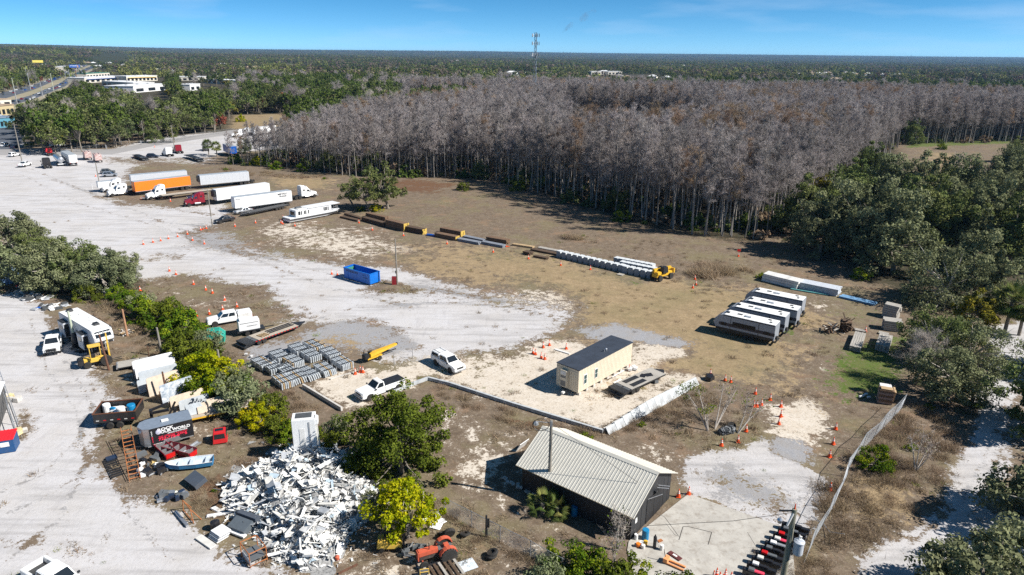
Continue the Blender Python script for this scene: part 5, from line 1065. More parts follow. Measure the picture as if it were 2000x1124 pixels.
# four identical travel trailers
def travel_trailer(lb, loc, rz):
 t = thing('travel_trailer', lb, 'camper', loc, rz, 'travel trailers parked side by side'); Wd = 2.45; f = 4.4; H = 3.2
 prof = [(f, 1.15), (f + .28, 1.75), (f + .12, 2.4), (f - .75, 3.08), (f - 1.2, H), (-f, H), (-f, .75), (f - .2, .75)]
 MB().prism(prof, -Wd / 2, Wd / 2).build('body', mat('camper_grey', (.27, .30, .35), .4, var=.04, dirt=.1), t, bevel=.04)
 MB().box(-.6, 0, H + .02, 2 * f - 1.3, Wd - .05, .05).build('roof', mat('camper_roof', (.80, .80, .79), .5, var=.04, dirt=.15), t)
 MB().loft([[(f + .30, -Wd / 2 + .03, 1.75), (f + .30, Wd / 2 - .03, 1.75), (f + .30, Wd / 2 - .03, 1.9), (f + .30, -Wd / 2 + .03, 1.9)], [(f - .72, -Wd / 2 + .03, 3.03), (f - .72, Wd / 2 - .03, 3.03), (f - .74, Wd / 2 - .03, 3.14), (f - .74, -Wd / 2 + .03, 3.14)]]).build('front_cap', silver, t)
 for s_ in (-1, 1):
  y = s_ * (Wd / 2 + .006)
  MB().box(-.3, y, 1.72, 2 * f - .5, .014, .5).build('dark_stripe', mat('camper_navy', (.015, .02, .045), .35), t); MB().box(-.5, y, 3.08, 2 * f - 1.2, .016, .12).build('roof_trim', darkb, t); MB().box(0, y, .92, 2 * f - .3, .016, .42).build('skirt', darkb, t)
  for x, w in ((-3.3, .95), (-.75, 1.7), (.95, 1.7), (3.1, .8)): MB().box(x, s_ * (Wd / 2 + .014), 2.05 if abs(x) < 2 else 1.75, w, .03, .62 if abs(x) < 2 else .5).build('side_window', mat('tinted_glass', (.012, .012, .014), .35, var=.05, spec=.25), t, bevel=.008)
  for x in (-2.05, 2.1): MB().box(x, y, 2.0, .07, .02, 2.2).build('seam', darkb, t)
  for x in (-.9, -.02): wheel(t, x - .3, s_ * 1.02, .35, .24)
 for x, y, sx, sy, nm, m_ in ((3.0, .1, .6, .6, 'roof_vent', glass), (1.2, -.1, .75, .35, 'skylight', greyp), (-.15, .0, .95, .8, 'air_conditioner', white), (-3.1, -.5, .5, .2, 'roof_vent', darkb), (-3.5, .4, .35, .35, 'roof_vent', greyp)): MB().box(x, y, H + (.16 if nm == 'air_conditioner' else .1), sx, sy, .26 if nm == 'air_conditioner' else .12).build(nm, m_, t, bevel=.03)
 MB().box(f + .55, 0, .62, 1.5, .5, .14).build('tongue', darkb, t); MB().tube((-f - .28, .3, 1.05), (-f - .08, .3, 1.05), .34, n=14).build('spare_wheel', tyre, t); MB().box(-f - .16, 0, .55, .2, 2.2, .16).build('rear_bumper', darkb, t)
 return t
tt = []
for (pa, pb), lb in zip([((1509, 673), (1396, 646)), ((1526, 655), (1420, 630)), ((1547, 642), (1445, 617)), ((1563, 622), (1455, 598))], ['grey and navy travel trailer, nearest of the row of four', 'grey and navy travel trailer, second of the four, counted from the camera', 'grey and navy travel trailer, third of the four, between two others', 'grey and navy travel trailer, farthest of the row of four']):
 c, h, L = place(pa, pb, 0.3, 2.45)
 if not tt: tt.append(travel_trailer(lb, (*c, 0), h)); h0 = h
 else: tt.append(clone(tt[0], c, h0, lb))
# fifth-wheel camper on the lane
def fifth_wheel(lb, loc, rz):
 t = thing('fifth_wheel_camper', lb, 'camper', loc, rz); Wd = 2.5; f = 6.1; H = 3.85; bm = mat('camper_white', (.50, .52, .56), .4, var=.05, dirt=.12)
 MB().prism([(f - 2.4, .95), (f - 2.4, 1.9), (f - .2, 2.0), (f + .2, 2.35), (f + .15, 3.0), (f - .25, 3.7), (f - .6, H), (-f, H - .1), (-f, .7), (f - 2.6, .7)], -Wd / 2, Wd / 2).build('body', bm, t, bevel=.05)
 MB().box(-.3, 0, H + .0, 2 * f - 1.1, Wd - .04, .06, ry=-.008).build('roof', mat('camper_roof', (.80, .80, .79), .5, var=.04, dirt=.15), t)
 MB().prism([(f - .24, 3.66), (f + .13, 3.02), (f + .19, 2.9), (f - .1, 3.66)], -.98, .98).build('front_window', glass, t); MB().loft([[(f + .2, -1.1, 2.3), (f + .2, 1.1, 2.3), (f + .16, 1.15, 2.85), (f + .16, -1.15, 2.85)], [(f + .42, -.7, 2.45), (f + .42, .7, 2.45), (f + .38, .8, 2.8), (f + .38, -.8, 2.8)]]).build('front_cap', white, t, bevel=.05)
 M = face_frame((f + .02, 0, 3.42), (0, 1, 0), (-.5, 0, .86)); text_part('MONTANA', .3, white, t, M, .03, squeeze=1.35)
 for x, s_, ln in ((3.2, -1, 1.9), (-3.6, -1, 2.0), (2.2, 1, 3.0), (-1.6, 1, 2.6)):
  o = MB().box(x, s_ * (Wd / 2 + .35), 2.0, ln, .8, 2.2).build('slide_out', bm, t, bevel=.03); MB().box(0, 0, 1.13, ln + .06, .84, .05).build('awning_cover', darkb, o, loc=(x, s_ * (Wd / 2 + .35), 2.0))
  MB().box(0, s_ * .41, .3, ln * .6, .02, .6).build('window', glass, o, loc=(x, s_ * (Wd / 2 + .35), 2.0)); MB().box(ln / 2 + .01, 0, -.1, .02, .6, 1.9).build('end_panel', darkb, o, loc=(x, s_ * (Wd / 2 + .35), 2.0))
 MB().box(.4, -Wd / 2 - .01, 1.7, .7, .03, 1.9).build('door', greyp, t); MB().box(-1.5, -Wd / 2 - .01, 2.5, .9, .03, .6).build('side_window', glass, t); MB().box(1.4, -Wd / 2 - .012, 2.5, .5, .03, .6).build('side_window', glass, t)
 for x, y in ((3.6, .2), (-4.9, -.1)): MB().box(x, y, H + .2, .95, .75, .32, taper=(.8, .8)).build('air_conditioner', darkb, t, bevel=.04)
 for x, y in ((-2.2, .3), (-1.0, -.4), (-2.9, -.5), (1.4, .3), (.2, .7)): MB().box(x, y, H + .06, .4, .28, .1).build('roof_vent', whiteD, t)
 for k in (-1, 1):
  for x in (-1.6, -.7): wheel(t, x, k * 1.05, .38, .26)
 MB().box(f - 2.0, 0, 1.3, .5, .3, 1.0).build('hitch', darkb, t); MB().box(f - 2.6, .9, .4, .12, .12, .8).build('landing_leg', galv, t); MB().box(f - 2.6, -.9, .4, .12, .12, .8).build('landing_leg', galv, t)
 g = MB()
 for k in range(4): g.box(.4, -Wd / 2 - .35 - k * .26, .75 - k * .18, .7, .24, .04)
 g.build('steps', darkb, t); return t
fifth_wheel('long white fifth-wheel camper with black slide-out covers on the lane', (-60.6, 89.9, 0), math.radians(-39))
# ------------------------------------------------------------------ the black shed
sheetw = mat('ribbed_roof_metal', (.60, .58, .52), .45, .1, var=.07, scale=.7, dirt=.12); wallk = mat('black_siding', (.022, .024, .028), .6, var=.3, scale=1.5, stretch=(1, 1, .3), dirt=.1)
concslab = mat('stained_slab', (.50, .48, .44), .85, var=.12, scale=.7, col2=(.36, .34, .31), dirt=.9, bump=.1, bscale=6)
def shed():
 t = thing('shed', 'black walled shed with a pale ribbed metal gable roof', 'shed', (8.2, 55.9, 0), math.radians(-38)); Lx, sp, ze, zr = 12.75, 8.6, 2.7, 5.0; hx, hy = Lx / 2 - .5, sp / 2 - .5
 zw = ze + (zr - ze) * (.5 / (sp / 2)) - .12
 w = MB()
 for x in (-hx, hx): w.prism([(-hy, 0), (hy, 0), (hy, zw), (0, zr - .12), (-hy, zw)], x - .06, x + .06, 'x')
 w.build('gable_wall', wallk, t); w = MB(); w.box(0, hy, zw / 2, Lx - 1.12, .12, zw - .02); w.box(0, -hy, zw / 2, Lx - 1.12, .12, zw - .02); w.build('side_wall', wallk, t)
 for s_ in (-1, 1):
  a = math.atan2(zr - ze, sp / 2); ln = math.hypot(zr - ze, sp / 2); rp = MB().box(0, 0, 0, Lx, ln, .03).build('roof', sheetw, t, loc=(0, s_ * sp / 4, (ze + zr) / 2)); rp.rotation_euler = (-s_ * a, 0, 0)
  rib = MB().prism([(-.035, .015), (.035, .015), (.02, .05), (-.02, .05)], -ln / 2, ln / 2).mesh('rib', sheetw)
  for k in range(42): o = link_mesh('rib', rib, rp); o.location = (-Lx / 2 + .06 + k * (Lx - .12) / 41, 0, 0)
  tr_ = MB().box(0, s_ * -ln / 2 * -1, -.02, Lx + .02, .05, .1).build('eave_trim', mat('trim', (.35, .30, .22), .6), rp)
 MB().loft([[(-Lx / 2, -.28, zr - .08), (-Lx / 2, 0, zr + .075), (-Lx / 2, .28, zr - .08)], [(Lx / 2, -.28, zr - .08), (Lx / 2, 0, zr + .075), (Lx / 2, .28, zr - .08)]], closed=False).build('ridge_cap', sheetw, t)
 x = hx + .075
 for y in (-.35, 1.1): MB().box(x, y, 1.25, .05, 1.4, 2.5).build('door', mat('door_black', (.012, .013, .016), .6, var=.4), t)
 MB().box(x + .1, .35, 2.75, .3, .35, .25).build('floodlight', darkb, t); g = MB(); g.tube((x, -.9, 2.55), (x + .9, .1, 2.95), .03); g.tube((x, 1.0, 3.0), (x + .9, 1.5, 3.0), .04); g.tube((x, .8, 2.85), (x + .9, 1.35, 2.85), .04); g.build('conduit', galv, t)
 MB().box(x - .03, -2.9, 1.5, .04, .35, .5).build('notice', white, t)
 for y in (-2.0, 2.3, 3.2): MB().box(x - .005, y, 1.5, .02, .06, 3.0).build('batten', wallk, t)
 # lean-to clutter on the shady side
 return t
sh = shed()
bar = MB().lathe([(.28, 0), (.3, .1), (.3, .8), (.28, .9)], n=14)
slab = MB().prism([at(1228, 1058), at(1332, 975), at(1345, 966), at(1546, 1036), at(1560, 1240), at(1270, 1240), at(1225, 1075)], -.1, .05, 'z').build('concrete_slab', concslab); struct(slab)
crk = mat('crack_filler', (.06, .055, .05), .9)
g = MB()
def crack(pts, w):
 q = [at(*p, .055) for p in pts]
 for a, b in zip(q[:-1], q[1:]):
  d = Vector((b[0] - a[0], b[1] - a[1], 0)).normalized(); n = Vector((-d.y, d.x, 0)) * w; g.add([(a[0] - n.x, a[1] - n.y, .056), (b[0] - n.x, b[1] - n.y, .056), (b[0] + n.x, b[1] + n.y, .056), (a[0] + n.x, a[1] + n.y, .056)], [(0, 1, 2, 3)])
crack([(1286, 985), (1265, 993), (1298, 1010), (1325, 1047)], .02); crack([(1326, 1055), (1334, 1029), (1345, 1029), (1390, 1040), (1383, 1064)], .035); crack([(1300, 1022), (1318, 1045), (1330, 1050)], .012); crack([(1460, 1040), (1490, 1090), (1500, 1124)], .015)
o = g.build('slab_cracks', crk); struct(o)
for nm, lb, p, col in (('blue_barrel', 'blue plastic barrel at the corner of the shed', (1260, 1053), bluep), ('white_bucket', 'white bucket standing beside the blue barrel', (1242, 1054), white), ('grey_bucket', 'pale grey bucket on the slab edge', (1292, 1075), whiteD)):
 t = thing(nm, lb, 'barrel' if 'barrel' in nm else 'bucket', (*at(*p), 0)); s_ = 1.0 if 'barrel' in nm else .55
 MB().lathe([(.29 * s_, 0), (.31 * s_, .1), (.31 * s_, .9 * s_), (.28 * s_, .98 * s_)], n=16).build('body', col if col is not bluep else mat('barrel_blue', (.01, .20, .42), .4, dirt=.2), t); MB().lathe([(.3 * s_, .96 * s_), (.3 * s_, 1.0 * s_), (.2 * s_, 1.01 * s_)], n=16).build('lid', col if col is not bluep else MATS['barrel_blue'], t)
t = thing('gas_cylinder', 'dark steel cylinder on the slab between barrel and grey bucket', 'cylinder', (*at(1278, 1071), 0)); MB().lathe([(.14, 0), (.15, .1), (.15, 1.15), (.06, 1.3), (.04, 1.4)], n=12).build('body', darkb, t); MB().tube((.15, 0, 1.0), (.35, 0, .1), .02).build('hose', galv, t)
t = thing('bucket_pile', 'heap of white and yellow buckets against the shed bushes', 'buckets', (*at(1252, 1066), 0))
for dx, dy, m_, rz in ((0, 0, white, 0), (.4, .1, yelp, 1), (.1, -.4, whiteD, 2), (-.3, -.2, orangep, .5)): MB().lathe([(.15, 0), (.18, .38), (.14, .39)], n=12).build('bucket', m_, t, loc=(dx, dy, .02))
t = thing('pallet_jack', 'orange pallet jack lying beside the slab edge', 'pallet jack', (*at(1300, 1098), .06), math.radians(-35)); om = mat('jack_orange', (.75, .32, .13), .6, dirt=.3)
MB().box(.9, .22, .1, 1.5, .16, .1).build('fork', om, t); MB().box(.9, -.22, .1, 1.5, .16, .1).build('fork', om, t); MB().box(.05, 0, .25, .35, .62, .4).build('body', om, t); MB().tube((-.05, 0, .4), (-.25, 0, 1.1), .03).build('handle', darkb, t)
t = thing('sign_board', 'dark red board lying on the slab beside the pallet jack', 'sign', (*at(1318, 1088), .06), math.radians(-50)); MB().box(0, 0, .05, 1.2, .45, .08).build('board', mat('maroon_board', (.12, .03, .03), .6), t); MB().box(0, 0, .1, .4, .2, .02).build('emblem', whiteD, t)
t = thing('steel_plate', 'rusty square plate on the slab beside the cylinder', 'plate', (*at(1289, 1058), .06), .5); MB().box(0, 0, .03, .45, .3, .05).build('plate', rusto, t)
t = thing('a_frame_rack', 'pipe frame and tarp leaning in the shade of the shed wall', 'rack', (*at(1150, 1005), 0), math.radians(-38)); g = MB()
for x in (-1.6, 1.6):
 g.tube((x, -.5, 0), (x, 0, 1.6), .03); g.tube((x, .5, 0), (x, 0, 1.6), .03)
g.tube((-1.6, 0, 1.6), (1.6, 0, 1.6), .03); g.build('frame', galv, t); MB().box(.3, -.3, .5, 1.8, 1.2, .1, rx=.8).build('tarp', mat('tarp_blue', (.02, .07, .2), .6), t); MB().lathe([(.3, 0), (.3, .9)], n=12).build('barrel', MATS['barrel_blue'], t, loc=(-1.0, -.9, 0))
t = thing('broken_slab_strip', 'strip of pale block rubble along the shaded shed wall', 'rubble', (*at(1020, 955), 0), math.radians(-38)); rr = random.Random(2)
for k in range(16): MB().box(-2.5 + k * .34 + rr.random() * .1, rr.random() * .5 - .25, .09, .3, .34, .16, rz=rr.random()).build('block', conc, t)
t = thing('awning_board', 'white board leaning behind the shed gable end', 'board', (*at(1020, 878), 0), math.radians(52)); MB().box(0, 0, .5, 1.6, .06, 1.2, rx=.5).build('board', white, t)

# ------------------------------------------------------------------ office trailer
def office():
 hd = math.radians(47.9); c = at(1129, 769, .45); Lx, Wd = 11.9, 3.45; cx = c[0] + math.cos(hd) * Lx / 2 - math.sin(hd) * Wd / 2; cy = c[1] + math.sin(hd) * Lx / 2 + math.cos(hd) * Wd / 2
 t = thing('office_trailer', 'cream office trailer with a dark flat roof on the sand', 'trailer', (cx, cy, 0), hd); z0, z1 = .5, 3.5
 MB().box(0, 0, (z0 + z1) / 2, Lx, Wd, z1 - z0).build('body', offw, t); MB().box(0, 0, z1 + .05, Lx + .1, Wd + .1, .1).build('roof', mat('dark_roofing', (.03, .04, .06), .75, var=.25, scale=.8, bump=.2), t)
 MB().box(0, 0, z1 - .32, Lx + .04, Wd + .04, .03).build('siding_band', mat('cream_trim', (.52, .44, .33), .6), t)
 rib = MB().box(0, 0, 0, .03, .02, z1 - z0 - .05).mesh('siding_batten', MATS['cream_trim'])
 for k in range(38):
  o = link_mesh('siding_batten', rib, t); o.location = (-Lx / 2 + .15 + k * .315, -Wd / 2 - .008, (z0 + z1) / 2)
 for k in range(11):
  o = link_mesh('siding_batten', rib, t); o.location = (-Lx / 2 - .008, -Wd / 2 + .15 + k * .315, (z0 + z1) / 2); o.rotation_euler = (0, 0, PI2)
 for x in (-4.6, -2.3):
  w = MB().box(x, -Wd / 2 - .03, 1.95, .62, .05, 1.3).build('window', white, t)
  for dz in (-.3, .3): MB().box(x, -Wd / 2 - .065, 1.95 + dz, .5, .02, .54).build('pane', mat('window_green', (.05, .09, .09), .1, spec=.8), w)
 a = MB().box(-Lx / 2 - .22, .35, 1.95, .42, 1.0, 2.2).build('air_conditioner', offw, t, bevel=.03)
 for z, hz in ((1.3, .7), (2.2, .3)): MB().box(-Lx / 2 - .44, .35, z, .02, .8, hz).build('grille', greyp, a)
 MB().box(-Lx / 2 - .44, .35, 2.7, .02, .8, .45).build('label_panel', whiteD, a)
 for k in range(8):
  for y in (-1.4, 1.4): MB().box(-Lx / 2 + .6 + k * 1.52, y, .24, .4, .4, .48).build('pier_block', conc, t)
 g = MB(); g.box(0, 1.0, .42, Lx - .2, .15, .14); g.box(0, -1.0, .42, Lx - .2, .15, .14); g.build('underframe', darkb, t)
 MB().lathe([(.14, 0), (.18, .25), (.08, .34)], n=10).build('roof_cap', silver, t, loc=(1.2, -.7, z1 + .1)); MB().lathe([(.07, 0), (.07, .3)], n=10).build('vent_pipe', silver, t, loc=(.7, -.75, z1 + .1))
 MB().tube((-Lx / 2 - .1, 0, .5), (-Lx / 2 - 1.1, 0, .4), .06).build('hitch', darkb, t)
 MB().box(-Lx / 2 - 1.0, -.15, .42, .4, .3, .22).build('hitch_block', whiteD, t)
 for s0, s1 in (((3.4, -2.3, .55), (.6, -2.3, .55)),):
  g = MB(); g.tube(s0, s1, .05); g.tube((1.4, -2.3, 0), (1.4, -2.3, .55), .04); g.tube((2.9, -2.3, 0), (2.9, -2.3, .55), .04); g.build('handrail', white, t)
 return t
PI2 = math.pi / 2
office()
def rubbish(name, lb, px, items, seed=0, cat_='scrap', rad=.6, z=0):
 t = thing(name, lb, cat_, (*at(*px), z)); r = random.Random(seed)
 for nm, m_, (sx, sy, sz), n in items:
  for k in range(n): MB().box(0, 0, 0, sx * (.7 + .6 * r.random()), sy * (.7 + .6 * r.random()), sz, taper=(.9, .9)).build(nm, m_, t, loc=(r.uniform(-rad, rad), r.uniform(-rad, rad) * .7, sz / 2 + r.random() * .12), rz=r.random() * 3).rotation_euler[0] = r.uniform(-.25, .25)
 return t
rubbish('bag_pile', 'white sacks and a cone heaped at the far end of the office trailer', (1233, 722), [('sack', white, (.6, .45, .3), 5), ('sack', whiteD, (.5, .4, .25), 3)], 3)
rubbish('tank_pile', 'black bins and hoses beside the grey-decked trailer', (1264, 742), [('bin', blackp, (.9, .9, .9), 2), ('mesh_roll', greyp, (1.1, .5, .35), 3)], 4, rad=1.0)
rubbish('black_bin', 'black bin and bags beside the end of the block wall', (1381, 741), [('bin', blackp, (.8, .7, .5), 2)], 5, rad=.4)
t = thing('tarp_heap', 'grey plastic-wrapped heap at the foot of the leafless trees', 'tarp', (*at(1418, 846), 0)); rr = np.random.default_rng(5)
V, F, T = leaves(np.array([[0, 0, .35], [.6, .25, .3], [-.4, -.1, .25]]), .5, 160, .16, rr, shell=.9); link_mesh('tarp', np_mesh('tarp', V, F, mat('shiny_tarp', (.16, .17, .18), .25, var=.5)), t)
t = thing('tyre_pair', 'dark tyre leaning behind the plastic-wrapped heap', 'tyre', (*at(1428, 838), 0)); MB().lathe([(.3, -.12), (.5, -.12), (.52, .12), (.3, .12)], n=18).build('tyre', tyre, t, loc=(0, 0, .3)).rotation_euler = (.9, 0, 0)
for lb, p, q in (('white plank lying by the back corner of the office trailer', (1084, 683), (1113, 692)), ('loose white board under the office trailer rail', (1200, 750), (1213, 742))):
 c, h, L = place(p, q); t = thing('plank', lb, 'plank', (*c, 0), h); MB().box(0, 0, .06, L, .35, .08).build('board', whiteD, t)

# ------------------------------------------------------------------ block walls round the sand pad
whblock = mat('painted_block', (.50, .52, .53), .85, col2=(.34, .37, .40), scale=1.6, dirt=.7, stretch=(1, 1, .4))
def wall(lb, pts, h, w, m_, name='block_wall'):
 q = [at(*p) for p in pts]; t = thing(name, lb, 'wall', (*q[0], 0)); r = random.Random(len(lb))
 for a, b in zip(q[:-1], q[1:]):
  L = math.hypot(b[0] - a[0], b[1] - a[1]); hd = math.atan2(b[1] - a[1], b[0] - a[0]); n = max(1, int(L / 1.2))
  for k in range(n):
   s = (k + .5) / n; hh = h if not hasattr(h, '__len__') else h[0] + (h[1] - h[0]) * s
   MB().box(0, 0, hh / 2, L / n - .02, w, hh).build('block', m_, t, loc=(a[0] + (b[0] - a[0]) * s - q[0][0], a[1] + (b[1] - a[1]) * s - q[0][1], 0), rz=hd)
 return t
wall('long low white kerb wall between the sand pad and the dead weeds', [(836, 742), (880, 753), (1000, 792), (1178, 846)], .42, .3, whblock); wall('short white kerb wall running from the corner toward the service truck', [(836, 742), (795, 757), (770, 768)], .4, .3, whblock)
wall('grey stem wall by the steel bundles ending behind the cedar', [(592, 757), (668, 803)], .5, .25, conc); wall('pale kerb strip in front of the steel bundles', [(645, 742), (692, 728)], .15, .2, conc)
def slanted(lb, a, b, hts, n):
 """row of white panels leaning outward at the right side of the pad"""
 A, B = at(*a), at(*b); hd = math.atan2(B[1] - A[1], B[0] - A[0]); L = math.hypot(B[0] - A[0], B[1] - A[1]); t = thing('panel_wall', lb, 'wall', (*A, 0), hd)
 for k in range(n):
  hh = hts[k]; MB().box(0, -.25, hh / 2 - .05, L / n - .03, .12, hh * 1.25, rx=-.62).build('panel', whblock, t, loc=((k + .5) * L / n, 0, 0)); MB().box(0, .22, hh / 2 - .1, L / n - .03, .2, hh - .2).build('block', conc, t, loc=((k + .5) * L / n, 0, 0))
slanted('white-painted panel wall leaning outward along the right side of the sand pad', (1182, 846), (1358, 748), [.7, .8, .9, 1.0, 1.08, 1.12, 1.12, 1.08, 1.02, .96, .9, .86], 12)

# ------------------------------------------------------------------ traffic cones
con_o = mat('cone_orange', (.80, .09, .015), .5, var=.06, dirt=.1); con_w = mat('cone_white', (.75, .72, .70), .4)
def cone_proto(lb, loc):
 t = thing('traffic_cone', lb, 'cone', loc)
 MB().box(0, 0, .03, .42, .42, .06).build('base', con_o, t); MB().lathe([(.19, .05), (.165, .16), (.03, .90), (.02, .92)], n=12).build('body', con_o, t)
 for z0, z1 in ((.42, .55), (.62, .72)): MB().lathe([(.165 - (z0 - .16) * .182 + .006, z0), (.165 - (z1 - .16) * .182 + .006, z1)], n=12).build('reflective_collar', con_w, t)
 return t
CONES = [((1441, 864), 'cone on the near corner of the white apron under the leafless trees'), ((1409, 871), 'cone left of another at the top edge of the white apron'), ((1457, 843), 'cone right of the leaning bare tree'), ((1521, 829), 'cone at the left edge of the white sand patch'), ((1525, 814), 'cone just behind another at the left edge of the white sand patch'), ((1525, 795), 'cone halfway up the curved row beside the white sand patch'), ((1504, 782), 'cone in the curved row, up-left of the white sand patch'), ((1475, 770), 'cone at the bend of the curved row among bare branches'), ((1427, 747), 'right one of two close cones among bare branches'), ((1427 - 11, 749 - 5), 'left one of two close cones among bare branches'), ((1387, 733), 'cone beside the black bin at the end of the panel wall'), ((1472, 795), 'faded cone in the brush, left of three'), ((1478, 795), 'faded cone in the brush, middle of three'), ((1487, 792), 'whitish cone in the brush, right of three'),
 ((1632, 839), 'cone on the right side of the white sand patch, upper of three'), ((1627, 868), 'cone on the right side of the sand, middle of three'), ((1620, 893), 'cone on the right side of the sand, lower of three'), ((1621, 958), 'cone beside the chain-link fence at the edge of the white apron'), ((1325, 971), 'cone at the right corner of the black shed'), ((1345, 966), 'cone just right of the one at the shed corner'),
 ((1061, 679), 'cone by the planks, second from the left behind the office trailer'), ((1073, 675), 'cone standing on a black bag behind the office trailer'), ((1106, 682), 'cone nearest the office trailer roof line'), ((1041, 691), 'left one of the lower pair of cones on the sand'), ((1046, 693), 'second cone of the left close pair on the sand'), ((1057, 700), 'cone in the lowest pair on the sand, left'), ((1064, 702), 'cone in the lowest pair on the sand, right'), ((1229, 724), 'cone at the far end of the office trailer'),
 ((694, 731), 'cone left of two by the yellow conveyor trailer'), ((704, 727), 'middle cone in front of the yellow conveyor trailer'), ((709, 728), 'right cone in front of the yellow conveyor trailer'),
 ((648, 536), 'left cone beside the blue dumpster'), ((659, 538), 'cone nearest the blue dumpster'), ((963, 493), 'cone in front of the grey timber stacks'), ((873, 477), 'cone in front of the wooden bundles, right'), ((788, 461), 'cone in front of the tall wooden bundles'), ((727, 450), 'cone in front of the dark wooden bundles'), ((701, 436), 'cone at the left end of the dark timber'), ((1032, 506), 'cone left of the wrapped cubes in front of dark timber'), ((1095, 519), 'cone in front of the first wrapped cubes'), ((1153, 527), 'cone in front of the middle of the wrapped cubes'),
 ((1353, 563), 'nearest of three cones by the pampas clump'), ((1359, 557), 'middle of three cones by the pampas clump'), ((1357, 546), 'farthest of three cones, at the pampas clump'), ((1690, 648), 'cone standing by the grey pallets under the trees'), ((1442, 501), 'distant cone at the shade edge behind the pampas'),
 ((576, 442), 'cone at the stern of the houseboat'), ((549, 436), 'left cone of three behind the houseboat'), ((552, 438), 'second cone of three behind the houseboat'), ((553, 427), 'cone between the car hauler and the houseboat'), ((499, 436), 'lone cone right of the black sedan'), ((459, 443), 'cone on the brown edge below the black sedan'),
 ((403, 447), 'cone near the lamp post at the lot entrance'), ((392, 450), 'cone beside a fallen one at the lot entrance'), ((366, 458), 'cone in the line across the lot entrance, first from the lamp post'), ((347, 463), 'cone in the line across the lot entrance, second'), ((329, 467), 'cone in the line across the lot entrance, third'), ((314, 471), 'cone in the line across the lot entrance, fourth'), ((299, 474), 'cone in the line across the lot entrance, fifth'), ((280, 478), 'cone in the line across the lot entrance, last before the oak'), ((376, 470), 'upper of two cones inside the lot entrance'), ((399, 477), 'lower of two cones inside the lot entrance'),
 ((331, 530), 'upper cone of the pair beyond the boundary oaks'), ((344, 537), 'lower cone of the pair beyond the boundary oaks'), ((378, 556), 'cone between the patches of weeds left of the lot'), ((274, 569), 'cone at the edge of the pepper hedge'), ((402, 567), 'cone below the dark weeds, first of the bent line to the service truck'), ((415, 573), 'cone second in the bent line to the service truck'), ((439, 587), 'cone third in the bent line to the service truck'), ((463, 600), 'cone fourth in the bent line to the service truck'), ((435, 606), 'cone just behind the cab of the service truck'), ((409, 614), 'cone in front of the bonnet of the service truck'), ((384, 618), 'cone half hidden by the hedge left of the service truck'),
 ((1393, 1133), 'cone in the cluster on the slab, left'), ((1399, 1128), 'tallest looking cone in the cluster on the slab'), ((1405, 1136), 'cone in the middle of the cluster on the slab'), ((1416, 1130), 'cone on the right of the cluster on the slab'), ((1427, 1136), 'rightmost cone of the cluster on the slab'), ((1411, 1140), 'front cone of the cluster on the slab'), ((187, 345), 'small distant cone beside the parked wagons'), ((276, 391), 'cone in front of the dark red car in the truck row'), ((333, 394), 'cone in front of the white rounded tractor'), ((362, 398), 'cone in front of the dark red tractor'), ((302, 288), 'distant cone beside the gate of the yard')]
cp = None
for i, (px, lb) in enumerate(CONES):
 lb = 'orange ' + lb if not lb.startswith(('faded', 'whitish')) else lb
 p = at(*px); z = .05 if px[1] > 1100 else 0
 c = cone_proto(lb, (*p, z)) if i == 0 else clone(cp, (*p, z), i * 1.3, lb, group='orange traffic cones')
 if i == 0: cp = c; c['group'] = 'orange traffic cones'
t = thing('fallen_cone', 'fallen orange cone lying in front of the grey timber stacks', 'cone', (*at(988, 483), .15)); MB().lathe([(.19, 0), (.165, .1), (.03, .86)], (0, 0, 0), 12, 'x').build('body', con_o, t)
t = thing('fallen_cone', 'fallen orange cone beside a standing one at the lot entrance', 'cone', (*at(396, 449), .15)); MB().lathe([(.19, 0), (.165, .1), (.03, .86)], (0, 0, 0), 12, 'y').build('body', con_o, t)

# ------------------------------------------------------------------ dumpster, poles
def dumpster(lb, loc, rz):
 t = thing('dumpster', lb, 'dumpster', loc, rz); Lx, Wd, H = 7.0, 2.45, 2.1; dm = mat('dumpster_blue', (.0, .14, .55), .45, var=.1, dirt=.2); th = .07
 b = MB(); b.box(0, -Wd / 2, H / 2 + .1, Lx, th, H - .2); b.box(0, Wd / 2, H / 2 + .1, Lx, th, H - .2); b.box(-Lx / 2, 0, H / 2 + .1, th, Wd - .1, H - .22); b.box(Lx / 2, 0, H / 2 + .1, th, Wd - .1, H - .22); b.box(0, 0, .25, Lx - .2, Wd - .2, .1); b.build('body', dm, t)
 g = MB(); g.box(0, -Wd / 2, H + .02, Lx + .16, .16, .12); g.box(0, Wd / 2, H + .02, Lx + .16, .16, .12); g.box(-Lx / 2, 0, H + .022, .16, Wd - .2, .12); g.box(Lx / 2, 0, H + .022, .16, Wd - .2, .12); g.build('rim', dm, t)
 g = MB(); g.box(0, .5, .1, Lx, .15, .2); g.box(0, -.5, .1, Lx, .15, .2); g.build('rails', darkb, t)
 MB().box(Lx / 2 + .05, 0, 1.1, .04, Wd - .3, .08).build('door_rib', dm, t)
 for k in range(3): MB().box(-2.3 + 2.3 * k, -Wd / 2 - .05, 1.05, .06, .04, 1.7).build('side_rib', dm, t)
 M = face_frame((-1.2, -Wd / 2 - .045, 1.68), (1, 0, 0), (0, 0, 1)); text_part('PETERSONS', .52, darkb, t, M, .006, squeeze=1.15, bold=.012)
 text_part('352', .28, darkb, t, face_frame((1.9, -Wd / 2 - .045, 1.6), (1, 0, 0), (0, 0, 1)), .006); text_part('527-1100', .3, darkb, t, face_frame((2.3, -Wd / 2 - .045, 1.2), (1, 0, 0), (0, 0, 1)), .006)
 MB().box(-Lx / 2 + .2, .2, 1.2, .03, 1.9, 1.4).build('green_liner', mat('liner', (.05, .22, .14), .6), t); return t
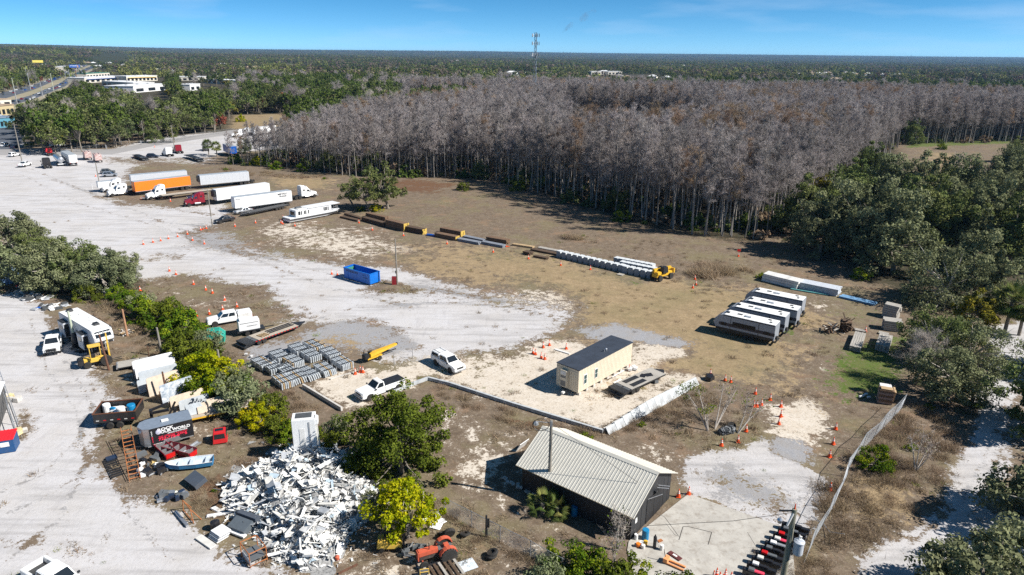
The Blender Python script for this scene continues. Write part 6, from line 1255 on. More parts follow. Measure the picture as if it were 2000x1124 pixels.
P_((670, 543), (726, 559), 0, 2.45, dumpster, 'long blue open-top dumpster on the gravel')
polem = mat('weathered_pole', (.24, .22, .19), .9, var=.3, scale=3, stretch=(4, 4, .3), bump=.3); poler = mat('rust_post', (.13, .06, .035), .85, var=.4, scale=4)
def pole(lb, px, h, r=.12, m_=None, name='wooden_post', cat_='post', lean=(0, 0), cap=False):
 t = thing(name, lb, cat_, (*at(*px), 0)); MB().path([(0, 0, -.2), (lean[0] / 2, lean[1] / 2, h / 2), (lean[0], lean[1], h)], [r * 1.15, r, r * .8], 10).build('shaft', m_ or polem, t); return t
t = pole('grey wooden light pole with a coil of cable, in front of the shed', (1072, 975), 8.5, .16, name='light_pole', cat_='pole'); MB().path([(.75 * math.cos(a) - .95, 0, 8.0 - .0 + .62 * math.sin(a)) for a in np.linspace(0, 6.2, 22)], .035, 6).build('cable_coil', darkb, t); MB().lathe([(.05, 0), (.22, -.1), (.26, -.3), (.1, -.42)], n=12).build('lamp', silver, t, loc=(-1.4, 0, 8.35)); MB().tube((0, 0, 8.2), (-1.4, 0, 8.35), .03).build('lamp_arm', galv, t); MB().box(0, -.16, 8.2, .2, .1, .5).build('bracket', galv, t)
MB().path([(0, 0, 8.2), (3.5, -1.2, 6.2), (7.6, -3.4, 4.3)], .018, 5).build('service_wire', darkb, t)
t = pole('thin dark pole with a red box at its foot in the middle of the gravel', (776, 556), 8.6, .13, name='utility_pole', cat_='pole'); MB().box(-.55, 0, .75, .75, .5, 1.5).build('red_meter_box', mat('machine_red', (.35, .02, .03), .5, dirt=.3), t); MB().box(-.16, -.1, 2.4, .18, .2, .5).build('junction_box', darkb, t)
t = pole('lamp post at the left entrance of the lot', (415, 443), 9.0, .12, name='lamp_post', cat_='lamp post'); MB().tube((0, 0, 8.9), (-.9, 0, 9.05), .04).build('lamp_arm', galv, t); MB().box(-1.1, 0, 9.05, .5, .22, .12).build('lamp', galv, t); MB().box(.0, -.14, 2.2, .35, .05, .5).build('notice', white, t)
t = pole('lamp post at the end of the truck row', (197, 374), 8.6, .14, name='lamp_post', cat_='lamp post'); MB().box(-.4, 0, 8.5, .6, .25, .14).build('lamp', galv, t)
for px, h, r, lb, nm in (((43, 315), 14, .16, 'tall utility pole beside the white sport-utility', 'utility_pole'), ((262, 268), 13, .16, 'greenish utility pole in the woods edge by the gate', 'utility_pole'), ((283, 280), 10, .14, 'pole beside the yard gate', 'utility_pole'), ((340, 285), 9, .14, 'pole right of the gate palm', 'utility_pole'), ((401, 257), 13, .16, 'pole by the access road at the woods edge', 'utility_pole'), ((70, 232), 14, .2, 'utility pole with two transformers among the trees', 'utility_pole'), ((50, 275), 8, .12, 'short pole behind the left palm', 'utility_pole')):
 t = pole(lb, px, h, r, name=nm, cat_='pole'); MB().box(0, 0, h - .6, 2.0, .12, .14).build('crossarm', polem, t)
 if 'transformers' in lb:
  for s_ in (-1, 1): MB().lathe([(.3, 0), (.3, 1.0)], n=10).build('transformer', whiteD, t, loc=(s_ * .9, -.3, h - 3))
pole('reddish upright post right of the camper nose', (249, 657), 4.2, .15, mat('red_post', (.38, .21, .12), .9, var=.25), lean=(-.1, .1)); pole('grey upright post in front of the dark hedge', (317, 697), 4.3, .15, lean=(-.15, .1)); pole('grey post standing in the yellow-leaved bush', (433, 742), 4.2, .16); pole('thick pale post with a black wrapped foot in front of the camper', (149, 678), 5.4, .17, mat('pale_post', (.42, .46, .36), .85), lean=(-.1, 0)); pole('short orange stub post right of the equipment trailer', (445, 780), 1.6, .14, mat('stub_orange', (.45, .30, .12), .9), lean=(-.3, 0)); pole('yellow stub post at the tail of the equipment trailer', (459, 800), 2.0, .12, MATS['stub_orange']); pole('rusty upright tube in front of the marbled slab', (327, 776), 3.4, .12, poler, lean=(-.1, 0)); pole('rusty leaning post beside the yellow lift truck', (213, 723), 5.0, .13, poler, lean=(-.45, .1)); pole('short rusty post beside the marbled slab', (373, 775), 1.1, .12, poler)
pole('thin grey stake on the sand near the yellow trailer', (806, 700), 1.7, .045, galv); pole('thin grey stake by the wheel of the yellow trailer', (770, 714), 1.9, .045, galv)
t = MB().lathe([(.5, 0), (.42, 1.2), (.24, 2.2)], n=10).build('wrapping', mat('black_wrap', (.02, .02, .025), .4), [o for o in COL.objects if o.get('label', '').startswith('thick pale post')][0])
# big pole with transformer, bottom right
bp = at(1518, 1195); t = thing('utility_pole', 'thick weathered utility pole with a grey transformer at the bottom right', 'pole', (*bp, 0)); ph = 9.3
MB().path([(0, 0, -.2), (0, 0, ph)], [.26, .17], 14).build('shaft', mat('greenish_pole', (.26, .25, .19), .9, var=.35, scale=3, stretch=(4, 4, .3), bump=.4), t)
MB().lathe([(.0, 0), (.34, .02), (.36, .1), (.36, 1.0), (.39, 1.02), (.39, 1.1), (.2, 1.2)], n=20).build('transformer', mat('transformer_grey', (.52, .56, .62), .4, var=.06), t, loc=(.62, -.25, 5.6)); MB().lathe([(.05, 0), (.07, .1), (.04, .2), (.07, .3), (.04, .42)], n=10).build('insulator', whiteD, t, loc=(.62, -.15, 6.75)); MB().lathe([(.05, 0), (.07, .1), (.04, .2), (.07, .3)], n=10).build('insulator', whiteD, t, loc=(.78, -.1, 6.7))
MB().lathe([(.06, 0), (.04, .35), (.02, .45)], n=10).build('pole_top_pin', con_o, t, loc=(0, 0, ph)); g = MB(); g.box(-.5, 0, ph - .15, 1.2, .1, .1); g.build('bracket_arm', darkb, t); MB().tube((-.1, -.1, ph - .3), (-.5, -.3, ph - 1.2), .08).build('fuse_cutout', whiteD, t)
MB().lathe([(.16, 0), (.2, .25), (.1, .4)], n=10).build('lamp', silver, t, loc=(-1.0, -.1, ph - 1.1)); MB().path([(-.1, 0, ph - .3), (-4.0, .8, 7.6), (-9.5, 4.0, 4.6)], .018, 5).build('service_wire', darkb, t); MB().path([(.0, 0, ph - .2), (1.2, -.5, ph - .6), (1.0, -.4, 6.8)], .02, 5).build('jumper_wire', darkb, t)

# ------------------------------------------------------------------ lumber row and wrapped cubes
def lumber(lb, pa, pb, H, Wd, m_, layers, z=0, name='timber_bundle', endm=None, boards=3):
 c, h, L = place(pa, pb, 0, Wd); t = thing(name, lb, 'timber', (*c, z), h); lh = H / layers; r = random.Random(len(lb)); me = MB().box(0, 0, 0, L, Wd / boards - .03, lh - .05).mesh('board', m_); ends = MB().box(0, 0, 0, .03, Wd / boards - .02, lh - .03).mesh('board_end', endm or m_)
 for k in range(layers):
  for j in range(boards):
   o = link_mesh('board', me, t); dx = r.uniform(-.12, .12); o.location = (dx, -Wd / 2 + Wd / boards * (j + .5), lh * (k + .5))
   e = link_mesh('board_end', ends, t); e.location = (dx + L / 2 + .012, -Wd / 2 + Wd / boards * (j + .5), lh * (k + .5))
 return t
yend = mat('yellow_end_paint', (.55, .38, .08), .8, var=.3); dkw = mat('dark_timber', (.085, .055, .035), .9, var=.4, scale=2, stretch=(.4, 4, 4)); gyb = mat('blue_grey_timber', (.20, .22, .26), .8, var=.3, scale=2, stretch=(.4, 4, 4))
for a in [('dark round timbers on the ground beside the houseboat bow', (664, 426), (698, 434), .45, 1.2, dkw, 1), ('second layer of dark timbers beside the houseboat bow', (672, 420), (704, 430), .5, 1.0, dkw, 1), ('low dark timber bundle, first of the long row', (707, 432), (750, 444), 1.0, 1.3, dkw, 2), ('dark timber bundle behind the first of the long row', (714, 424), (752, 433), 1.1, 1.3, woodb, 2), ('tallest brown timber bundle of the long row', (753, 444), (789, 453), 1.9, 1.6, woodb, 4),
 ('brown steel-edged bundle right of the tallest one', (790, 452), (826, 459), 1.25, 1.5, dkw, 3), ('yellow-ended timber bundle, front one in the middle of the row', (849, 463), (890, 471), .95, 1.5, woodb, 3), ('yellow-ended timber bundle, back one in the middle of the row', (859, 455), (900, 463), 1.25, 1.5, woodb, 3), ('long blue-grey timber pack, left of two on the grass', (892, 471), (934, 479), .6, 1.3, gyb, 2), ('blue-grey timber pack behind the left one', (903, 465), (942, 473), .5, 1.2, gyb, 2),
 ('long blue-grey timber pack, right of two on the grass', (940, 477), (981, 485), .6, 1.3, gyb, 2), ('tan-ended timber bundle behind the right blue-grey pack', (949, 471), (989, 478), 1.0, 1.5, woodb, 3), ('single layer of yellow beams lying in the grass', (1000, 480), (1040, 486), .4, 1.0, woodl, 1), ('dark short stack left of the wrapped cubes', (1021, 497), (1034, 500), .7, 1.4, dkw, 2), ('dark beams on the ground before the wrapped cubes', (1042, 503), (1068, 508), .4, 1.0, dkw, 1), ('long dark beams running up to the wrapped cubes', (1036, 490), (1088, 500), .4, 1.4, dkw, 1), ('thin green-grey beams behind the dark ones', (1050, 486), (1092, 494), .3, 1.2, woodg, 1)]:
 lumber(a[0], a[1], a[2], a[3], a[4], a[5], a[6], endm=yend if 'yellow-ended' in a[0] or 'tallest' in a[0] else None)
c, h, L = place((832, 461), (849, 463), 0, .8); t = thing('blue_tarp_roll', 'bright blue roll lying between two timber bundles', 'tarp', (*c, 0), h); MB().box(0, 0, .2, L, .8, .4).build('roll', bluep, t, bevel=.1)
cubem = mat('wrapped_block', (.20, .235, .28), .5, var=.25, scale=1.2, dirt=.1); cubet = mat('wrapped_top', (.62, .65, .67), .5, var=.1, dirt=.15)
def cube(lb, loc, rz, s=1.0, sz=(1.0, 1.3, 1.3)):
 t = thing('wrapped_pallet', lb, 'pallet', loc, rz, 'wrapped block pallets in a long row'); MB().box(0, 0, sz[2] / 2 + .1, sz[0], sz[1], sz[2] - .05).build('block_stack', cubem, t, bevel=.04); MB().box(0, 0, sz[2] + .1, sz[0] - .08, sz[1] - .08, .06).build('top_sheet', cubet, t); MB().box(0, 0, .05, sz[0] + .05, sz[1] + .05, .1).build('pallet_base', woodg, t)
 MB().box(sz[0] / 2 + .006, 0, sz[2] / 2 + .1, .012, sz[1] - .1, sz[2] - .15).build('end_sheet', cubet, t); return t
A, B = at(1094, 504), at(1215, 532); hd = math.atan2(B[1] - A[1], B[0] - A[0]); cq = None; ordn = ['first', 'second', 'third', 'fourth', 'fifth', 'sixth', 'seventh', 'eighth', 'ninth', 'tenth', 'eleventh', 'twelfth', 'thirteenth']
for k in range(12):
 s = k / 11; lb = 'wrapped block pallet, %s from the left in the single row' % ordn[k]; p = (A[0] + (B[0] - A[0]) * s, A[1] + (B[1] - A[1]) * s + .5); rz = hd + (k * 37 % 7 - 3) * .02
 if cq is None: cq = cube(lb, (*p, 0), rz)
 else: clone(cq, p, rz, lb)
for rw, (pa, pb, nm, n) in enumerate([((1205, 516), (1272, 529), 'rear', 8), ((1216, 524), (1275, 536), 'middle', 7), ((1222, 533), (1270, 543), 'front', 5)]):
 A, B = at(*pa), at(*pb)
 for k in range(n):
  s = k / (n - 1); clone(cq, (A[0] + (B[0] - A[0]) * s, A[1] + (B[1] - A[1]) * s), hd + ((k + rw) * 41 % 7 - 3) * .02, 'wrapped block pallet, %s from the left in the %s rank of the three ranks' % (ordn[k], nm))
t = thing('empty_pallet', 'empty grey pallet on the grass in front of the wrapped cubes', 'pallet', (*at(1212, 537), 0), hd); [MB().box(-.5 + k * .25, 0, .12, .12, 1.1, .03).build('slat', woodg, t) for k in range(5)]; MB().box(0, 0, .05, 1.15, 1.0, .08).build('base', woodg, t)
# telehandler
def telehandler(lb, loc, rz):
 t = thing('telehandler', lb, 'machine', loc, rz); MB().box(0, -.05, 1.05, 4.4, 1.3, .7).build('chassis', yelp, t, bevel=.06); MB().loft([[(-2.1, .1, 1.5), (-2.1, .65, 1.5), (-2.1, .65, 2.2), (-2.1, .1, 2.2)], [(2.9, .2, 1.5), (2.9, .6, 1.5), (2.9, .6, 2.0), (2.9, .2, 2.0)]]).build('boom', yelp, t, bevel=.04)
 cabin(t, (.6, -.9, 1.4, .45), (.4, -.8, 2.6, .42), darkb, panes=[('front', .1, .9, .1, .9), ('side', .1, .9, .1, .9)]).location = (0, -.6, 0); MB().box(-1.7, -.5, 1.5, 1.1, .8, .6).build('engine_cover', yelp, t, bevel=.08); MB().box(3.1, .4, 1.2, .3, 1.6, .9).build('fork_carriage', yelp, t)
 for y in (.0, .8): MB().box(3.8, y, .7, 1.3, .12, .08).build('fork', darkb, t)
 for x in (-1.5, 1.5):
  for s_ in (-1, 1): wheel(t, x, s_ * .95, .58, .42, yelp)
 return t
telehandler('yellow telehandler parked at the right end of the wrapped cubes', (*at(1292, 545), 0), math.radians(38))
# white lumber packs on the right
for a in [('white-wrapped lumber pack of large blocks under the oaks, left one', (1488, 549), (1556, 566), 1.5, 2.4, whiteD, 3), ('white-wrapped lumber pack, low layered one right of the block pack', (1557, 564), (1634, 580), 1.3, 2.6, mat('white_lumber', (.52, .56, .62), .6, var=.12), 6), ('pale blue boards lying in the shade right of the white packs', (1638, 582), (1706, 598), .35, 1.6, mat('pale_blue_board', (.16, .32, .52), .6, var=.15), 2)]: lumber(a[0], a[1], a[2], a[3], a[4], a[5], a[6], name='lumber_pack', boards=4)
lumber('thin teal-edged pipes in front of the white lumber packs', (1543, 566), (1616, 578), .2, .4, mat('teal_pipe', (.12, .36, .36), .5), 1, boards=2, name='pipe_bundle')
lumber('grey weathered board stack on green grass', (1680, 689), (1690, 660), .75, 1.5, woodg, 4, name='board_stack', boards=5); lumber('slatted grey pallets standing in the shade of the thicket', (1735, 690), (1742, 668), 1.0, 1.8, woodg, 4, name='pallet_stack', boards=4)
lumber('grey pallet stack at the foot of the dark oaks, left', (1724, 645), (1760, 650), 1.6, 2.0, woodg, 5, name='pallet_stack'); lumber('low white planks on the ground by the grey pallet stack', (1668, 647), (1690, 651), .25, .9, woodg, 1, name='plank_pile'); lumber('low white planks right of the lone cone', (1716, 653), (1735, 657), .25, .9, woodg, 1, name='plank_pile'); lumber('tall grey pallet tower in the deep shade behind', (1722, 618), (1750, 625), 2.2, 1.6, woodg, 6, name='pallet_stack')
def jumble(name, lb, px, rz, n, m1, m2, seed, R_=1.0, H=1.3, cat_='timber'):
 t = thing(name, lb, cat_, (*at(*px), 0), rz); r = random.Random(seed)
 for k in range(n):
  o = MB().box(0, 0, 0, .9 + r.random() * 1.3, .16, .12).build('offcut', m1 if r.random() < .5 else m2, t); o.location = (r.uniform(-R_, R_), r.uniform(-R_, R_) * .6, r.random() * H); o.rotation_euler = (r.uniform(-.5, .5), r.uniform(-.9, .9), r.uniform(0, 3))
 return t
jumble('timber_heap', 'collapsed heap of grey timbers, left of the brown bale', (1622, 650), .4, 26, woodg, woodb, 6, 1.1, 1.2); jumble('timber_heap', 'big brown bound bale of old timbers on the grass', (1650, 646), .8, 34, dkw, woodb, 7, .9, 1.8)
MB().box(0, 0, .9, 1.6, 1.6, 1.7, rz=.3).build('bale_core', dkw, [o for o in COL.objects if o.get('label', '').startswith('big brown bound')][0], bevel=.25)
# crate stack by fence with cinder blocks
c, h, L = place((1716, 789), (1740, 793), 0, 1.6); t = thing('crate_stack', 'brown crate stack with a grey top by the fence end', 'crates', (*c, 0), h); r = random.Random(1)
for k in range(6): MB().box(r.uniform(-.04, .04), r.uniform(-.04, .04), .17 + k * .3, 1.6, 1.35, .27).build('plank_layer', woodb if k % 2 else mat('dusty_timber', (.30, .21, .17), .9, var=.25), t)
MB().box(0, .9, 1.5, 1.3, 1.0, .7).build('grey_box', whiteD, t); MB().box(0, -.2, 1.92, 1.3, .8, .12).build('tray', woodl, t); MB().box(.85, .3, .9, .2, 1.6, 1.6, ry=.15).build('loose_bark', woodl, t)
cb = MB()
for x in (-.19, 0, .19): cb.box(x, 0, .1, .035, .2, .2)
for y in (-.085, .085): cb.box(0, y, .1, .4, .03, .2)
cbm = cb.mesh('block', white)
def cinder(lb, px, rz, n=1, z=0, rx=PI2):
 t = thing('cinder_block', lb, 'block', (*at(*px), .2), rz); o = link_mesh('block', cbm, t); o.rotation_euler = (rx, 0, 0); return t
for i, (px, rz, lb) in enumerate([((481, 694), .3, 'white cinder block on grey gravel, left of a pair'), ((490, 698), 1.2, 'white cinder block on grey gravel, right of a pair'), ((488, 717), .5, 'white cinder block beside the end of the steel bundles'), ((1679, 777), .4, 'white cinder block beside the crate stack, leftmost'), ((1684, 775), .5, 'white cinder block beside the crate stack, second'), ((1690, 772), .3, 'white cinder block beside the crate stack, third'), ((1695, 778), .2, 'grey cinder block nearest the crate stack')]): cinder(lb, px, rz)
# houseboat
def houseboat(lb, loc, rz, Lx):
 t = thing('houseboat', lb, 'boat', loc, rz); f = Lx / 2; Wd = 3.6; hb = mat('boat_white', (.76, .78, .80), .35, var=.04, dirt=.1)
 st = [(-f, 1.0), (-f * .3, 1.0), (f * .45, .98), (f * .8, .75), (f, .2)]
 MB().loft([[(x, -Wd / 2 * w, 1.2), (x, Wd / 2 * w, 1.2), (x - (.4 if x > 0 else 0), Wd / 2 * w * .8, .25 + (x > f * .7) * .3), (x - (.4 if x > 0 else 0), -Wd / 2 * w * .8, .25 + (x > f * .7) * .3)] for x, w in st]).build('hull', hb, t, bevel=.03)
 MB().loft([[(x, -Wd / 2 * w - .015, .95), (x, Wd / 2 * w + .015, .95), (x, Wd / 2 * w + .005, .72), (x, -Wd / 2 * w - .005, .72)] for x, w in st[:4]]).build('hull_stripe', darkb, t)
 MB().box(-.1 * f, 0, 2.05, Lx * .66, Wd - .5, 1.7).build('cabin', hb, t, bevel=.05); MB().box(.28 * f, 0, 2.98, Lx * .62, Wd - .1, .12).build('roof', hb, t, bevel=.04); MB().box(-.35 * f, 0, 2.95, Lx * .3, Wd - .8, .1).build('roof_deck', whiteD, t)
 for x in (-.66, -.62, -.56, -.45, -.40, -.30, .28, .33, .38, .44): MB().box(x * f, -(Wd - .5) / 2 - .01, 2.1, .28, .03, .95).build('cabin_window', glass, t)
 MB().box(-.78 * f + .05, 0, 2.0, .03, 1.8, .9).build('stern_window', glass, t)
 g = MB()
 for k in range(7): a = -.9 + k * .3; g.tube((f * .62 + f * .3 * math.cos(a), Wd * .42 * math.sin(a), 1.2), (f * .62 + f * .3 * math.cos(a), Wd * .42 * math.sin(a), 2.2), .025, n=5)
 g.path([(f * .62 + f * .3 * math.cos(a), Wd * .42 * math.sin(a), 2.2) for a in np.linspace(-1.5, 1.5, 9)], .03, 5); g.build('bow_rail', galv, t)
 for y in (-1.3, 1.3): MB().box(f * .58, y, 2.1, .08, .08, 1.7).build('roof_post', galv, t)
 MB().box(-.52 * f, .3, 3.15, 1.6, .8, .35).build('rooftop_gear', greyp, t, bevel=.05); return t
c, h, L = place((563, 438), (674, 417), 0, 3.4); houseboat('white houseboat standing on the lot edge beside the corner oaks', (*c, 0), h, min(L, 15.5))
# steel form bundles on the gravel
fm_ = mat('galvanised_form', (.46, .50, .54), .5, .1, var=.3, scale=1.5, dirt=.2); fme = mat('chalky_form_end', (.62, .65, .62), .8, var=.2, dirt=.4)
def bundle(lb, loc, rz, s=1.0, n=7, tilt=0.0):
 t = thing('form_bundle', lb, 'steel bundle', loc, rz, 'bundles of steel forms on the gravel'); r = random.Random(len(lb)); H = .85
 for k in range(n):
  o = MB().box(0, 0, H / 2, 3.3, .15, H * r.uniform(.86, 1.0)).build('form', fm_ if r.random() < .95 else woodl, t, loc=(r.uniform(-.06, .06), -.75 + k * 1.5 / (n - 1), .06)); o.rotation_euler = (tilt, 0, 0); MB().box(1.56, 0, H / 2, .02, .15, H - .04).build('form_end', fme, o)
 for x in (-1.2, .1, 1.35): MB().box(x, 0, H + .13, .08, 1.9, .08).build('strap_bar', darkb, t); MB().box(x, -.93, .5, .07, .06, 1.1).build('strap_leg', galv, t); MB().box(x, .93, .5, .07, .06, 1.1).build('strap_leg', galv, t)
 return t
bh = place((545, 735), (573, 755))[1]
for i, (px, lb, n, tl) in enumerate([((553, 751), 'steel form bundle nearest the weeds, with a chalky end', 7, 0), ((578, 742), 'steel form bundle second along the near edge', 6, .25), ((604, 735), 'steel form bundle third along the near edge, leaning', 6, .3), ((636, 727), 'steel form bundle fourth along the near edge', 7, .2), ((668, 715), 'steel form bundle at the right corner by the yellow trailer', 7, 0), ((512, 716), 'steel form bundle at the far left end', 7, 0), ((533, 724), 'steel form bundle second from the far left', 6, 0), ((546, 702), 'steel form bundle in the back row, left', 7, 0), ((572, 712), 'steel form bundle in the middle of the field of bundles', 7, 0), ((583, 689), 'steel form bundle in the back row, centre', 7, 0), ((607, 700), 'steel form bundle behind the leaning ones', 6, 0), ((614, 682), 'steel form bundle in the back row, right', 6, 0), ((645, 697), 'flat topped steel form bundle in the right middle', 7, 0), ((562, 730), 'steel form bundle between the near and far left rows', 5, .2)]): bundle(lb, (*at(*px), 0), bh + (i % 3 - 1) * .05, n=n, tilt=tl)

# ------------------------------------------------------------------ chain-link fences
wirem = mat('fence_wire', (.48, .50, .52), .45, .6, var=.1)
def fence(lb, pts, h, sp=.16, w=.012, lean=0.0, postm=None):
 q = [Vector((*at(*p), 0)) for p in pts]; t = thing('chain_link_fence', lb, 'fence', tuple(q[0])); g = MB(); cum = [0]
 for a, b in zip(q[:-1], q[1:]): cum.append(cum[-1] + (b - a).length)
 def pt(s, z):
  s = min(max(s, 0), cum[-1] - 1e-4); k = max(i for i in range(len(cum) - 1) if cum[i] <= s); f = (s - cum[k]) / (cum[k + 1] - cum[k]); d = (q[k + 1] - q[k]).normalized(); n = Vector((-d.y, d.x, 0)); wob = lean * z * (1 + .5 * math.sin(s * .9)); p = q[k] + (q[k + 1] - q[k]) * f + n * wob; return (p.x - q[0].x, p.y - q[0].y, z + .02)
 n = int(cum[-1] / sp)
 for i in range(n + 1):
  for dr in (-1, 1):
   s0 = i * sp; pr = None
   for j in range(5):
    z = h * j / 4; s = s0 + dr * z
    if 0 <= s <= cum[-1]:
     p = pt(s, z)
     if pr: g.add([pr, (pr[0] + w, pr[1], pr[2]), (p[0] + w, p[1], p[2]), p], [(0, 1, 2, 3)])
     pr = p
    else: pr = None
 g.build('wire_mesh', wirem, t, kind='stuff'); g = MB(); m = max(2, int(cum[-1] / 3)); g.path([pt(cum[-1] * k / m, h) for k in range(m + 1)], .025, 5); g.build('top_rail', wirem, t)
 for k in range(int(cum[-1] / 3.2) + 1):
  p = pt(k * 3.2, 0); p2 = pt(k * 3.2, h + .05); MB().tube((p[0], p[1], -.1), p2, .04, n=6).build('fence_post', postm or galv, t)
 return t
fence('silvery chain-link fence sagging along the right side of the lot', [(1760, 800), (1712, 850), (1668, 895), (1648, 935), (1628, 990), (1592, 1050), (1568, 1105)], 2.1, sp=.15, w=.012, lean=.13)
fence('low grey chain-link fence between the tractor yard and the shed', [(868, 1003), (960, 1050), (1030, 1086), (1100, 1125)], 1.6, lean=.03)
t = pole('black square post with a bracket in the low fence', (950, 1048), 2.2, .1, darkb, name='fence_gate_post'); MB().box(.15, 0, 1.4, .25, .1, .9).build('gate_box', darkb, t)
fence('yard fence along the access road at the far left', [(60, 300), (150, 297), (250, 283)], 1.8, sp=.5, w=.03); fence('yard fence right of the gate', [(300, 284), (380, 268), (460, 258)], 1.8, sp=.5, w=.03)
for px, lb in (((208, 292), 'open grey mesh gate leaf at the yard entrance, left'), ((276, 283), 'open grey mesh gate leaf at the yard entrance, right')):
 t = thing('gate', lb, 'gate', (*at(*px), 0), -.9); g = MB()
 for z in (.2, 1.0, 1.9): g.box(0, 0, z, 3.4, .06, .06)
 for x in (-1.7, -.85, 0, .85, 1.7): g.box(x, 0, 1.05, .06, .06, 1.7)
 g.build('gate_frame', galv, t)
# signs at the right edge
t = thing('warning_sign', 'white warning notice on a dark post beside the track', 'sign', (*at(1979, 997), 0), 0); MB().tube((0, 0, -.1), (0, 0, 2.5), .05).build('post', poler, t); MB().box(0, -.07, 2.1, .55, .03, .5).build('upper_panel', mat('sign_blue_white', (.50, .58, .72), .5), t); o = MB().box(0, -.07, 1.5, .6, .03, .6).build('lower_panel', white, t); MB().box(0, -.09, 1.6, .5, .01, .12).build('red_band', lampr, t)
pole('grey wooden post just behind the warning notice', (1985, 990), 2.7, .09); pole('leaning grey brace behind the warning notice', (1992, 986), 2.5, .07, lean=(.9, .2)); pole('thin rusty pole farther up the track edge', (1991, 928), 2.4, .05, rusto)
t = thing('small_notice', 'tiny red-framed notice at the shade edge by the cypress wood', 'sign', (*at(1442, 500), 0)); MB().tube((0, 0, 0), (0, 0, 1.4), .04).build('post', galv, t); MB().box(0, -.05, 1.2, .7, .03, .5).build('panel', lampr, t)
pole('white and red marker post by the lamp post of the truck row', (181, 370), 1.6, .05, white, name='marker_post', cat_='sign')
# ------------------------------------------------------------------ scrap yard, bottom left
rnd = random.Random(77)
# the big heap of white scrap
hp = np.array(G([(470, 925), (560, 880), (640, 868), (700, 905), (735, 960), (735, 1010), (690, 1040), (665, 1090), (600, 1118), (540, 1095), (500, 1050), (450, 1010), (430, 960)])); hc = hp.mean(0)
heap = thing('scrap_heap', 'large sprawling heap of broken white sheet scrap', 'scrap heap', (hc[0], hc[1], 0))
def heap_z(x, y):
 P = np.array([[x, y]]); d = polydist(P, hp)[0]; return (min(2.0, d * .62) * (.85 + .3 * math.sin(x * 1.7) * math.cos(y * 1.3))) if inpoly(P, hp)[0] else 0.02
scr = [mat('scrap_white', (.72, .72, .71), .5, var=.12, dirt=.35), mat('scrap_ivory', (.62, .61, .58), .6, var=.1, dirt=.3), mat('scrap_grey', (.34, .36, .39), .5, var=.2), mat('scrap_dark', (.07, .075, .08), .6, var=.3), mat('scrap_pale_blue', (.42, .52, .60), .5, var=.1)]
shapes = []
for m_ in scr:
 for (a, b, c_) in ((1.1, .7, .05), (1.7, .28, .05), (.75, .5, .12), (2.2, .12, .08), (.6, .6, .04)):
  me = MB().add([(-a / 2, -b / 2, 0), (a / 2, -b / 2 * .8, .03), (a / 2 * .9, b / 2, -.02), (-a / 2 * .8, b / 2 * .9, .05), (-a / 2, -b / 2, -c_), (a / 2, -b / 2 * .8, .03 - c_), (a / 2 * .9, b / 2, -.02 - c_), (-a / 2 * .8, b / 2 * .9, .05 - c_)], [(0, 1, 2, 3), (7, 6, 5, 4), (0, 4, 5, 1), (1, 5, 6, 2), (2, 6, 7, 3), (3, 7, 4, 0)]).mesh('sheet_piece', m_); shapes.append(me)
lo, hi = hp.min(0), hp.max(0)
def rand_in():
 while True:
  x, y = rnd.uniform(lo[0], hi[0]), rnd.uniform(lo[1], hi[1])
  if inpoly(np.array([[x, y]]), hp)[0]: return x, y
wts = [0] * 58 + [1] * 24 + [2] * 11 + [3] * 4 + [4] * 6
for k in range(295):
 x, y = rand_in(); mi = rnd.choice(wts); o = link_mesh('sheet_piece', shapes[mi * 5 + rnd.choice((0, 0, 1, 2, 3, 4))], heap); s = .7 + .8 * rnd.random() ** 2; o.scale = (s, s, s); o.location = (x - hc[0], y - hc[1], heap_z(x, y) + .12 + .25 * rnd.random()); o.rotation_euler = (rnd.gauss(0, .38), rnd.gauss(0, .38), rnd.random() * 6.28)
for mi in range(5):                                   # the countless smaller bits below
 g = MB()
 for k in range((1500, 800, 420, 300, 150)[mi]):
  x, y = rand_in(); z = heap_z(x, y) * rnd.uniform(.7, 1) + .02 + .12 * rnd.random(); a, b = rnd.choice(((.5, .3), (.9, .12), (.35, .35), (1.2, .08), (.6, .18))); s = .6 + .7 * rnd.random(); M = Matrix.Translation((x - hc[0], y - hc[1], z)) @ Matrix.Rotation(rnd.random() * 6.28, 4, 'Z') @ Matrix.Rotation(rnd.gauss(0, .6), 4, 'X') @ Matrix.Rotation(rnd.gauss(0, .6), 4, 'Y')
  g.add([M @ Vector(p) for p in ((-a * s / 2, -b * s / 2, 0), (a * s / 2, -b * s / 2, .01), (a * s / 2, b * s / 2, -.01), (-a * s / 2, b * s / 2, .02), (0, 0, -.05))], [(0, 1, 2, 3), (0, 4, 1), (1, 4, 2), (2, 4, 3), (3, 4, 0)])
 g.build('loose_scraps', scr[mi], heap, kind='stuff')
xs_, ys_ = np.meshgrid(np.linspace(lo[0] - .5, hi[0] + .5, 46), np.linspace(lo[1] - .5, hi[1] + .5, 46)); zz = np.array([heap_z(a, b) * .9 - .06 for a, b in zip(xs_.ravel(), ys_.ravel())]); ii = np.arange(46 * 46).reshape(46, 46)
link_mesh('heap_core', np_mesh('heap_core', np.column_stack([xs_.ravel() - hc[0], ys_.ravel() - hc[1], zz]), np.stack([ii[:-1, :-1].ravel(), ii[:-1, 1:].ravel(), ii[1:, 1:].ravel(), ii[1:, :-1].ravel()], 1), mat('heap_core', (.42, .42, .42), .8, var=.5, scale=5, col2=(.12, .12, .12))), heap)
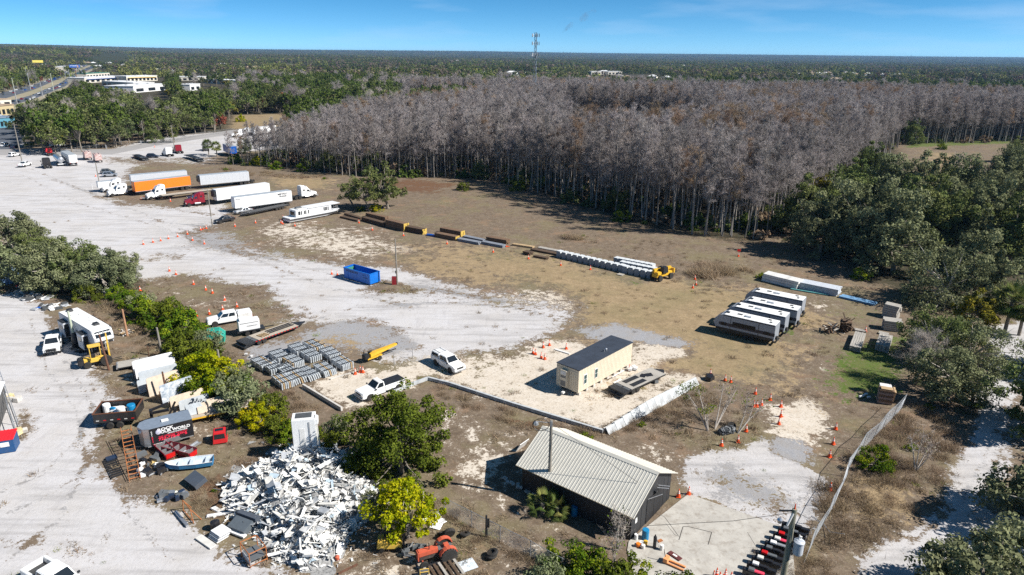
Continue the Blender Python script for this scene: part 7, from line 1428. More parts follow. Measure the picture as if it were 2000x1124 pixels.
# stray scrap on the ground round it
t = thing('scattered_scrap', 'stray white scraps lying on the dirt round the big heap', 'scrap', (*at(600, 1000), 0)); t['kind'] = 'thing'; b0 = at(600, 1000); ring = G([(420, 940), (560, 860), (700, 880), (770, 1000), (740, 1100), (560, 1135), (440, 1060)]); g = MB()
for k in range(420):
 while True:
  x, y = rnd.uniform(min(p[0] for p in ring), max(p[0] for p in ring)), rnd.uniform(min(p[1] for p in ring), max(p[1] for p in ring))
  if inpoly(np.array([[x, y]]), ring)[0]: break
 g.box(x - b0[0], y - b0[1], .05, rnd.uniform(.08, .5), rnd.uniform(.05, .2), .03, rz=rnd.random() * 3, rx=rnd.gauss(0, .2))
g.build('loose_scraps', scr[0], t, kind='stuff')
# upright white trailer body
c = at(601, 896); t = thing('upright_trailer_box', 'white box body standing on its end behind the scrap heap', 'trailer body', (*c, 0), math.radians(12)); MB().box(0, 0, 2.5, 2.3, 1.6, 5.0).build('box', white, t, bevel=.03)
MB().box(-.2, -.82, 3.0, .5, .03, 2.0).build('panel', whiteD, t); MB().box(-1.17, 0, 2.6, .05, .9, 1.0).build('side_hatch', whiteD, t); MB().box(.55, -.83, 2.4, .12, .05, 4.6).build('corner_rail', scr[2], t); MB().box(1.2, -.3, 4.6, .5, .9, .8).build('hood', white, t, bevel=.1); MB().box(0, .1, 5.02, 1.6, 1.0, .05).build('open_end', scr[3], t); g = MB(); g.tube((1.3, -.6, 4.3), (1.5, -1.0, .3), .05); g.tube((.2, -.9, 2.0), (1.6, -1.5, .4), .04); g.build('pipe', scr[1], t)
# stone slabs in a rack
slm = [mat('slab_white', (.70, .71, .72), .35, var=.1, scale=1.5), mat('slab_grey', (.46, .50, .54), .35, var=.15, scale=1.5), mat('slab_cream', (.62, .52, .42), .4, var=.15, scale=1.5), mat('slab_marbled', (.72, .75, .78), .25, col2=(.16, .22, .30), scale=2.2, stretch=(1, 2.5, 1)), mat('slab_speckled', (.50, .48, .46), .4, var=.4, scale=6)]
for i, (pa, pb, H, m_, lb) in enumerate([((264, 742), (342, 722), 2.4, 0, 'white stone slab at the back of the slab rack'), ((268, 748), (346, 729), 2.2, 0, 'white stone slab second from the back'), ((275, 758), (350, 740), 2.0, 1, 'grey-edged stone slab third from the back'), ((272, 770), (295, 763), 1.6, 1, 'short pale blue slab leaning at the left of the rack'), ((292, 776), (355, 756), 2.3, 2, 'cream-coloured stone slab in the middle of the rack'), ((318, 790), (380, 768), 2.3, 3, 'blue-veined marbled slab in front of the cream one'),
 ((335, 800), (400, 780), 1.4, 2, 'low cream slab stack in front of the marbled slab'), ((352, 805), (410, 788), 1.2, 1, 'low pale slab right of the cream stack')]):
 c, h, L = place(pa, pb, 0, .2); t = thing('stone_slab', lb, 'slab', (*c, 0), h); n = 3 if i != 5 else 2
 for k in range(n): MB().box(0, 0, H / 2, L * (1 - .03 * k), .06, H, rx=-.12).build('slab', slm[m_], t, loc=(.05 * k, .12 * k, 0), bevel=.01)
 MB().tube((-L / 2 - .05, .1, 0), (-L / 2 - .05, .2, H * .7), .05, n=6).build('rack_post', poler, t)
# equipment trailer carrying slabs, gooseneck to the left
c, h, L = place((462, 812), (386, 828), 0, 2.4)
et = flat_trailer('yellow-edged equipment trailer loaded with stone slabs, black gooseneck at its front', (*c, 0), h, L=8.2, z=.85, deck=deckw, frame=yelp, tongue=0, slope=0, wheels=(.42, .3), planks=8, name='gooseneck_trailer'); f = 4.1
g = MB()
for s_ in (-1, 1): g.box(f + .3, s_ * .9, 1.5, .2, .16, 1.7, ry=-.5); g.box(f + 1.5, s_ * .62, 2.15, 1.9, .16, .28, ry=.12, rz=-s_ * .25)
g.box(f + .1, 0, .95, .3, 2.2, .3); g.box(f + 2.4, 0, 1.5, .3, .5, 1.6); g.build('gooseneck', blackp, et)
for k, (x, H, m_) in enumerate(((-2.6, 1.0, 4), (-1.4, .9, 4), (-.1, 1.1, 2), (1.1, .8, 2), (2.2, .9, 1))):
 t = thing('stone_slab', ('speckled slab bundle nearest the trailer tail', 'speckled slab bundle next to the tail one on the trailer', 'pale slab bundle in the middle of the trailer', 'low pale slabs toward the trailer gooseneck', 'grey slabs beside the trailer gooseneck')[k], 'slab', (c[0] + math.cos(h) * x, c[1] + math.sin(h) * x, .85), h + .15)
 for j in range(4): MB().box(0, 0, H / 2, 1.7, .12, H, rx=.2).build('slab', slm[m_], t, loc=(0, -.5 + j * .3, 0), bevel=.01)
# dump trailer with junk
c, h, L = place((208, 848), (262, 838), 0, 0); c = at(236, 822); t = thing('dump_trailer', 'rust-edged black dump trailer filled with buckets and boards', 'trailer', (*c, 0), math.radians(12)); b = MB(); Lx, Wd = 4.3, 3.0
for s_ in (-1, 1): b.box(0, s_ * Wd / 2, 1.25, Lx, .08, 1.1)
b.box(-Lx / 2, 0, 1.25, .08, Wd - .1, 1.1); b.box(Lx / 2, 0, 1.25, .08, Wd - .1, 1.1); b.box(0, 0, .75, Lx - .1, Wd - .1, .1); b.build('body', blackp, t)
g = MB(); g.box(0, Wd / 2, 1.83, Lx + .1, .14, .08); g.box(0, -Wd / 2, 1.83, Lx + .1, .14, .08); g.box(-Lx / 2, 0, 1.832, .14, Wd - .14, .08); g.box(Lx / 2, 0, 1.832, .14, Wd - .14, .08); g.build('rim', rust, t)
for k in range(6): MB().box(-Lx / 2 + .4 + k * .72, -Wd / 2 - .05, 1.0, .3, .02, .1).build('reflector_tape', lampr if k % 2 else lampw, t)
for s_ in (-1, 1):
 for x in (-.5, .5): wheel(t, x, s_ * (Wd / 2 + .18), .38, .25)
for i, (x, y, z, r_, hh, m_, lb) in enumerate(((-1.5, .8, .85, .42, 1.0, white, 'white drum at the back left of the dump trailer'), (.4, -.4, .85, .45, 1.05, whiteD, 'white drum in the middle of the dump trailer'), (1.4, -.2, .85, .45, 1.2, MATS['barrel_blue'], 'blue drum in the dump trailer'))):
 R_ = Matrix.Rotation(math.radians(12), 3, 'Z') @ Vector((x, y, 0)); o = thing('drum', lb, 'drum', (c[0] + R_.x, c[1] + R_.y, z), 0); MB().lathe([(r_ * .92, 0), (r_, .1), (r_, hh - .1), (r_ * .9, hh)], n=16).build('body', m_, o)
rubbish('board_load', 'cardboard, white panel and blue film heaped in the dump trailer', (240, 822), [('cardboard', mat('cardboard', (.40, .27, .15), .9), (1.1, .6, .1), 3), ('panel', white, (1.3, .9, .1), 3), ('film', MATS['barrel_blue'], (.6, .4, .2), 3), ('checkered_box', scr[3], (.7, .5, .3), 1)], 12, rad=1.2, z=1.15)
# enclosed cargo trailer with lettering
c, h, L = place((384, 858), (286, 884), 0, 2.2); h = math.atan2(at(286, 884)[1] - at(384, 858)[1], at(286, 884)[0] - at(384, 858)[0])
t = thing('cargo_trailer', 'black enclosed cargo trailer with white and red lettering', 'trailer', (*c, 0), h); Lx = L - .3; f = Lx / 2; Wd = 2.3; H = 2.55
MB().box(-.2, 0, (H + .5) / 2, Lx - .4, Wd, H - .5).build('box', blackp, t, bevel=.02)
ar = [(f - .4, -Wd / 2), (f + .15, -Wd / 2 * .75), (f + .5, 0), (f + .15, Wd / 2 * .75), (f - .4, Wd / 2)]
MB().prism(ar, .5, H, 'z').build('nose', silver, t); MB().prism([(-f, -Wd / 2 - .02), (f - .4, -Wd / 2 - .02), (f + .2, -Wd / 2 * .76), (f + .55, 0), (f + .2, Wd / 2 * .76), (f - .4, Wd / 2 + .02), (-f, Wd / 2 + .02)], H + .003, H + .06, 'z').build('roof', mat('trailer_roof', (.26, .31, .38), .4, .3, var=.15), t)
MB().box(.2, .1, H + .12, .7, .5, .12).build('roof_vent', whiteD, t, bevel=.02); MB().box(-f + .02, 0, 1.5, .04, Wd - .1, 1.9).build('rear_door', darkb, t)
sd = 1; S = Wd / 2 + .015                      # the side facing the camera is local +Y (front is to the left)
g = MB(); g.box(0, S, .56, Lx - .2, .02, .1); g.build('lower_trim', galv, t)
MB().prism([(-f * .05 - .95, .5), (-f * .05 - .95 + .3, 1.0), (-f * .05 + .75, 1.0), (-f * .05 + 1.05, .5)], S, S + .1).build('fender', silver, t)
for x in (-f * .05 - .38, -f * .05 + .45): wheel(t, x, S - .05, .36, .24); wheel(t, x, -S + .05, .36, .24)
def side_text(s, x, z, sz, m_, **k): return text_part(s, sz, m_, t, face_frame((x, S + .012, z), (-1, 0, 0), (0, 0, 1)), .006, **k)
pinkr = mat('lettering_red', (.80, .03, .07), .5); lw = mat('lettering_white', (.82, .82, .82), .5)
side_text('ROCK', .35, 2.22, .42, lw, bold=.014, squeeze=1.3); side_text('YOUR WORLD', -.45, 1.9, .42, lw, bold=.014, squeeze=1.12); side_text('GRANITE & MARBLE', -.75, 1.62, .18, lw, squeeze=1.2, bold=.004); side_text('SALES - FABRICATION - INSTALLATION', -.3, 1.43, .15, pinkr, squeeze=1.05, bold=.004); side_text('727-375-6995', -.25, 1.13, .44, pinkr, bold=.016, squeeze=1.12)
side_text('www.rockyourworldgranite.com', .9, .72, .13, lw, bold=.003)
for k, ch in enumerate('CABINETS'): side_text(ch, f - .62, 2.2 - k * .17, .17, lw if k < 4 else pinkr, bold=.006)
MB().lathe([(.0, 0), (.28, .01), (.24, .06), (.1, .09)], n=16, axis='y').build('globe_emblem', mat('emblem_violet', (.30, .28, .45), .5, var=.5, scale=6, col2=(.7, .7, .75)), t, loc=(1.05, S, 2.0))
MB().box(f + .4, .0, 2.15, .25, .9, .35).build('front_box', white, t, bevel=.03); g = MB(); g.tube((f + .2, .6, .45), (f + 1.3, 0, .45), .05); g.tube((f + .2, -.6, .45), (f + 1.3, 0, .45), .05); g.build('tongue', darkb, t)
# orange scaffold stair / ladder lying up to the right
a, b = at(248, 838), at(262, 936); A = Vector((*at(246, 838, 1.7), 1.7)); B = Vector((*at(264, 938, .1), .1)); t = thing('scaffold_ladder', 'rusty orange scaffold stair leaning against the dump trailer', 'ladder', (B.x, B.y, 0)); d = (A - B); side = Vector((-d.y, d.x, 0)).normalized() * -.48; g = MB()
for s_ in (-1, 1):
 for dz in (0, .28): p = side * s_; g.tube((p.x, p.y, B.z + dz), (d.x + p.x, d.y + p.y, A.z + dz), .035, n=6)
g.build('side_rail', rusto, t)
for k in range(13):
 q = d * ((k + .5) / 13); MB().tube((q.x - side.x, q.y - side.y, q.z + B.z + .02), (q.x + side.x, q.y + side.y, q.z + B.z + .02), .05, n=6).build('rung', rusto, t)
 MB().tube((q.x + side.x, q.y + side.y, q.z + B.z), (q.x + d.x / 20 + side.x, q.y + d.y / 20 + side.y, q.z + B.z + .3), .02, n=5).build('lattice_bar', rusto, t)
c = at(222, 915); t = thing('steel_grille', 'black steel grille lying flat beside the orange stair', 'grille', (*c, 0), math.radians(-50))
for k in range(9): MB().box(-1.8 + k * .45, 0, .12, .12, 1.1, .12).build('bar', darkb, t)
g = MB(); g.box(0, -.55, .1, 4.2, .06, .06); g.build('edge_rail', darkb, t); MB().box(-2.0, .2, .15, .7, 1.0, .15).build('end_plate', dblue, t)
# small boats and red boxes
def skiff(lb, loc, rz, Lx, Wd, hm, im, tilt=(0, 0), name='small_boat'):
 t = thing(name, lb, 'boat', loc, rz); t.rotation_euler = (tilt[0], tilt[1], rz); f = Lx / 2; st = [(-f, .9, .0), (-f * .3, 1, 0), (f * .4, .85, .04), (f * .8, .45, .12), (f, .03, .22)]; rings = []; inner = []
 for x, w, z in st:
  rings.append([(x, -Wd / 2 * w, .6 + z), (x, -Wd / 2 * w * .8, .08 + z), (x, Wd / 2 * w * .8, .08 + z), (x, Wd / 2 * w, .6 + z)]); inner.append([(x, -Wd / 2 * w + .05 * (w > .1), .6 + z), (x, -Wd / 2 * w * .75, .16 + z), (x, Wd / 2 * w * .75, .16 + z), (x, Wd / 2 * w - .05 * (w > .1), .6 + z)])
 m = MB().loft(rings, closed=False); m.add(rings[0], [(0, 1, 2, 3)]); m.build('hull', hm, t); MB().loft(inner, closed=False).build('inner_hull', im, t)
 for x in (-f * .75, -f * .1, f * .4): MB().box(x, 0, .48, .35, Wd * .82 if x < 0 else Wd * .66, .05).build('bench', im, t)
 g = MB(); g.path([(x, -Wd / 2 * w, .62 + z) for x, w, z in st], .03, 5); g.path([(x, Wd / 2 * w, .62 + z) for x, w, z in st], .03, 5); g.build('gunwale', white, t); return t
pb_ = mat('boat_pale', (.52, .60, .68), .5, var=.15, dirt=.2); c, h, L = place((416, 915), (322, 928), 0, 1.4); skiff('open blue-sided rowing boat with a pale inside', (*c, .15), h, L, 1.55, mat('boat_blue', (.03, .20, .42), .5, dirt=.2), pb_)
for s_ in (-1, 1): pass
for lb, pa, pb, hm in (('red and grey metal trough beside the cargo trailer wheels', (372, 898), (318, 884), redp), ('red-striped metal trough lying crossways, left of the other', (326, 900), (304, 880), redp)):
 c, h, L = place(pa, pb, 0, .9); t = thing('metal_trough', lb, 'trough', (*c, 0), h); b = MB()
 for s_ in (-1, 1): b.box(0, s_ * .5, .45, L, .05, .75, rx=s_ * -.25)
 b.box(0, 0, .1, L, .8, .05); b.box(-L / 2, 0, .4, .05, 1.0, .6); b.box(L / 2, 0, .4, .05, 1.0, .6); b.build('body', hm, t); MB().box(-L / 2 - .04, 0, .42, .03, .9, .5).build('end_panel', lampr, t)
 for k in range(4): MB().box(-L / 2 + (k + .5) * L / 4, 0, .5, .04, .95, .55).build('divider', silver, t)
c, h, L = place((365, 888), (390, 872), 0, .5); t = thing('metal_channel', 'narrow bare metal channel on the weeds behind the red trough', 'channel', (*c, .1), h); MB().box(0, 0, .15, L + .6, .5, .06).build('floor', silver, t); MB().box(0, .25, .25, L + .6, .04, .2).build('side', silver, t); MB().box(0, -.25, .25, L + .6, .04, .2).build('side', silver, t)
# red truck cap
c = at(431, 862); t = thing('truck_cab_shell', 'bright red cut-off vehicle cab standing in the weeds', 'vehicle cab', (*c, 0), math.radians(20)); cabin(t, (.75, -.75, .1, .72), (.62, -.6, 1.35, .62), red2, panes=[('front', .12, .88, .4, .88), ('side', .1, .9, .45, .88), ('rear', .15, .85, .4, .88)]); MB().box(.0, .1, 1.38, .8, .5, .03).build('sunroof', glass, t)
rubbish('junk_pile', 'pile of black bags, white tubs and machine parts beside the orange stair', (298, 918), [('bag', blackp, (.8, .6, .45), 7), ('tub', white, (.6, .4, .3), 5), ('part', greyp, (.5, .2, .3), 8), ('pipe', galv, (1.2, .1, .1), 6)], 21, rad=1.6)
rubbish('pallet_junk', 'yellow board and dark boxes behind the junk pile', (288, 898), [('board', mat('pale_yellow_board', (.60, .45, .18), .7), (1.3, .8, .1), 1), ('box', greyp, (.9, .5, .4), 3)], 22, rad=1.0)
c = at(384, 948); t = thing('dark_panel_box', 'dark grey flat box tilted on the weeds left of the heap', 'box', (*c, .35), math.radians(-38)); MB().box(0, 0, .25, 2.0, 1.25, .5, rx=.35).build('box', mat('slate_box', (.07, .085, .11), .5, dirt=.2), t)
rubbish('scrap_parts', 'engine parts and fans strewn at the lane edge', (338, 970), [('part', greyp, (.5, .4, .4), 9), ('casing', silver, (.5, .5, .2), 6), ('panel', whiteD, (.8, .3, .05), 3), ('motor', dblue, (.5, .4, .4), 5)], 23, rad=1.3)
c = at(368, 1010); t = thing('rusty_a_frame', 'rusty orange frame beside a grey channel at the lane edge', 'frame', (*c, 0), math.radians(-45)); g = MB()
for p, q in (((-1.2, 0, 0), (-.9, 0, 1.3)), ((1.2, 0, 0), (.9, 0, 1.3)), ((-.9, 0, 1.3), (.9, 0, 1.3)), ((-1.2, .7, 0), (-.9, 0, 1.3)), ((1.2, .7, 0), (.9, 0, 1.3)), ((-1.2, 0, .1), (1.2, 0, .1))): g.tube(p, q, .045, n=6)
g.build('frame', rusto, t); MB().box(0, -.6, .12, 2.8, .25, .2).build('channel', silver, t)
rubbish('white_board_strips', 'white strips lying over dry twigs between lane and heap', (415, 1002), [('strip', white, (1.9, .45, .1), 2), ('strip', scr[1], (1.1, .3, .1), 2)], 24, rad=.8)
c = at(423, 1048); t = thing('appliance_stack', 'stacked white appliance shells with a black drum at the lane edge', 'appliances', (*c, 0), math.radians(-35)); [MB().box(.3 + .05 * k, .05 * k, .12 + k * .15, 1.3, 1.1, .12).build('panel', white if k % 2 == 0 else scr[2], t) for k in range(5)]; MB().lathe([(.35, 0), (.4, .1), (.4, .8), (.2, .9)], n=14).build('drum', blackp, t, loc=(-.9, .5, 0)); MB().box(0, -1.0, .1, 2.2, .6, .12).build('rail', scr[1], t)
c = at(472, 1035); t = thing('grey_cabinet', 'dark grey lidded cabinet tipped in the scrap', 'cabinet', (*c, 0), math.radians(-25)); MB().box(0, 0, .45, 1.9, 1.2, .6, rx=.3).build('body', mat('cabinet_grey', (.10, .12, .14), .4, dirt=.1), t); MB().box(0, .9, .6, 2.2, .5, .9).build('back_panel', mat('slate_box', (.07, .085, .11), .5), t); MB().box(0, -.7, .2, 2.3, .4, .15).build('rail', white, t)
def cage(lb, px, rz, sx, sy, sz, m_, name='rusty_cage', r=.045):
 t = thing(name, lb, 'cage', (*at(*px), 0), rz); g = MB()
 for x in (-sx / 2, sx / 2):
  for y in (-sy / 2, sy / 2): g.tube((x, y, 0), (x, y, sz), r, n=6)
 for z in (.15, sz):
  for y in (-sy / 2, sy / 2): g.tube((-sx / 2, y, z), (sx / 2, y, z), r, n=6)
  for x in (-sx / 2, sx / 2): g.tube((x, -sy / 2, z), (x, sy / 2, z), r, n=6)
 g.build('frame', m_, t); return t
t = cage('rusty frame cage with a dark tray at the foot of the scrap heap', (497, 1090), math.radians(-48), 1.9, 1.4, 1.35, rusto); MB().box(0, 0, .5, 1.7, 1.2, .06).build('tray', greyp, t); MB().box(.2, -.68, .45, 1.6, .04, .5).build('side_sheet', scr[2], t)
t = thing('propane_tank', 'small orange-red tank at the right foot of the heap', 'tank', (*at(659, 1093), 0)); MB().lathe([(.12, 0), (.2, .06), (.2, .3), (.1, .38), (.05, .42)], n=12).build('body', mat('rust_red', (.50, .10, .05), .7), t)
t = thing('steel_bar', 'thick rusty bar lying on the sand beside the small tank', 'bar', (*at(680, 1113), .08), math.radians(40)); MB().box(0, 0, 0, 1.7, .15, .12).build('bar', poler, t)
# machines
def forklift(lb, loc, rz, s=1.0):
 t = thing('forklift', lb, 'forklift', loc, rz); MB().prism([(.9, .3), (.9, .8), (-.2, .85), (-.3, 1.15), (-1.1, 1.2), (-1.2, .35)], -.5, .5).build('body', yelp2, t, bevel=.06); MB().box(-.35, 0, 1.3, .5, .5, .3).build('seat', blackp, t, bevel=.06); g = MB()
 for x, y in ((.6, -.45), (.6, .45), (-.95, -.45), (-.95, .45)): g.tube((x, y, .8), (x * .8, y, 2.15), .035, n=6)
 for k in range(6): g.box(-.72 + k * .27, 0, 2.16, .05, .95, .05)
 for y in (-.45, .45): g.box(-.1, y, 2.15, 1.4, .05, .06)
 g.build('overhead_guard', darkb, t); g = MB()
 for y in (-.3, .3): g.box(1.05, y, 1.5, .1, .12, 2.9)
 for z in (.5, 1.7, 2.8): g.box(1.06, 0, z, .08, .6, .1)
 g.build('mast', darkb, t); g = MB()
 for y in (-.3, .3): g.box(1.7, y, .15, 1.1, .12, .05)
 g.build('fork', darkb, t)
 for x, y in ((.65, .45), (.65, -.45), (-.8, .42), (-.8, -.42)): wheel(t, x, y, .26, .2)
 return t
forklift('yellow forklift with a black mast under the yellow-leaved tree', (*at(765, 1072), 0), math.radians(5)); t = thing('load_rack', 'dark grating leaning at the rear of the forklift', 'grating', (*at(712, 1055), .3), .2)
for k in range(7): MB().box(-.6 + k * .2, 0, .35, .04, .9, .04, rx=.5).build('bar', darkb, t)
def tractor(lb, loc, rz):
 t = thing('tractor', lb, 'tractor', loc, rz); tr_ = mat('tractor_red', (.52, .10, .05), .65, var=.2, dirt=.3); MB().box(1.0, 0, 1.15, 1.7, .55, .5).build('hood', tr_, t, bevel=.06); MB().box(1.84, 0, .95, .1, .5, .8).build('grille', tr_, t); MB().box(.9, 0, .75, 1.6, .4, .4).build('engine', mat('greasy_engine', (.10, .08, .07), .6, .3, var=.4), t); MB().box(-.5, 0, .85, 1.2, .6, .5).build('transmission', greyp, t)
 MB().tube((.9, .15, 1.4), (.9, .15, 2.0), .04).build('exhaust', darkb, t); MB().box(-.6, 0, 1.3, .45, .45, .12).build('seat', tr_, t, bevel=.04); MB().lathe([(.19, 0), (.2, .02), (.19, .04)], n=14).build('steering_wheel', darkb, t, loc=(.05, 0, 1.65)).rotation_euler = (0, -.5, 0); MB().tube((.05, 0, 1.65), (.3, 0, 1.3), .02).build('steering_column', darkb, t)
 for s_ in (-1, 1):
  MB().prism([(-.6 + .8 * math.cos(a), .72 + .8 * math.sin(a)) for a in np.linspace(.2, 2.9, 8)] + [(-.6 + .72 * math.cos(a), .72 + .72 * math.sin(a)) for a in np.linspace(2.9, .2, 8)], s_ * .48, s_ * .85).build('fender', tr_, t); w = wheel(t, -.6, s_ * .78, .72, .36, tr_)
  for k in range(18):
   a = k * .349; MB().box(-.0 + .72 * math.cos(a), 0, .72 * math.sin(a), .07, .34, .05, ry=-a).build('tread_lug', tyre, w)
  wheel(t, 1.5, s_ * .62, .36, .18, tr_)
 MB().box(1.5, 0, .45, .12, 1.1, .1).build('front_axle', tr_, t); return t
tractor('old orange-red farm tractor with big rear tyres in front of the low fence', (*at(858, 1092), 0), math.radians(205))
def tyre_thing(lb, px, tilt, r=.48, w=.26, n=1):
 t = thing('loose_tyre', lb, 'tyre', (*at(*px), 0))
 for k in range(n):
  o = MB().lathe([(r * .5, -w / 2), (r * .9, -w / 2), (r, -w * .25), (r, w * .25), (r * .9, w / 2), (r * .5, w / 2), (r * .62, 0)], n=20, axis='y').build('tyre', tyre, t, loc=(k * .12, k * .1, (r if tilt < .8 else .2) + k * w)); o.rotation_euler = (tilt, 0, .4 + k)
 return t
tyre_thing('stack of two worn tyres on the sand right of the tractor', (959, 1090), 1.25, .5, .26, 2); tyre_thing('upright knobbly tyre behind the red tractor fender', (877, 1052), .35, .58, .3); tyre_thing('bent tyre in the weeds right of the upright one', (908, 1047), 1.2, .48, .2); tyre_thing('small tyre half buried behind the tractor', (864, 1045), 1.1, .35, .2); tyre_thing('dark tyre by the hedge beside the camper nose', (300, 655), 1.1, .5)
t = thing('white_sheet', 'square pale blue-white sheet on the ground right of the tractor', 'sheet', (*at(912, 1106), .06), math.radians(28)); MB().box(0, 0, .02, 1.5, 1.25, .04).build('sheet', mat('pale_sheet', (.62, .68, .74), .4), t)
c = at(868, 1122); t = thing('wooden_ramp', 'dark slatted wooden rack at the bottom edge beside the tractor', 'rack', (*c, .3), math.radians(30)); [MB().box(-1.3 + k * .42, 0, .1, .22, 2.2, .06).build('slat', woodg if k % 3 == 0 else dkw, t) for k in range(7)]; MB().box(0, 1.1, .1, 3.1, .1, .12).build('edge_beam', darkb, t)
t = thing('small_machine', 'small yellow-framed implement in front of the tractor nose', 'machine', (*at(829, 1128), 0), .2); g = MB(); [g.tube((x, -.2, 0), (x, -.2, 1.0), .03) for x in (-.35, .35)]; g.tube((-.35, -.2, 1.0), (.35, -.2, 1.0), .03); g.tube((-.35, -.2, .7), (.35, -.2, .7), .03); g.build('frame', yelp2, t); MB().box(0, .1, .3, .8, .5, .5).build('body', greyp, t)
rubbish('corrugated_sheets', 'white corrugated sheets on the weeds right of the yellow tree', (850, 1018), [('sheet', white, (2.0, .9, .05), 3), ('strip', scr[1], (1.6, .15, .05), 4)], 31, rad=.7)
rubbish('parts_pile', 'tangle of grey machine parts between forklift and tractor', (808, 1078), [('part', greyp, (.6, .15, .4), 10), ('rod', galv, (.9, .08, .08), 8), ('bracket', woodl, (.5, .1, .1), 4)], 32, rad=.8)
# yellow rough-terrain lift truck on the lane
def rt_lift(lb, loc, rz):
 t = thing('lift_truck', lb, 'lift truck', loc, rz); g = MB().prism([(1.2, .6), (1.2, 1.0), (-.6, 1.15), (-1.6, 1.2), (-1.7, .7), (-.8, .55)], -.45, .45).build('body', yelp2, t, bevel=.05); MB().box(-1.9, 0, .85, .75, 1.5, .85).build('counterweight', blackp, t, bevel=.12); g = MB()
 for x, y in ((.5, -.5), (.5, .5), (-.7, -.5), (-.7, .5)): g.tube((x, y, 1.0), (x, y, 2.75), .05, n=6)
 g.box(-.1, 0, 2.78, 1.5, 1.15, .08); g.build('cage', yelp2, t); g = MB()
 for y in (-.42, .42): g.box(1.5, y, 2.3, .16, .14, 3.6)
 for z in (.6, 2.0, 3.2, 4.05): g.box(1.5, 0, z, .12, .84, .14)
 g.build('mast', yelp2, t); MB().box(-.4, 0, 1.35, .5, .5, .5).build('seat', blackp, t, bevel=.05); MB().tube((.2, 0, 1.2), (0, 0, 1.8), .03).build('steering_column', darkb, t)
 for s_ in (-1, 1): wheel(t, 1.0, s_ * .95, .72, .45, orangep); wheel(t, -1.2, s_ * .75, .45, .3, yelp2)
 for y in (-.3, .3): MB().box(2.2, y, .3, 1.3, .12, .06).build('fork', darkb, t)
 return t
rt_lift('tall-masted yellow lift truck beside the camper nose', (*at(192, 712), 0), math.radians(35))
c, h, L = place((258, 728), (232, 722), 0, 0); t = thing('utility_trailer', 'weathered low trailer with an upright rusty gate, by the stone slabs', 'trailer', (*at(262, 715), 0), math.radians(30));
for k in range(8): MB().box(0, -.95 + k * .27, .55, 3.6, .24, .05).build('deck_board', woodg, t)
g = MB(); g.box(0, 0, .46, 3.7, 2.2, .1); g.build('frame', darkb, t); g = MB()
for k in range(9): g.tube((1.85, -1.05 + k * .26, .5), (1.95, -1.05 + k * .26, 2.0), .025, n=5)
g.tube((1.95, -1.08, 2.0), (1.95, 1.08, 2.0), .04, n=5); g.tube((1.9, -1.08, .6), (1.9, 1.08, .6), .04, n=5); g.build('tailgate', rust, t); MB().tube((-1.9, -1.0, .45), (-1.9, 1.0, .45), .16, n=12).build('roller', galv, t)
for s_ in (-1, 1): wheel(t, 0, s_ * 1.2, .34, .2)
# scrap under the boundary oaks
for i, (px, lb) in enumerate((((75, 582), 'heap of crumpled white siding under the boundary oaks'), ((40, 572), 'dark scrap and coloured panels at the far end of the lane'), ((100, 600), 'white bent sheets and pipes at the lane edge by the camper'), ((62, 558), 'long white plank across the scrap under the oaks'))): rubbish('siding_scrap', lb, px, [('sheet', white, (1.6, .5, .06), 7), ('panel', scr[2], (1.1, .7, .1), 6), ('piece', scr[3], (.8, .6, .3), 7), ('strip', red2 if i % 2 else bluep, (.7, .15, .1), 2), ('strip', white, (2.6, .15, .08), 3)], 41 + i, rad=2.0)
rubbish('white_bags', 'crumpled white tarpaulin half hidden in the bushes behind the camper', (212, 572), [('sheet', white, (1.6, 1.0, .5), 3)], 50, rad=.7); rubbish('camper_litter', 'pipes and boards on the dirt beside the camper nose', (240, 650), [('pipe', whiteD, (1.4, .1, .08), 5), ('board', woodl, (1.0, .25, .06), 4)], 51, rad=1.3); rubbish('dark_litter', 'dark mats and scraps at the foot of the wrapped post', (170, 686), [('mat', blackp, (1.4, .7, .05), 3), ('scrap', scr[2], (.8, .3, .06), 3)], 52, rad=1.0)
# green wire cage behind the hedge
c = at(419, 668); t = thing('green_cage', 'green netted cage tent beside the hedge and generator', 'cage', (*c, 0), .3); gm = mat('net_green', (.02, .26, .20), .6, var=.3, scale=8); prof = [(-1.4, 0), (-1.5, 1.1), (-.8, 1.75), (.8, 1.75), (1.5, 1.1), (1.4, 0)]
MB().prism(prof, -1.1, 1.1).build('netting', gm, t); g = MB()
for y in (-1.12, 0, 1.12): g.path([(x, y, z) for x, z in prof], .035, 5)
for x, z in prof: g.tube((x, -1.12, z), (x, 1.12, z), .03, n=5)
g.build('frame', mat('cage_green', (.03, .42, .32), .5), t)
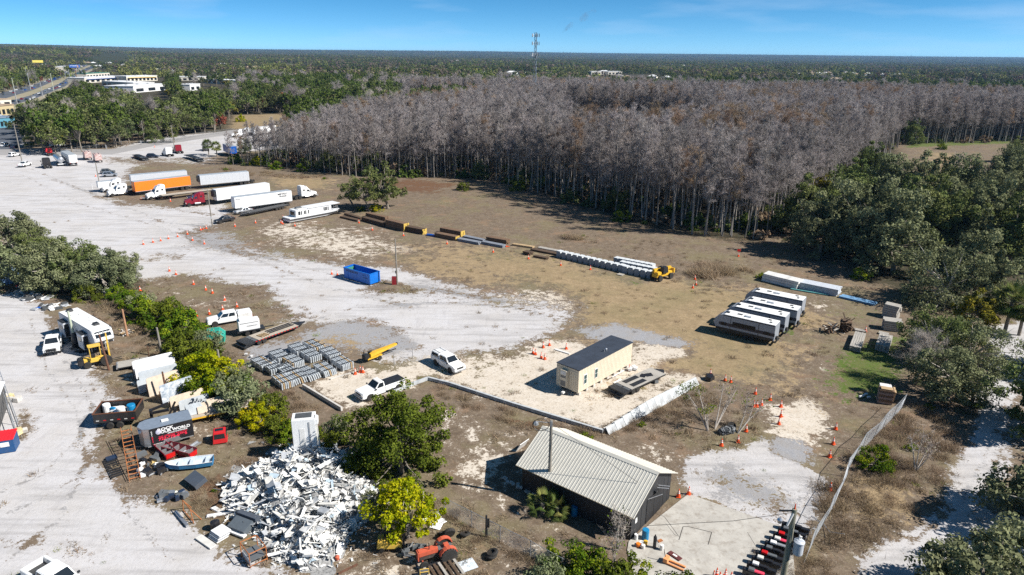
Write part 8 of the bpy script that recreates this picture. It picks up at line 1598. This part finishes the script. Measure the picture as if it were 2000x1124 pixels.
# far-left shop corner, red-lidded dumpster, fence arch
t = thing('market_tent', 'white roofed stall with dark screened walls at the left edge', 'stall', (*at(-38, 822), 0), math.radians(-62)); MB().loft([[(-3.5, -2.4, 2.8), (3.5, -2.4, 2.8), (3.5, 0, 3.6), (-3.5, 0, 3.6)], [(-3.5, 2.4, 2.8), (3.5, 2.4, 2.8), (3.5, .05, 3.62), (-3.5, .05, 3.62)]]).build('roof', white, t); MB().box(0, 0, 1.4, 6.6, 4.4, 2.8).build('screen_wall', mat('screen_mesh', (.10, .10, .10), .8, var=.2, dirt=.4), t)
t = thing('red_lid_dumpster', 'blue dumpster with bright red lids at the left edge', 'dumpster', (*at(-2, 880), 0), math.radians(22)); MB().box(0, 0, .75, 3.4, 1.8, 1.5).build('body', mat('dumpster_navy', (.01, .07, .20), .5, dirt=.3), t, bevel=.03); g = MB().box(0, 0, 1.62, 3.5, 1.9, .08, rx=.12).build('lid', mat('lid_red', (.65, .02, .03), .5), t); [MB().box(-1.6 + k * .32, 0, 1.68, .06, 1.9, .04, rx=.12).build('lid_rib', MATS['lid_red'], t) for k in range(11)]; MB().box(.9, -.92, 1.0, .8, .02, .5).build('label_panel', white, t)
t = thing('pipe_gantry', 'tall grey pipe frame curving along the stall at the left edge', 'frame', (*at(34, 855), 0)); a = Vector((*at(34, 855), 0)); b = Vector((*at(-4, 745), 0)); g = MB(); d = b - a
for off in (0, .5): g.tube((off, 0, 0), (d.x + off, d.y, 0.1), .04, n=6); g.tube((off, 0, 1.9), (d.x + off, d.y, 2.1), .04, n=6)
for k in range(6): q = d * (k / 5); g.tube((q.x, q.y, 0), (q.x, q.y, 2.0), .04, n=6); g.tube((q.x, q.y, 2.0), (q.x + .5, q.y, 2.0), .03, n=6)
g.build('frame', wirem, t); rubbish('yellow_sack', 'pale yellow sacks and blocks at the foot of the pipe frame', (44, 847), [('sack', mat('sack_yellow', (.60, .50, .28), .9), (1.0, .6, .4), 2), ('block', conc, (.5, .4, .4), 3)], 61, rad=.7); rubbish('block_row', 'concrete blocks and yellow bags beside the stall', (22, 780), [('block', conc, (.8, .5, .5), 4), ('sack', MATS['sack_yellow'], (.7, .5, .4), 4)], 62, rad=1.2)
t = thing('parked_trailer', 'small blue-grey shed roof under the oaks at the far left', 'shed', (*at(8, 552), 0), .6); MB().box(0, 0, 1.6, 5.0, 3.2, 3.2).build('box', mat('blue_panel', (.16, .28, .50), .5, dirt=.2), t); MB().box(0, 0, 3.3, 5.2, 3.4, .2).build('roof', greyp, t)
# row of small machines on the slab, bottom right
base = [(1552, 1040), (1545, 1050), (1536, 1060), (1528, 1070), (1520, 1078), (1512, 1088), (1503, 1098), (1495, 1108), (1486, 1120), (1478, 1132)]
pk = mat('pink_red', (.75, .06, .12), .5); cols = [blackp, greyp, blackp, pk, galv, blackp, greyp, blackp, blackp, pk]; nmz = ['blue-capped black', 'small silver', 'black', 'pink-topped', 'long grey-topped', 'plain black', 'grey cluttered', 'dark', 'black low', 'pink-edged']
for i, px in enumerate(base):
 t = thing('walk_behind_machine', nmz[i] + ' walk-behind machine, %s from the far end of the slab-edge row' % ordn[i], 'machine', (*at(*px), .05), math.radians(-28)); MB().box(0, 0, .4, 2.3, .42, .5).build('body', blackp, t, bevel=.05); MB().box(.1, 0, .70, .8, .34, .10).build('cover', cols[i], t, bevel=.04); MB().box(-.5, 0, .74, .5, .4, .2).build('side_case', (white, greyp, lampr, scr[1])[i % 4], t, bevel=.03)
 g = MB(); g.tube((1.0, -.18, .5), (1.5, -.18, 1.0), .02, n=5); g.tube((1.0, .18, .5), (1.5, .18, 1.0), .02, n=5); g.tube((1.5, -.22, 1.0), (1.5, .22, 1.0), .02, n=5); g.build('handlebar', galv, t)
 for s_ in (-1, 1): wheel(t, -.7, s_ * .2, .18, .08)
t = thing('black_crate', 'black crate lying behind the head of the machine row', 'crate', (*at(1556, 1038), 0), -.5); MB().box(0, 0, .2, 1.3, .5, .4).build('crate', blackp, t, bevel=.03); [MB().lathe([(.1, 0), (.12, .05)], n=10).build('reel', whiteD, t, loc=(x, 0, .4)) for x in (-.3, .3)]
t = thing('wire_fence_stay', 'thin loose fence cable lying over the apron edge', 'cable', (*at(1585, 1008), 0)); MB().path([(0, 0, .02), (.6, -1.2, .05), (.5, -2.6, .3), (1.0, -4.0, 1.2)], .03, 5).build('cable', wirem, t)
# ------------------------------------------------------------------ telecom tower
def lattice(lb, x, y, h, wb, wt_, rz=.3, m_=None):
 m_ = m_ or mat('tower_steel', (.12, .15, .19), .5, .4, var=.1); t = thing('telecom_tower', lb, 'tower', (x, y, 0), rz); g = MB(); n = 15
 cor = lambda k, z: (lambda w: (w * math.cos(k * 2.094 + .5), w * math.sin(k * 2.094 + .5), z))((wb + (wt_ - wb) * min(1, z / (h * .85))) / 1.73)
 for k in range(3):
  for j in range(n):
   z0, z1 = h * j / n, h * (j + 1) / n; g.tube(cor(k, z0), cor(k, z1), .17 * (1 - .4 * j / n), n=5, caps=False); g.tube(cor(k, z0), cor(k + 1, z1), .075, n=4, caps=False); g.tube(cor(k + 1, z0), cor(k, z1), .075, n=4, caps=False); g.tube(cor(k, z1), cor(k + 1, z1), .06, n=4, caps=False)
 g.build('lattice_mast', m_, t)
 for z in (h - 2.0, h - 7.0, h - 14.0):
  p = MB(); [p.tube((0, 0, z), (2.3 * math.cos(a), 2.3 * math.sin(a), z), .07, n=5) for a in (.5, 2.6, 4.7)]; [p.tube((2.3 * math.cos(a), 2.3 * math.sin(a), z), (2.3 * math.cos(a + 2.1), 2.3 * math.sin(a + 2.1), z), .07, n=5) for a in (.5, 2.6, 4.7)]; p.build('antenna_ring', m_, t)
  for a in np.arange(0, 6.2, .7):
   if (a * 10) % 3 < 2.4: MB().box(2.4 * math.cos(a), 2.4 * math.sin(a), z + .2, .35, .35, 2.2, rz=a).build('panel_antenna', whiteD if a < 4 else greyp, t)
 return t
lattice('tall grey lattice telecom tower with three rings of antennas', 14.0, 480, 53.6, 3.0, 1.5)
lattice('small far lattice mast on the horizon at the right', at(1776, 126)[0], at(1776, 126)[1], 62, 9, 4); lattice('tiny far mast on the horizon near the smoke', at(1100, 113)[0] * .6, at(1100, 113)[1] * .6, 62, 12, 6)
# ------------------------------------------------------------------ highway with traffic
asph = mat('asphalt', (.085, .095, .115), .85, var=.15, scale=.05, coords='Object'); verge = mat('verge_sand', (.34, .29, .22), .95, var=.25, scale=.02, col2=(.20, .19, .10)); ln_ = mat('road_line', (.6, .6, .56), .7)
def strip(name, pts, z, m_): o = MB().prism([at(*p) for p in pts], z - .3, z, 'z').build(name, m_); return struct(o)
strip('road_verge', [(-330, 300), (-250, 215), (0, 172), (60, 160), (100, 146), (150, 130), (195, 114), (228, 111), (205, 128), (172, 142), (150, 155), (130, 172), (60, 205), (-60, 240)], .03, verge)
strip('highway', [(-330, 270), (-250, 222), (0, 182), (60, 168), (100, 153), (135, 137), (165, 125), (198, 114.5), (206, 114.5), (190, 121), (150, 137), (112, 156), (66, 176), (0, 196), (-220, 236), (-330, 284)], .10, asph)
strip('highway', [(-300, 296), (-220, 245), (0, 203), (60, 187), (116, 164), (140, 147), (160, 137), (200, 121), (220, 113.5), (226, 113.5), (206, 123), (172, 138), (150, 150), (128, 169), (66, 194), (0, 213), (-200, 262)], .12, asph)
strip('side_road', [(-300, 320), (-40, 292), (220, 292), (300, 277), (470, 252), (560, 248), (560, 255), (470, 260), (300, 286), (220, 302), (-40, 303), (-300, 336)], .06, mat('old_asphalt', (.30, .29, .29), .9, var=.1, scale=.05)); strip('car_park', [(-60, 250), (28, 246), (44, 275), (30, 292), (-60, 293)], .10, asph)
carm = {}
def far_car(lb, x, y, rz, m_, big=False):
 k = (m_.name, big)
 if k not in carm:
  a = MB().prism([(2.3, .3), (2.3, .8), (1.0, 1.0), (-2.2, 1.0), (-2.3, .4)], -.9, .9) if not big else MB().box(0, 0, 1.6, 7.5, 2.4, 2.8); b = MB().loft([[(1.0, -.85, .98), (1.0, .85, .98), (-1.9, .85, .98), (-1.9, -.85, .98)], [(.3, -.7, 1.5), (.3, .7, 1.5), (-1.5, .7, 1.5), (-1.5, -.7, 1.5)]]) if not big else MB().box(3.3, 0, 2.2, 1.2, 2.42, .9); carm[k] = (a.mesh('body', m_), b.mesh('window_band', glass))
 t = thing('distant_car' if not big else 'distant_truck', lb, 'car' if not big else 'truck', (x, y, .14), rz, 'traffic on the highway'); link_mesh('body', carm[k][0], t); link_mesh('window_band', carm[k][1], t); return t
rr = random.Random(6); lanes = [[(-100, 206), (0, 185), (62, 170), (104, 154), (140, 137), (168, 125), (198, 115)], [(-100, 209), (0, 190), (64, 174), (108, 156), (145, 138), (180, 123), (204, 115)], [(-60, 222), (0, 207), (62, 190), (118, 166), (146, 147), (172, 134), (208, 119)], [(-60, 226), (0, 211), (64, 193), (122, 168), (150, 149), (180, 133), (214, 118)]]
cm_ = [('white', white), ('silver', silver), ('black', blackp), ('dark red', redp), ('blue', bluep), ('grey', greyp)]
for li, ln in enumerate(lanes):
 q = [at(*p) for p in ln]
 for k in range(len(q) - 1):
  a, b = q[k], q[k + 1]; D_ = math.dist(a, b); hd = math.atan2(b[1] - a[1], b[0] - a[0]); s = rr.uniform(4, 16)
  while s < D_:
   nm, m_ = rr.choice(cm_); f = s / D_; sd = ('far carriageway', 'far carriageway', 'near carriageway', 'near carriageway')[li]; far_car('%s vehicle among the distant traffic on the %s' % (nm, sd), a[0] + (b[0] - a[0]) * f, a[1] + (b[1] - a[1]) * f, hd + (math.pi if li > 1 else 0), m_, rr.random() < .04); s += rr.uniform(12, 34) * (1 + k * .3)
for i, px in enumerate([(6, 172), (30, 186), (54, 158), (70, 148), (92, 140), (105, 178), (84, 190), (112, 126 + 6), (125, 122 + 5), (136, 130), (150, 124), (160, 121), (172, 119), (184, 117), (196, 115), (208, 114), (138, 160), (158, 146), (34, 205), (14, 146), (60, 176), (42, 143), (128, 152)]):
 t = thing('street_lamp', 'tall pale street lamp along the distant highway', 'street lamp', (*at(*px), 0), .3, 'street lamps along the highway'); hh = 13 + (i % 3) * 2; MB().tube((0, 0, 0), (0, 0, hh), .36, .26, n=6).build('shaft', MATS['pale_post'] if i % 2 else galv, t); MB().box(1.2, 0, hh, 2.6, .2, .15).build('lamp_arm', galv, t)
def billboard(lb, x, y, z, w, h, m_, txt=None, rz=.1, post=poler):
 t = thing('billboard', lb, 'billboard', (x, y, 0), rz); MB().box(0, 0, z, w, .5, h).build('panel', m_, t); MB().tube((0, .4, 0), (0, .4, z), .45, n=8).build('post', post, t); MB().box(0, -.4, z - h / 2 - .2, w, .9, .2).build('catwalk', poler, t)
 if txt: text_part(txt, h * .38, white, t, face_frame((-w * .12, -.27, z + h * .08), (1, 0, 0), (0, 0, 1)), .02, squeeze=1.1, bold=.05); MB().box(w * .28, -.28, z - .2, h * .5, .05, h * .75).build('portrait_panel', mat('skin_tone', (.45, .28, .2), .7, var=.4, scale=1), t)
 return t
bx, by = at(150, 153); billboard('blue billboard on a tall rusty pole beside the highway', bx, by, 16.8, 13.5, 4.0, bluep, 'ATTORNEY', rz=math.atan2(by, bx) - PI2 + .1); bx, by = at(78, 142); billboard('yellow billboard on the far side of the highway', bx, by, 19, 16, 4.2, mat('billboard_yellow', (.75, .62, .12), .6), None, rz=math.atan2(by, bx) - PI2)
# ------------------------------------------------------------------ pale commercial buildings and houses
stuc = mat('stucco', (.62, .58, .50), .85, var=.06, scale=.05); wroof = mat('white_membrane', (.72, .73, .74), .6, var=.08, scale=.05); shing = mat('grey_shingle', (.20, .19, .18), .9, var=.15, scale=.3); tan_r = mat('tan_shingle', (.32, .24, .17), .9, var=.15, scale=.3)
def store(lb, pa, pb, dep, H, m_=None, roof=None, awn=None, nwin=8):
 c, h, L = place(pa, pb, 0, dep); t = thing('commercial_building', lb, 'building', (*c, 0), h); MB().box(0, 0, H / 2, L, dep, H).build('wall', m_ or stuc, t); MB().box(0, 0, H + .3, L + .6, dep + .6, .6).build('roof', roof or wroof, t)
 sy = -1 if (-math.sin(h)) * c[0] + math.cos(h) * c[1] > 0 else 1
 for k in range(nwin): MB().box(-L / 2 + (k + .5) * L / nwin, sy * (dep / 2 + .05), H * .4, L / nwin * .6, .1, H * .5).build('window', glass, t)
 if awn: MB().box(0, sy * (dep / 2 + .8), H * .75, L * .9, 1.6, .4).build('awning', awn, t)
 for k in range(3): MB().box(-L * .3 + k * L * .3, 0, H + .9, 1.8, 1.8, 1.0).build('rooftop_unit', galv, t)
 return t
store('long cream shop row with a blue front, right of the billboard', (166, 163), (245, 158), 22, 6, awn=bluep); store('white-roofed shop behind a green-roofed one', (170, 153), (215, 150), 16, 6, roof=mat('green_roof', (.05, .18, .12), .6)); store('cream shop row end with a flat white roof', (248, 160), (308, 158), 24, 6.5, awn=yelp); store('big white warehouse half hidden by trees', (262, 182), (330, 176), 30, 6, m_=wroof, nwin=3); store('long low white-roofed building behind the trees', (200, 168), (262, 172), 24, 5, nwin=6); store('small white building right of the warehouse', (372, 178), (392, 176), 14, 6, m_=wroof, nwin=2)
store('long pale roof beyond the trees, right of the shops', (345, 158), (400, 158), 18, 5, nwin=5); store('second long pale roof beyond the trees', (400, 163), (470, 167), 16, 5, nwin=5); store('white store at the highway bend', (130, 138), (150, 136), 20, 7, awn=yelp); store('white store cluster beyond the bend', (225, 112), (268, 112), 40, 9, m_=wroof); store('pale blue roofed buildings beyond the bend', (228, 117), (262, 117), 30, 8, roof=mat('pale_blue_roof', (.35, .55, .62), .6)); store('white hall far left on the hill', (4, 106), (18, 106), 40, 8, m_=wroof); store('second white hall far left on the hill', (22, 106), (35, 106), 40, 8, m_=wroof); store('store with a red sign at the highway far side', (130, 115), (160, 115), 30, 8, awn=red2); store('blue-fronted shop at the left edge behind the car park', (-30, 253), (32, 248), 16, 5, m_=mat('turquoise_wall', (.08, .26, .36), .7), roof=mat('blue_grey_roof', (.16, .22, .30), .6)); store('yellow walled building with a brown roof at the left edge', (-4, 228), (30, 224), 14, 6, m_=mat('yellow_wall', (.48, .40, .24), .8), roof=tan_r, nwin=4); store('brown-roofed store at the left edge, second one', (-30, 212), (24, 208), 14, 5, roof=tan_r, nwin=3)
store('white roofed school by a clearing near the horizon', (690, 116), (718, 116), 40, 7, m_=wroof, nwin=5); store('white building row near the horizon, left of the tower', (885, 121), (905, 121), 30, 7, m_=wroof, nwin=4); store('second white building row near the horizon, left of the tower', (940, 121), (958, 121), 30, 7, m_=wroof, nwin=4); store('pale flat building beyond the woods right of the tower', (1155, 146), (1180, 146), 20, 6, nwin=4); store('pale flat building beyond the woods, second right of the tower', (1188, 146), (1215, 146), 20, 6, nwin=4)
def house(lb, px, L=16, Wd=11, H=3.2, rz=0, m_=None, rf=None):
 t = thing('house', lb, 'house', (*at(*px), 0), rz, 'houses among the far trees'); MB().box(0, 0, H / 2, L, Wd, H).build('wall', m_ or stuc, t); MB().loft([[(-L / 2 - .6, -Wd / 2 - .6, H), (L / 2 + .6, -Wd / 2 - .6, H), (L / 2 + .6, Wd / 2 + .6, H), (-L / 2 - .6, Wd / 2 + .6, H)], [(-L / 2 + Wd * .45, -.1, H + 3.0), (L / 2 - Wd * .45, -.1, H + 3.0), (L / 2 - Wd * .45, .1, H + 3.0), (-L / 2 + Wd * .45, .1, H + 3.0)]]).build('roof', rf or shing, t)
 for k in (-1, 1): MB().box(k * L * .25, -Wd / 2 - .05, H * .5, 2.0, .1, 1.2).build('window', glass, t)
 return t
rh = random.Random(12); hs = []
for i, px in enumerate(HP): hs.append(house('%s house with a %s roof among the trees in the far distance' % (('pale', 'cream', 'white')[i % 3], ('grey', 'tan', 'white')[(i // 2) % 3]), (px[0], px[1] + 3), 15 + rh.random() * 9, 11 + rh.random() * 4, 3.4, rh.uniform(-.6, .6), (stuc, stuc, wroof)[i % 3], (shing, tan_r, wroof)[(i // 2) % 3]))
r2 = np.random.default_rng(91)
for k in range(130):                                        # further roofs where the wood has openings
 for _ in range(200):
  d = math.exp(r2.uniform(math.log(950), math.log(3800))); a = r2.uniform(-.72, .78); x, y = a * d, d
  if vnoise(np.array([x]), np.array([y]), 210, 55)[0] > .77: break
 t = clone(hs[k % 12], (x, y), r2.uniform(0, 3), 'tiny pale-walled house in an opening of the woods near the horizon'); t['group'] = 'tiny houses near the horizon'
# smoke wisp
sm = bpy.data.materials.new('thin_smoke'); sm.use_nodes = True; N = sm.node_tree.nodes; L_ = sm.node_tree.links; N.clear(); o = N.new('ShaderNodeOutputMaterial'); v = N.new('ShaderNodeVolumePrincipled'); v.inputs['Color'].default_value = (.30, .33, .38, 1); n_ = N.new('ShaderNodeTexNoise'); n_.inputs['Scale'].default_value = 3.2; n_.inputs['Detail'].default_value = 5; tc = N.new('ShaderNodeTexCoord'); mr_ = N.new('ShaderNodeMapRange'); mr_.inputs['From Min'].default_value = .52; mr_.inputs['From Max'].default_value = .75; mr_.inputs['To Max'].default_value = .05
L_.new(tc.outputs['Generated'], n_.inputs[0]); L_.new(n_.outputs[0], mr_.inputs[0]); L_.new(mr_.outputs[0], v.inputs['Density']); L_.new(v.outputs[0], o.inputs['Volume'])
q0 = at(1097, 118); k = 3600 / q0[1]; sx = q0[0] * k; pts = [(sx + dx, 3600 + dy, z) for dx, dy, z in ((0, 0, 105), (-6, 10, 135), (22, 0, 165), (70, -10, 195), (105, 0, 215), (160, 10, 250))]; so = MB().path(pts, [3, 8, 12, 16, 22, 12], 9).build('smoke', sm); so['kind'] = 'stuff'
# haze: the air between here and the horizon
hz = bpy.data.materials.new('haze'); hz.use_nodes = True; N = hz.node_tree.nodes; L_ = hz.node_tree.links; N.clear(); o = N.new('ShaderNodeOutputMaterial'); v = N.new('ShaderNodeVolumePrincipled'); v.inputs['Color'].default_value = (.32, .60, 1.0, 1); v.inputs['Density'].default_value = HAZE; v.inputs['Anisotropy'].default_value = .2; L_.new(v.outputs[0], o.inputs['Volume'])
if HAZE > 0:
 hb_ = MB().box(0, 10000, 33, 90000, 70000, 74).build('haze', hz); hb_['kind'] = 'stuff'
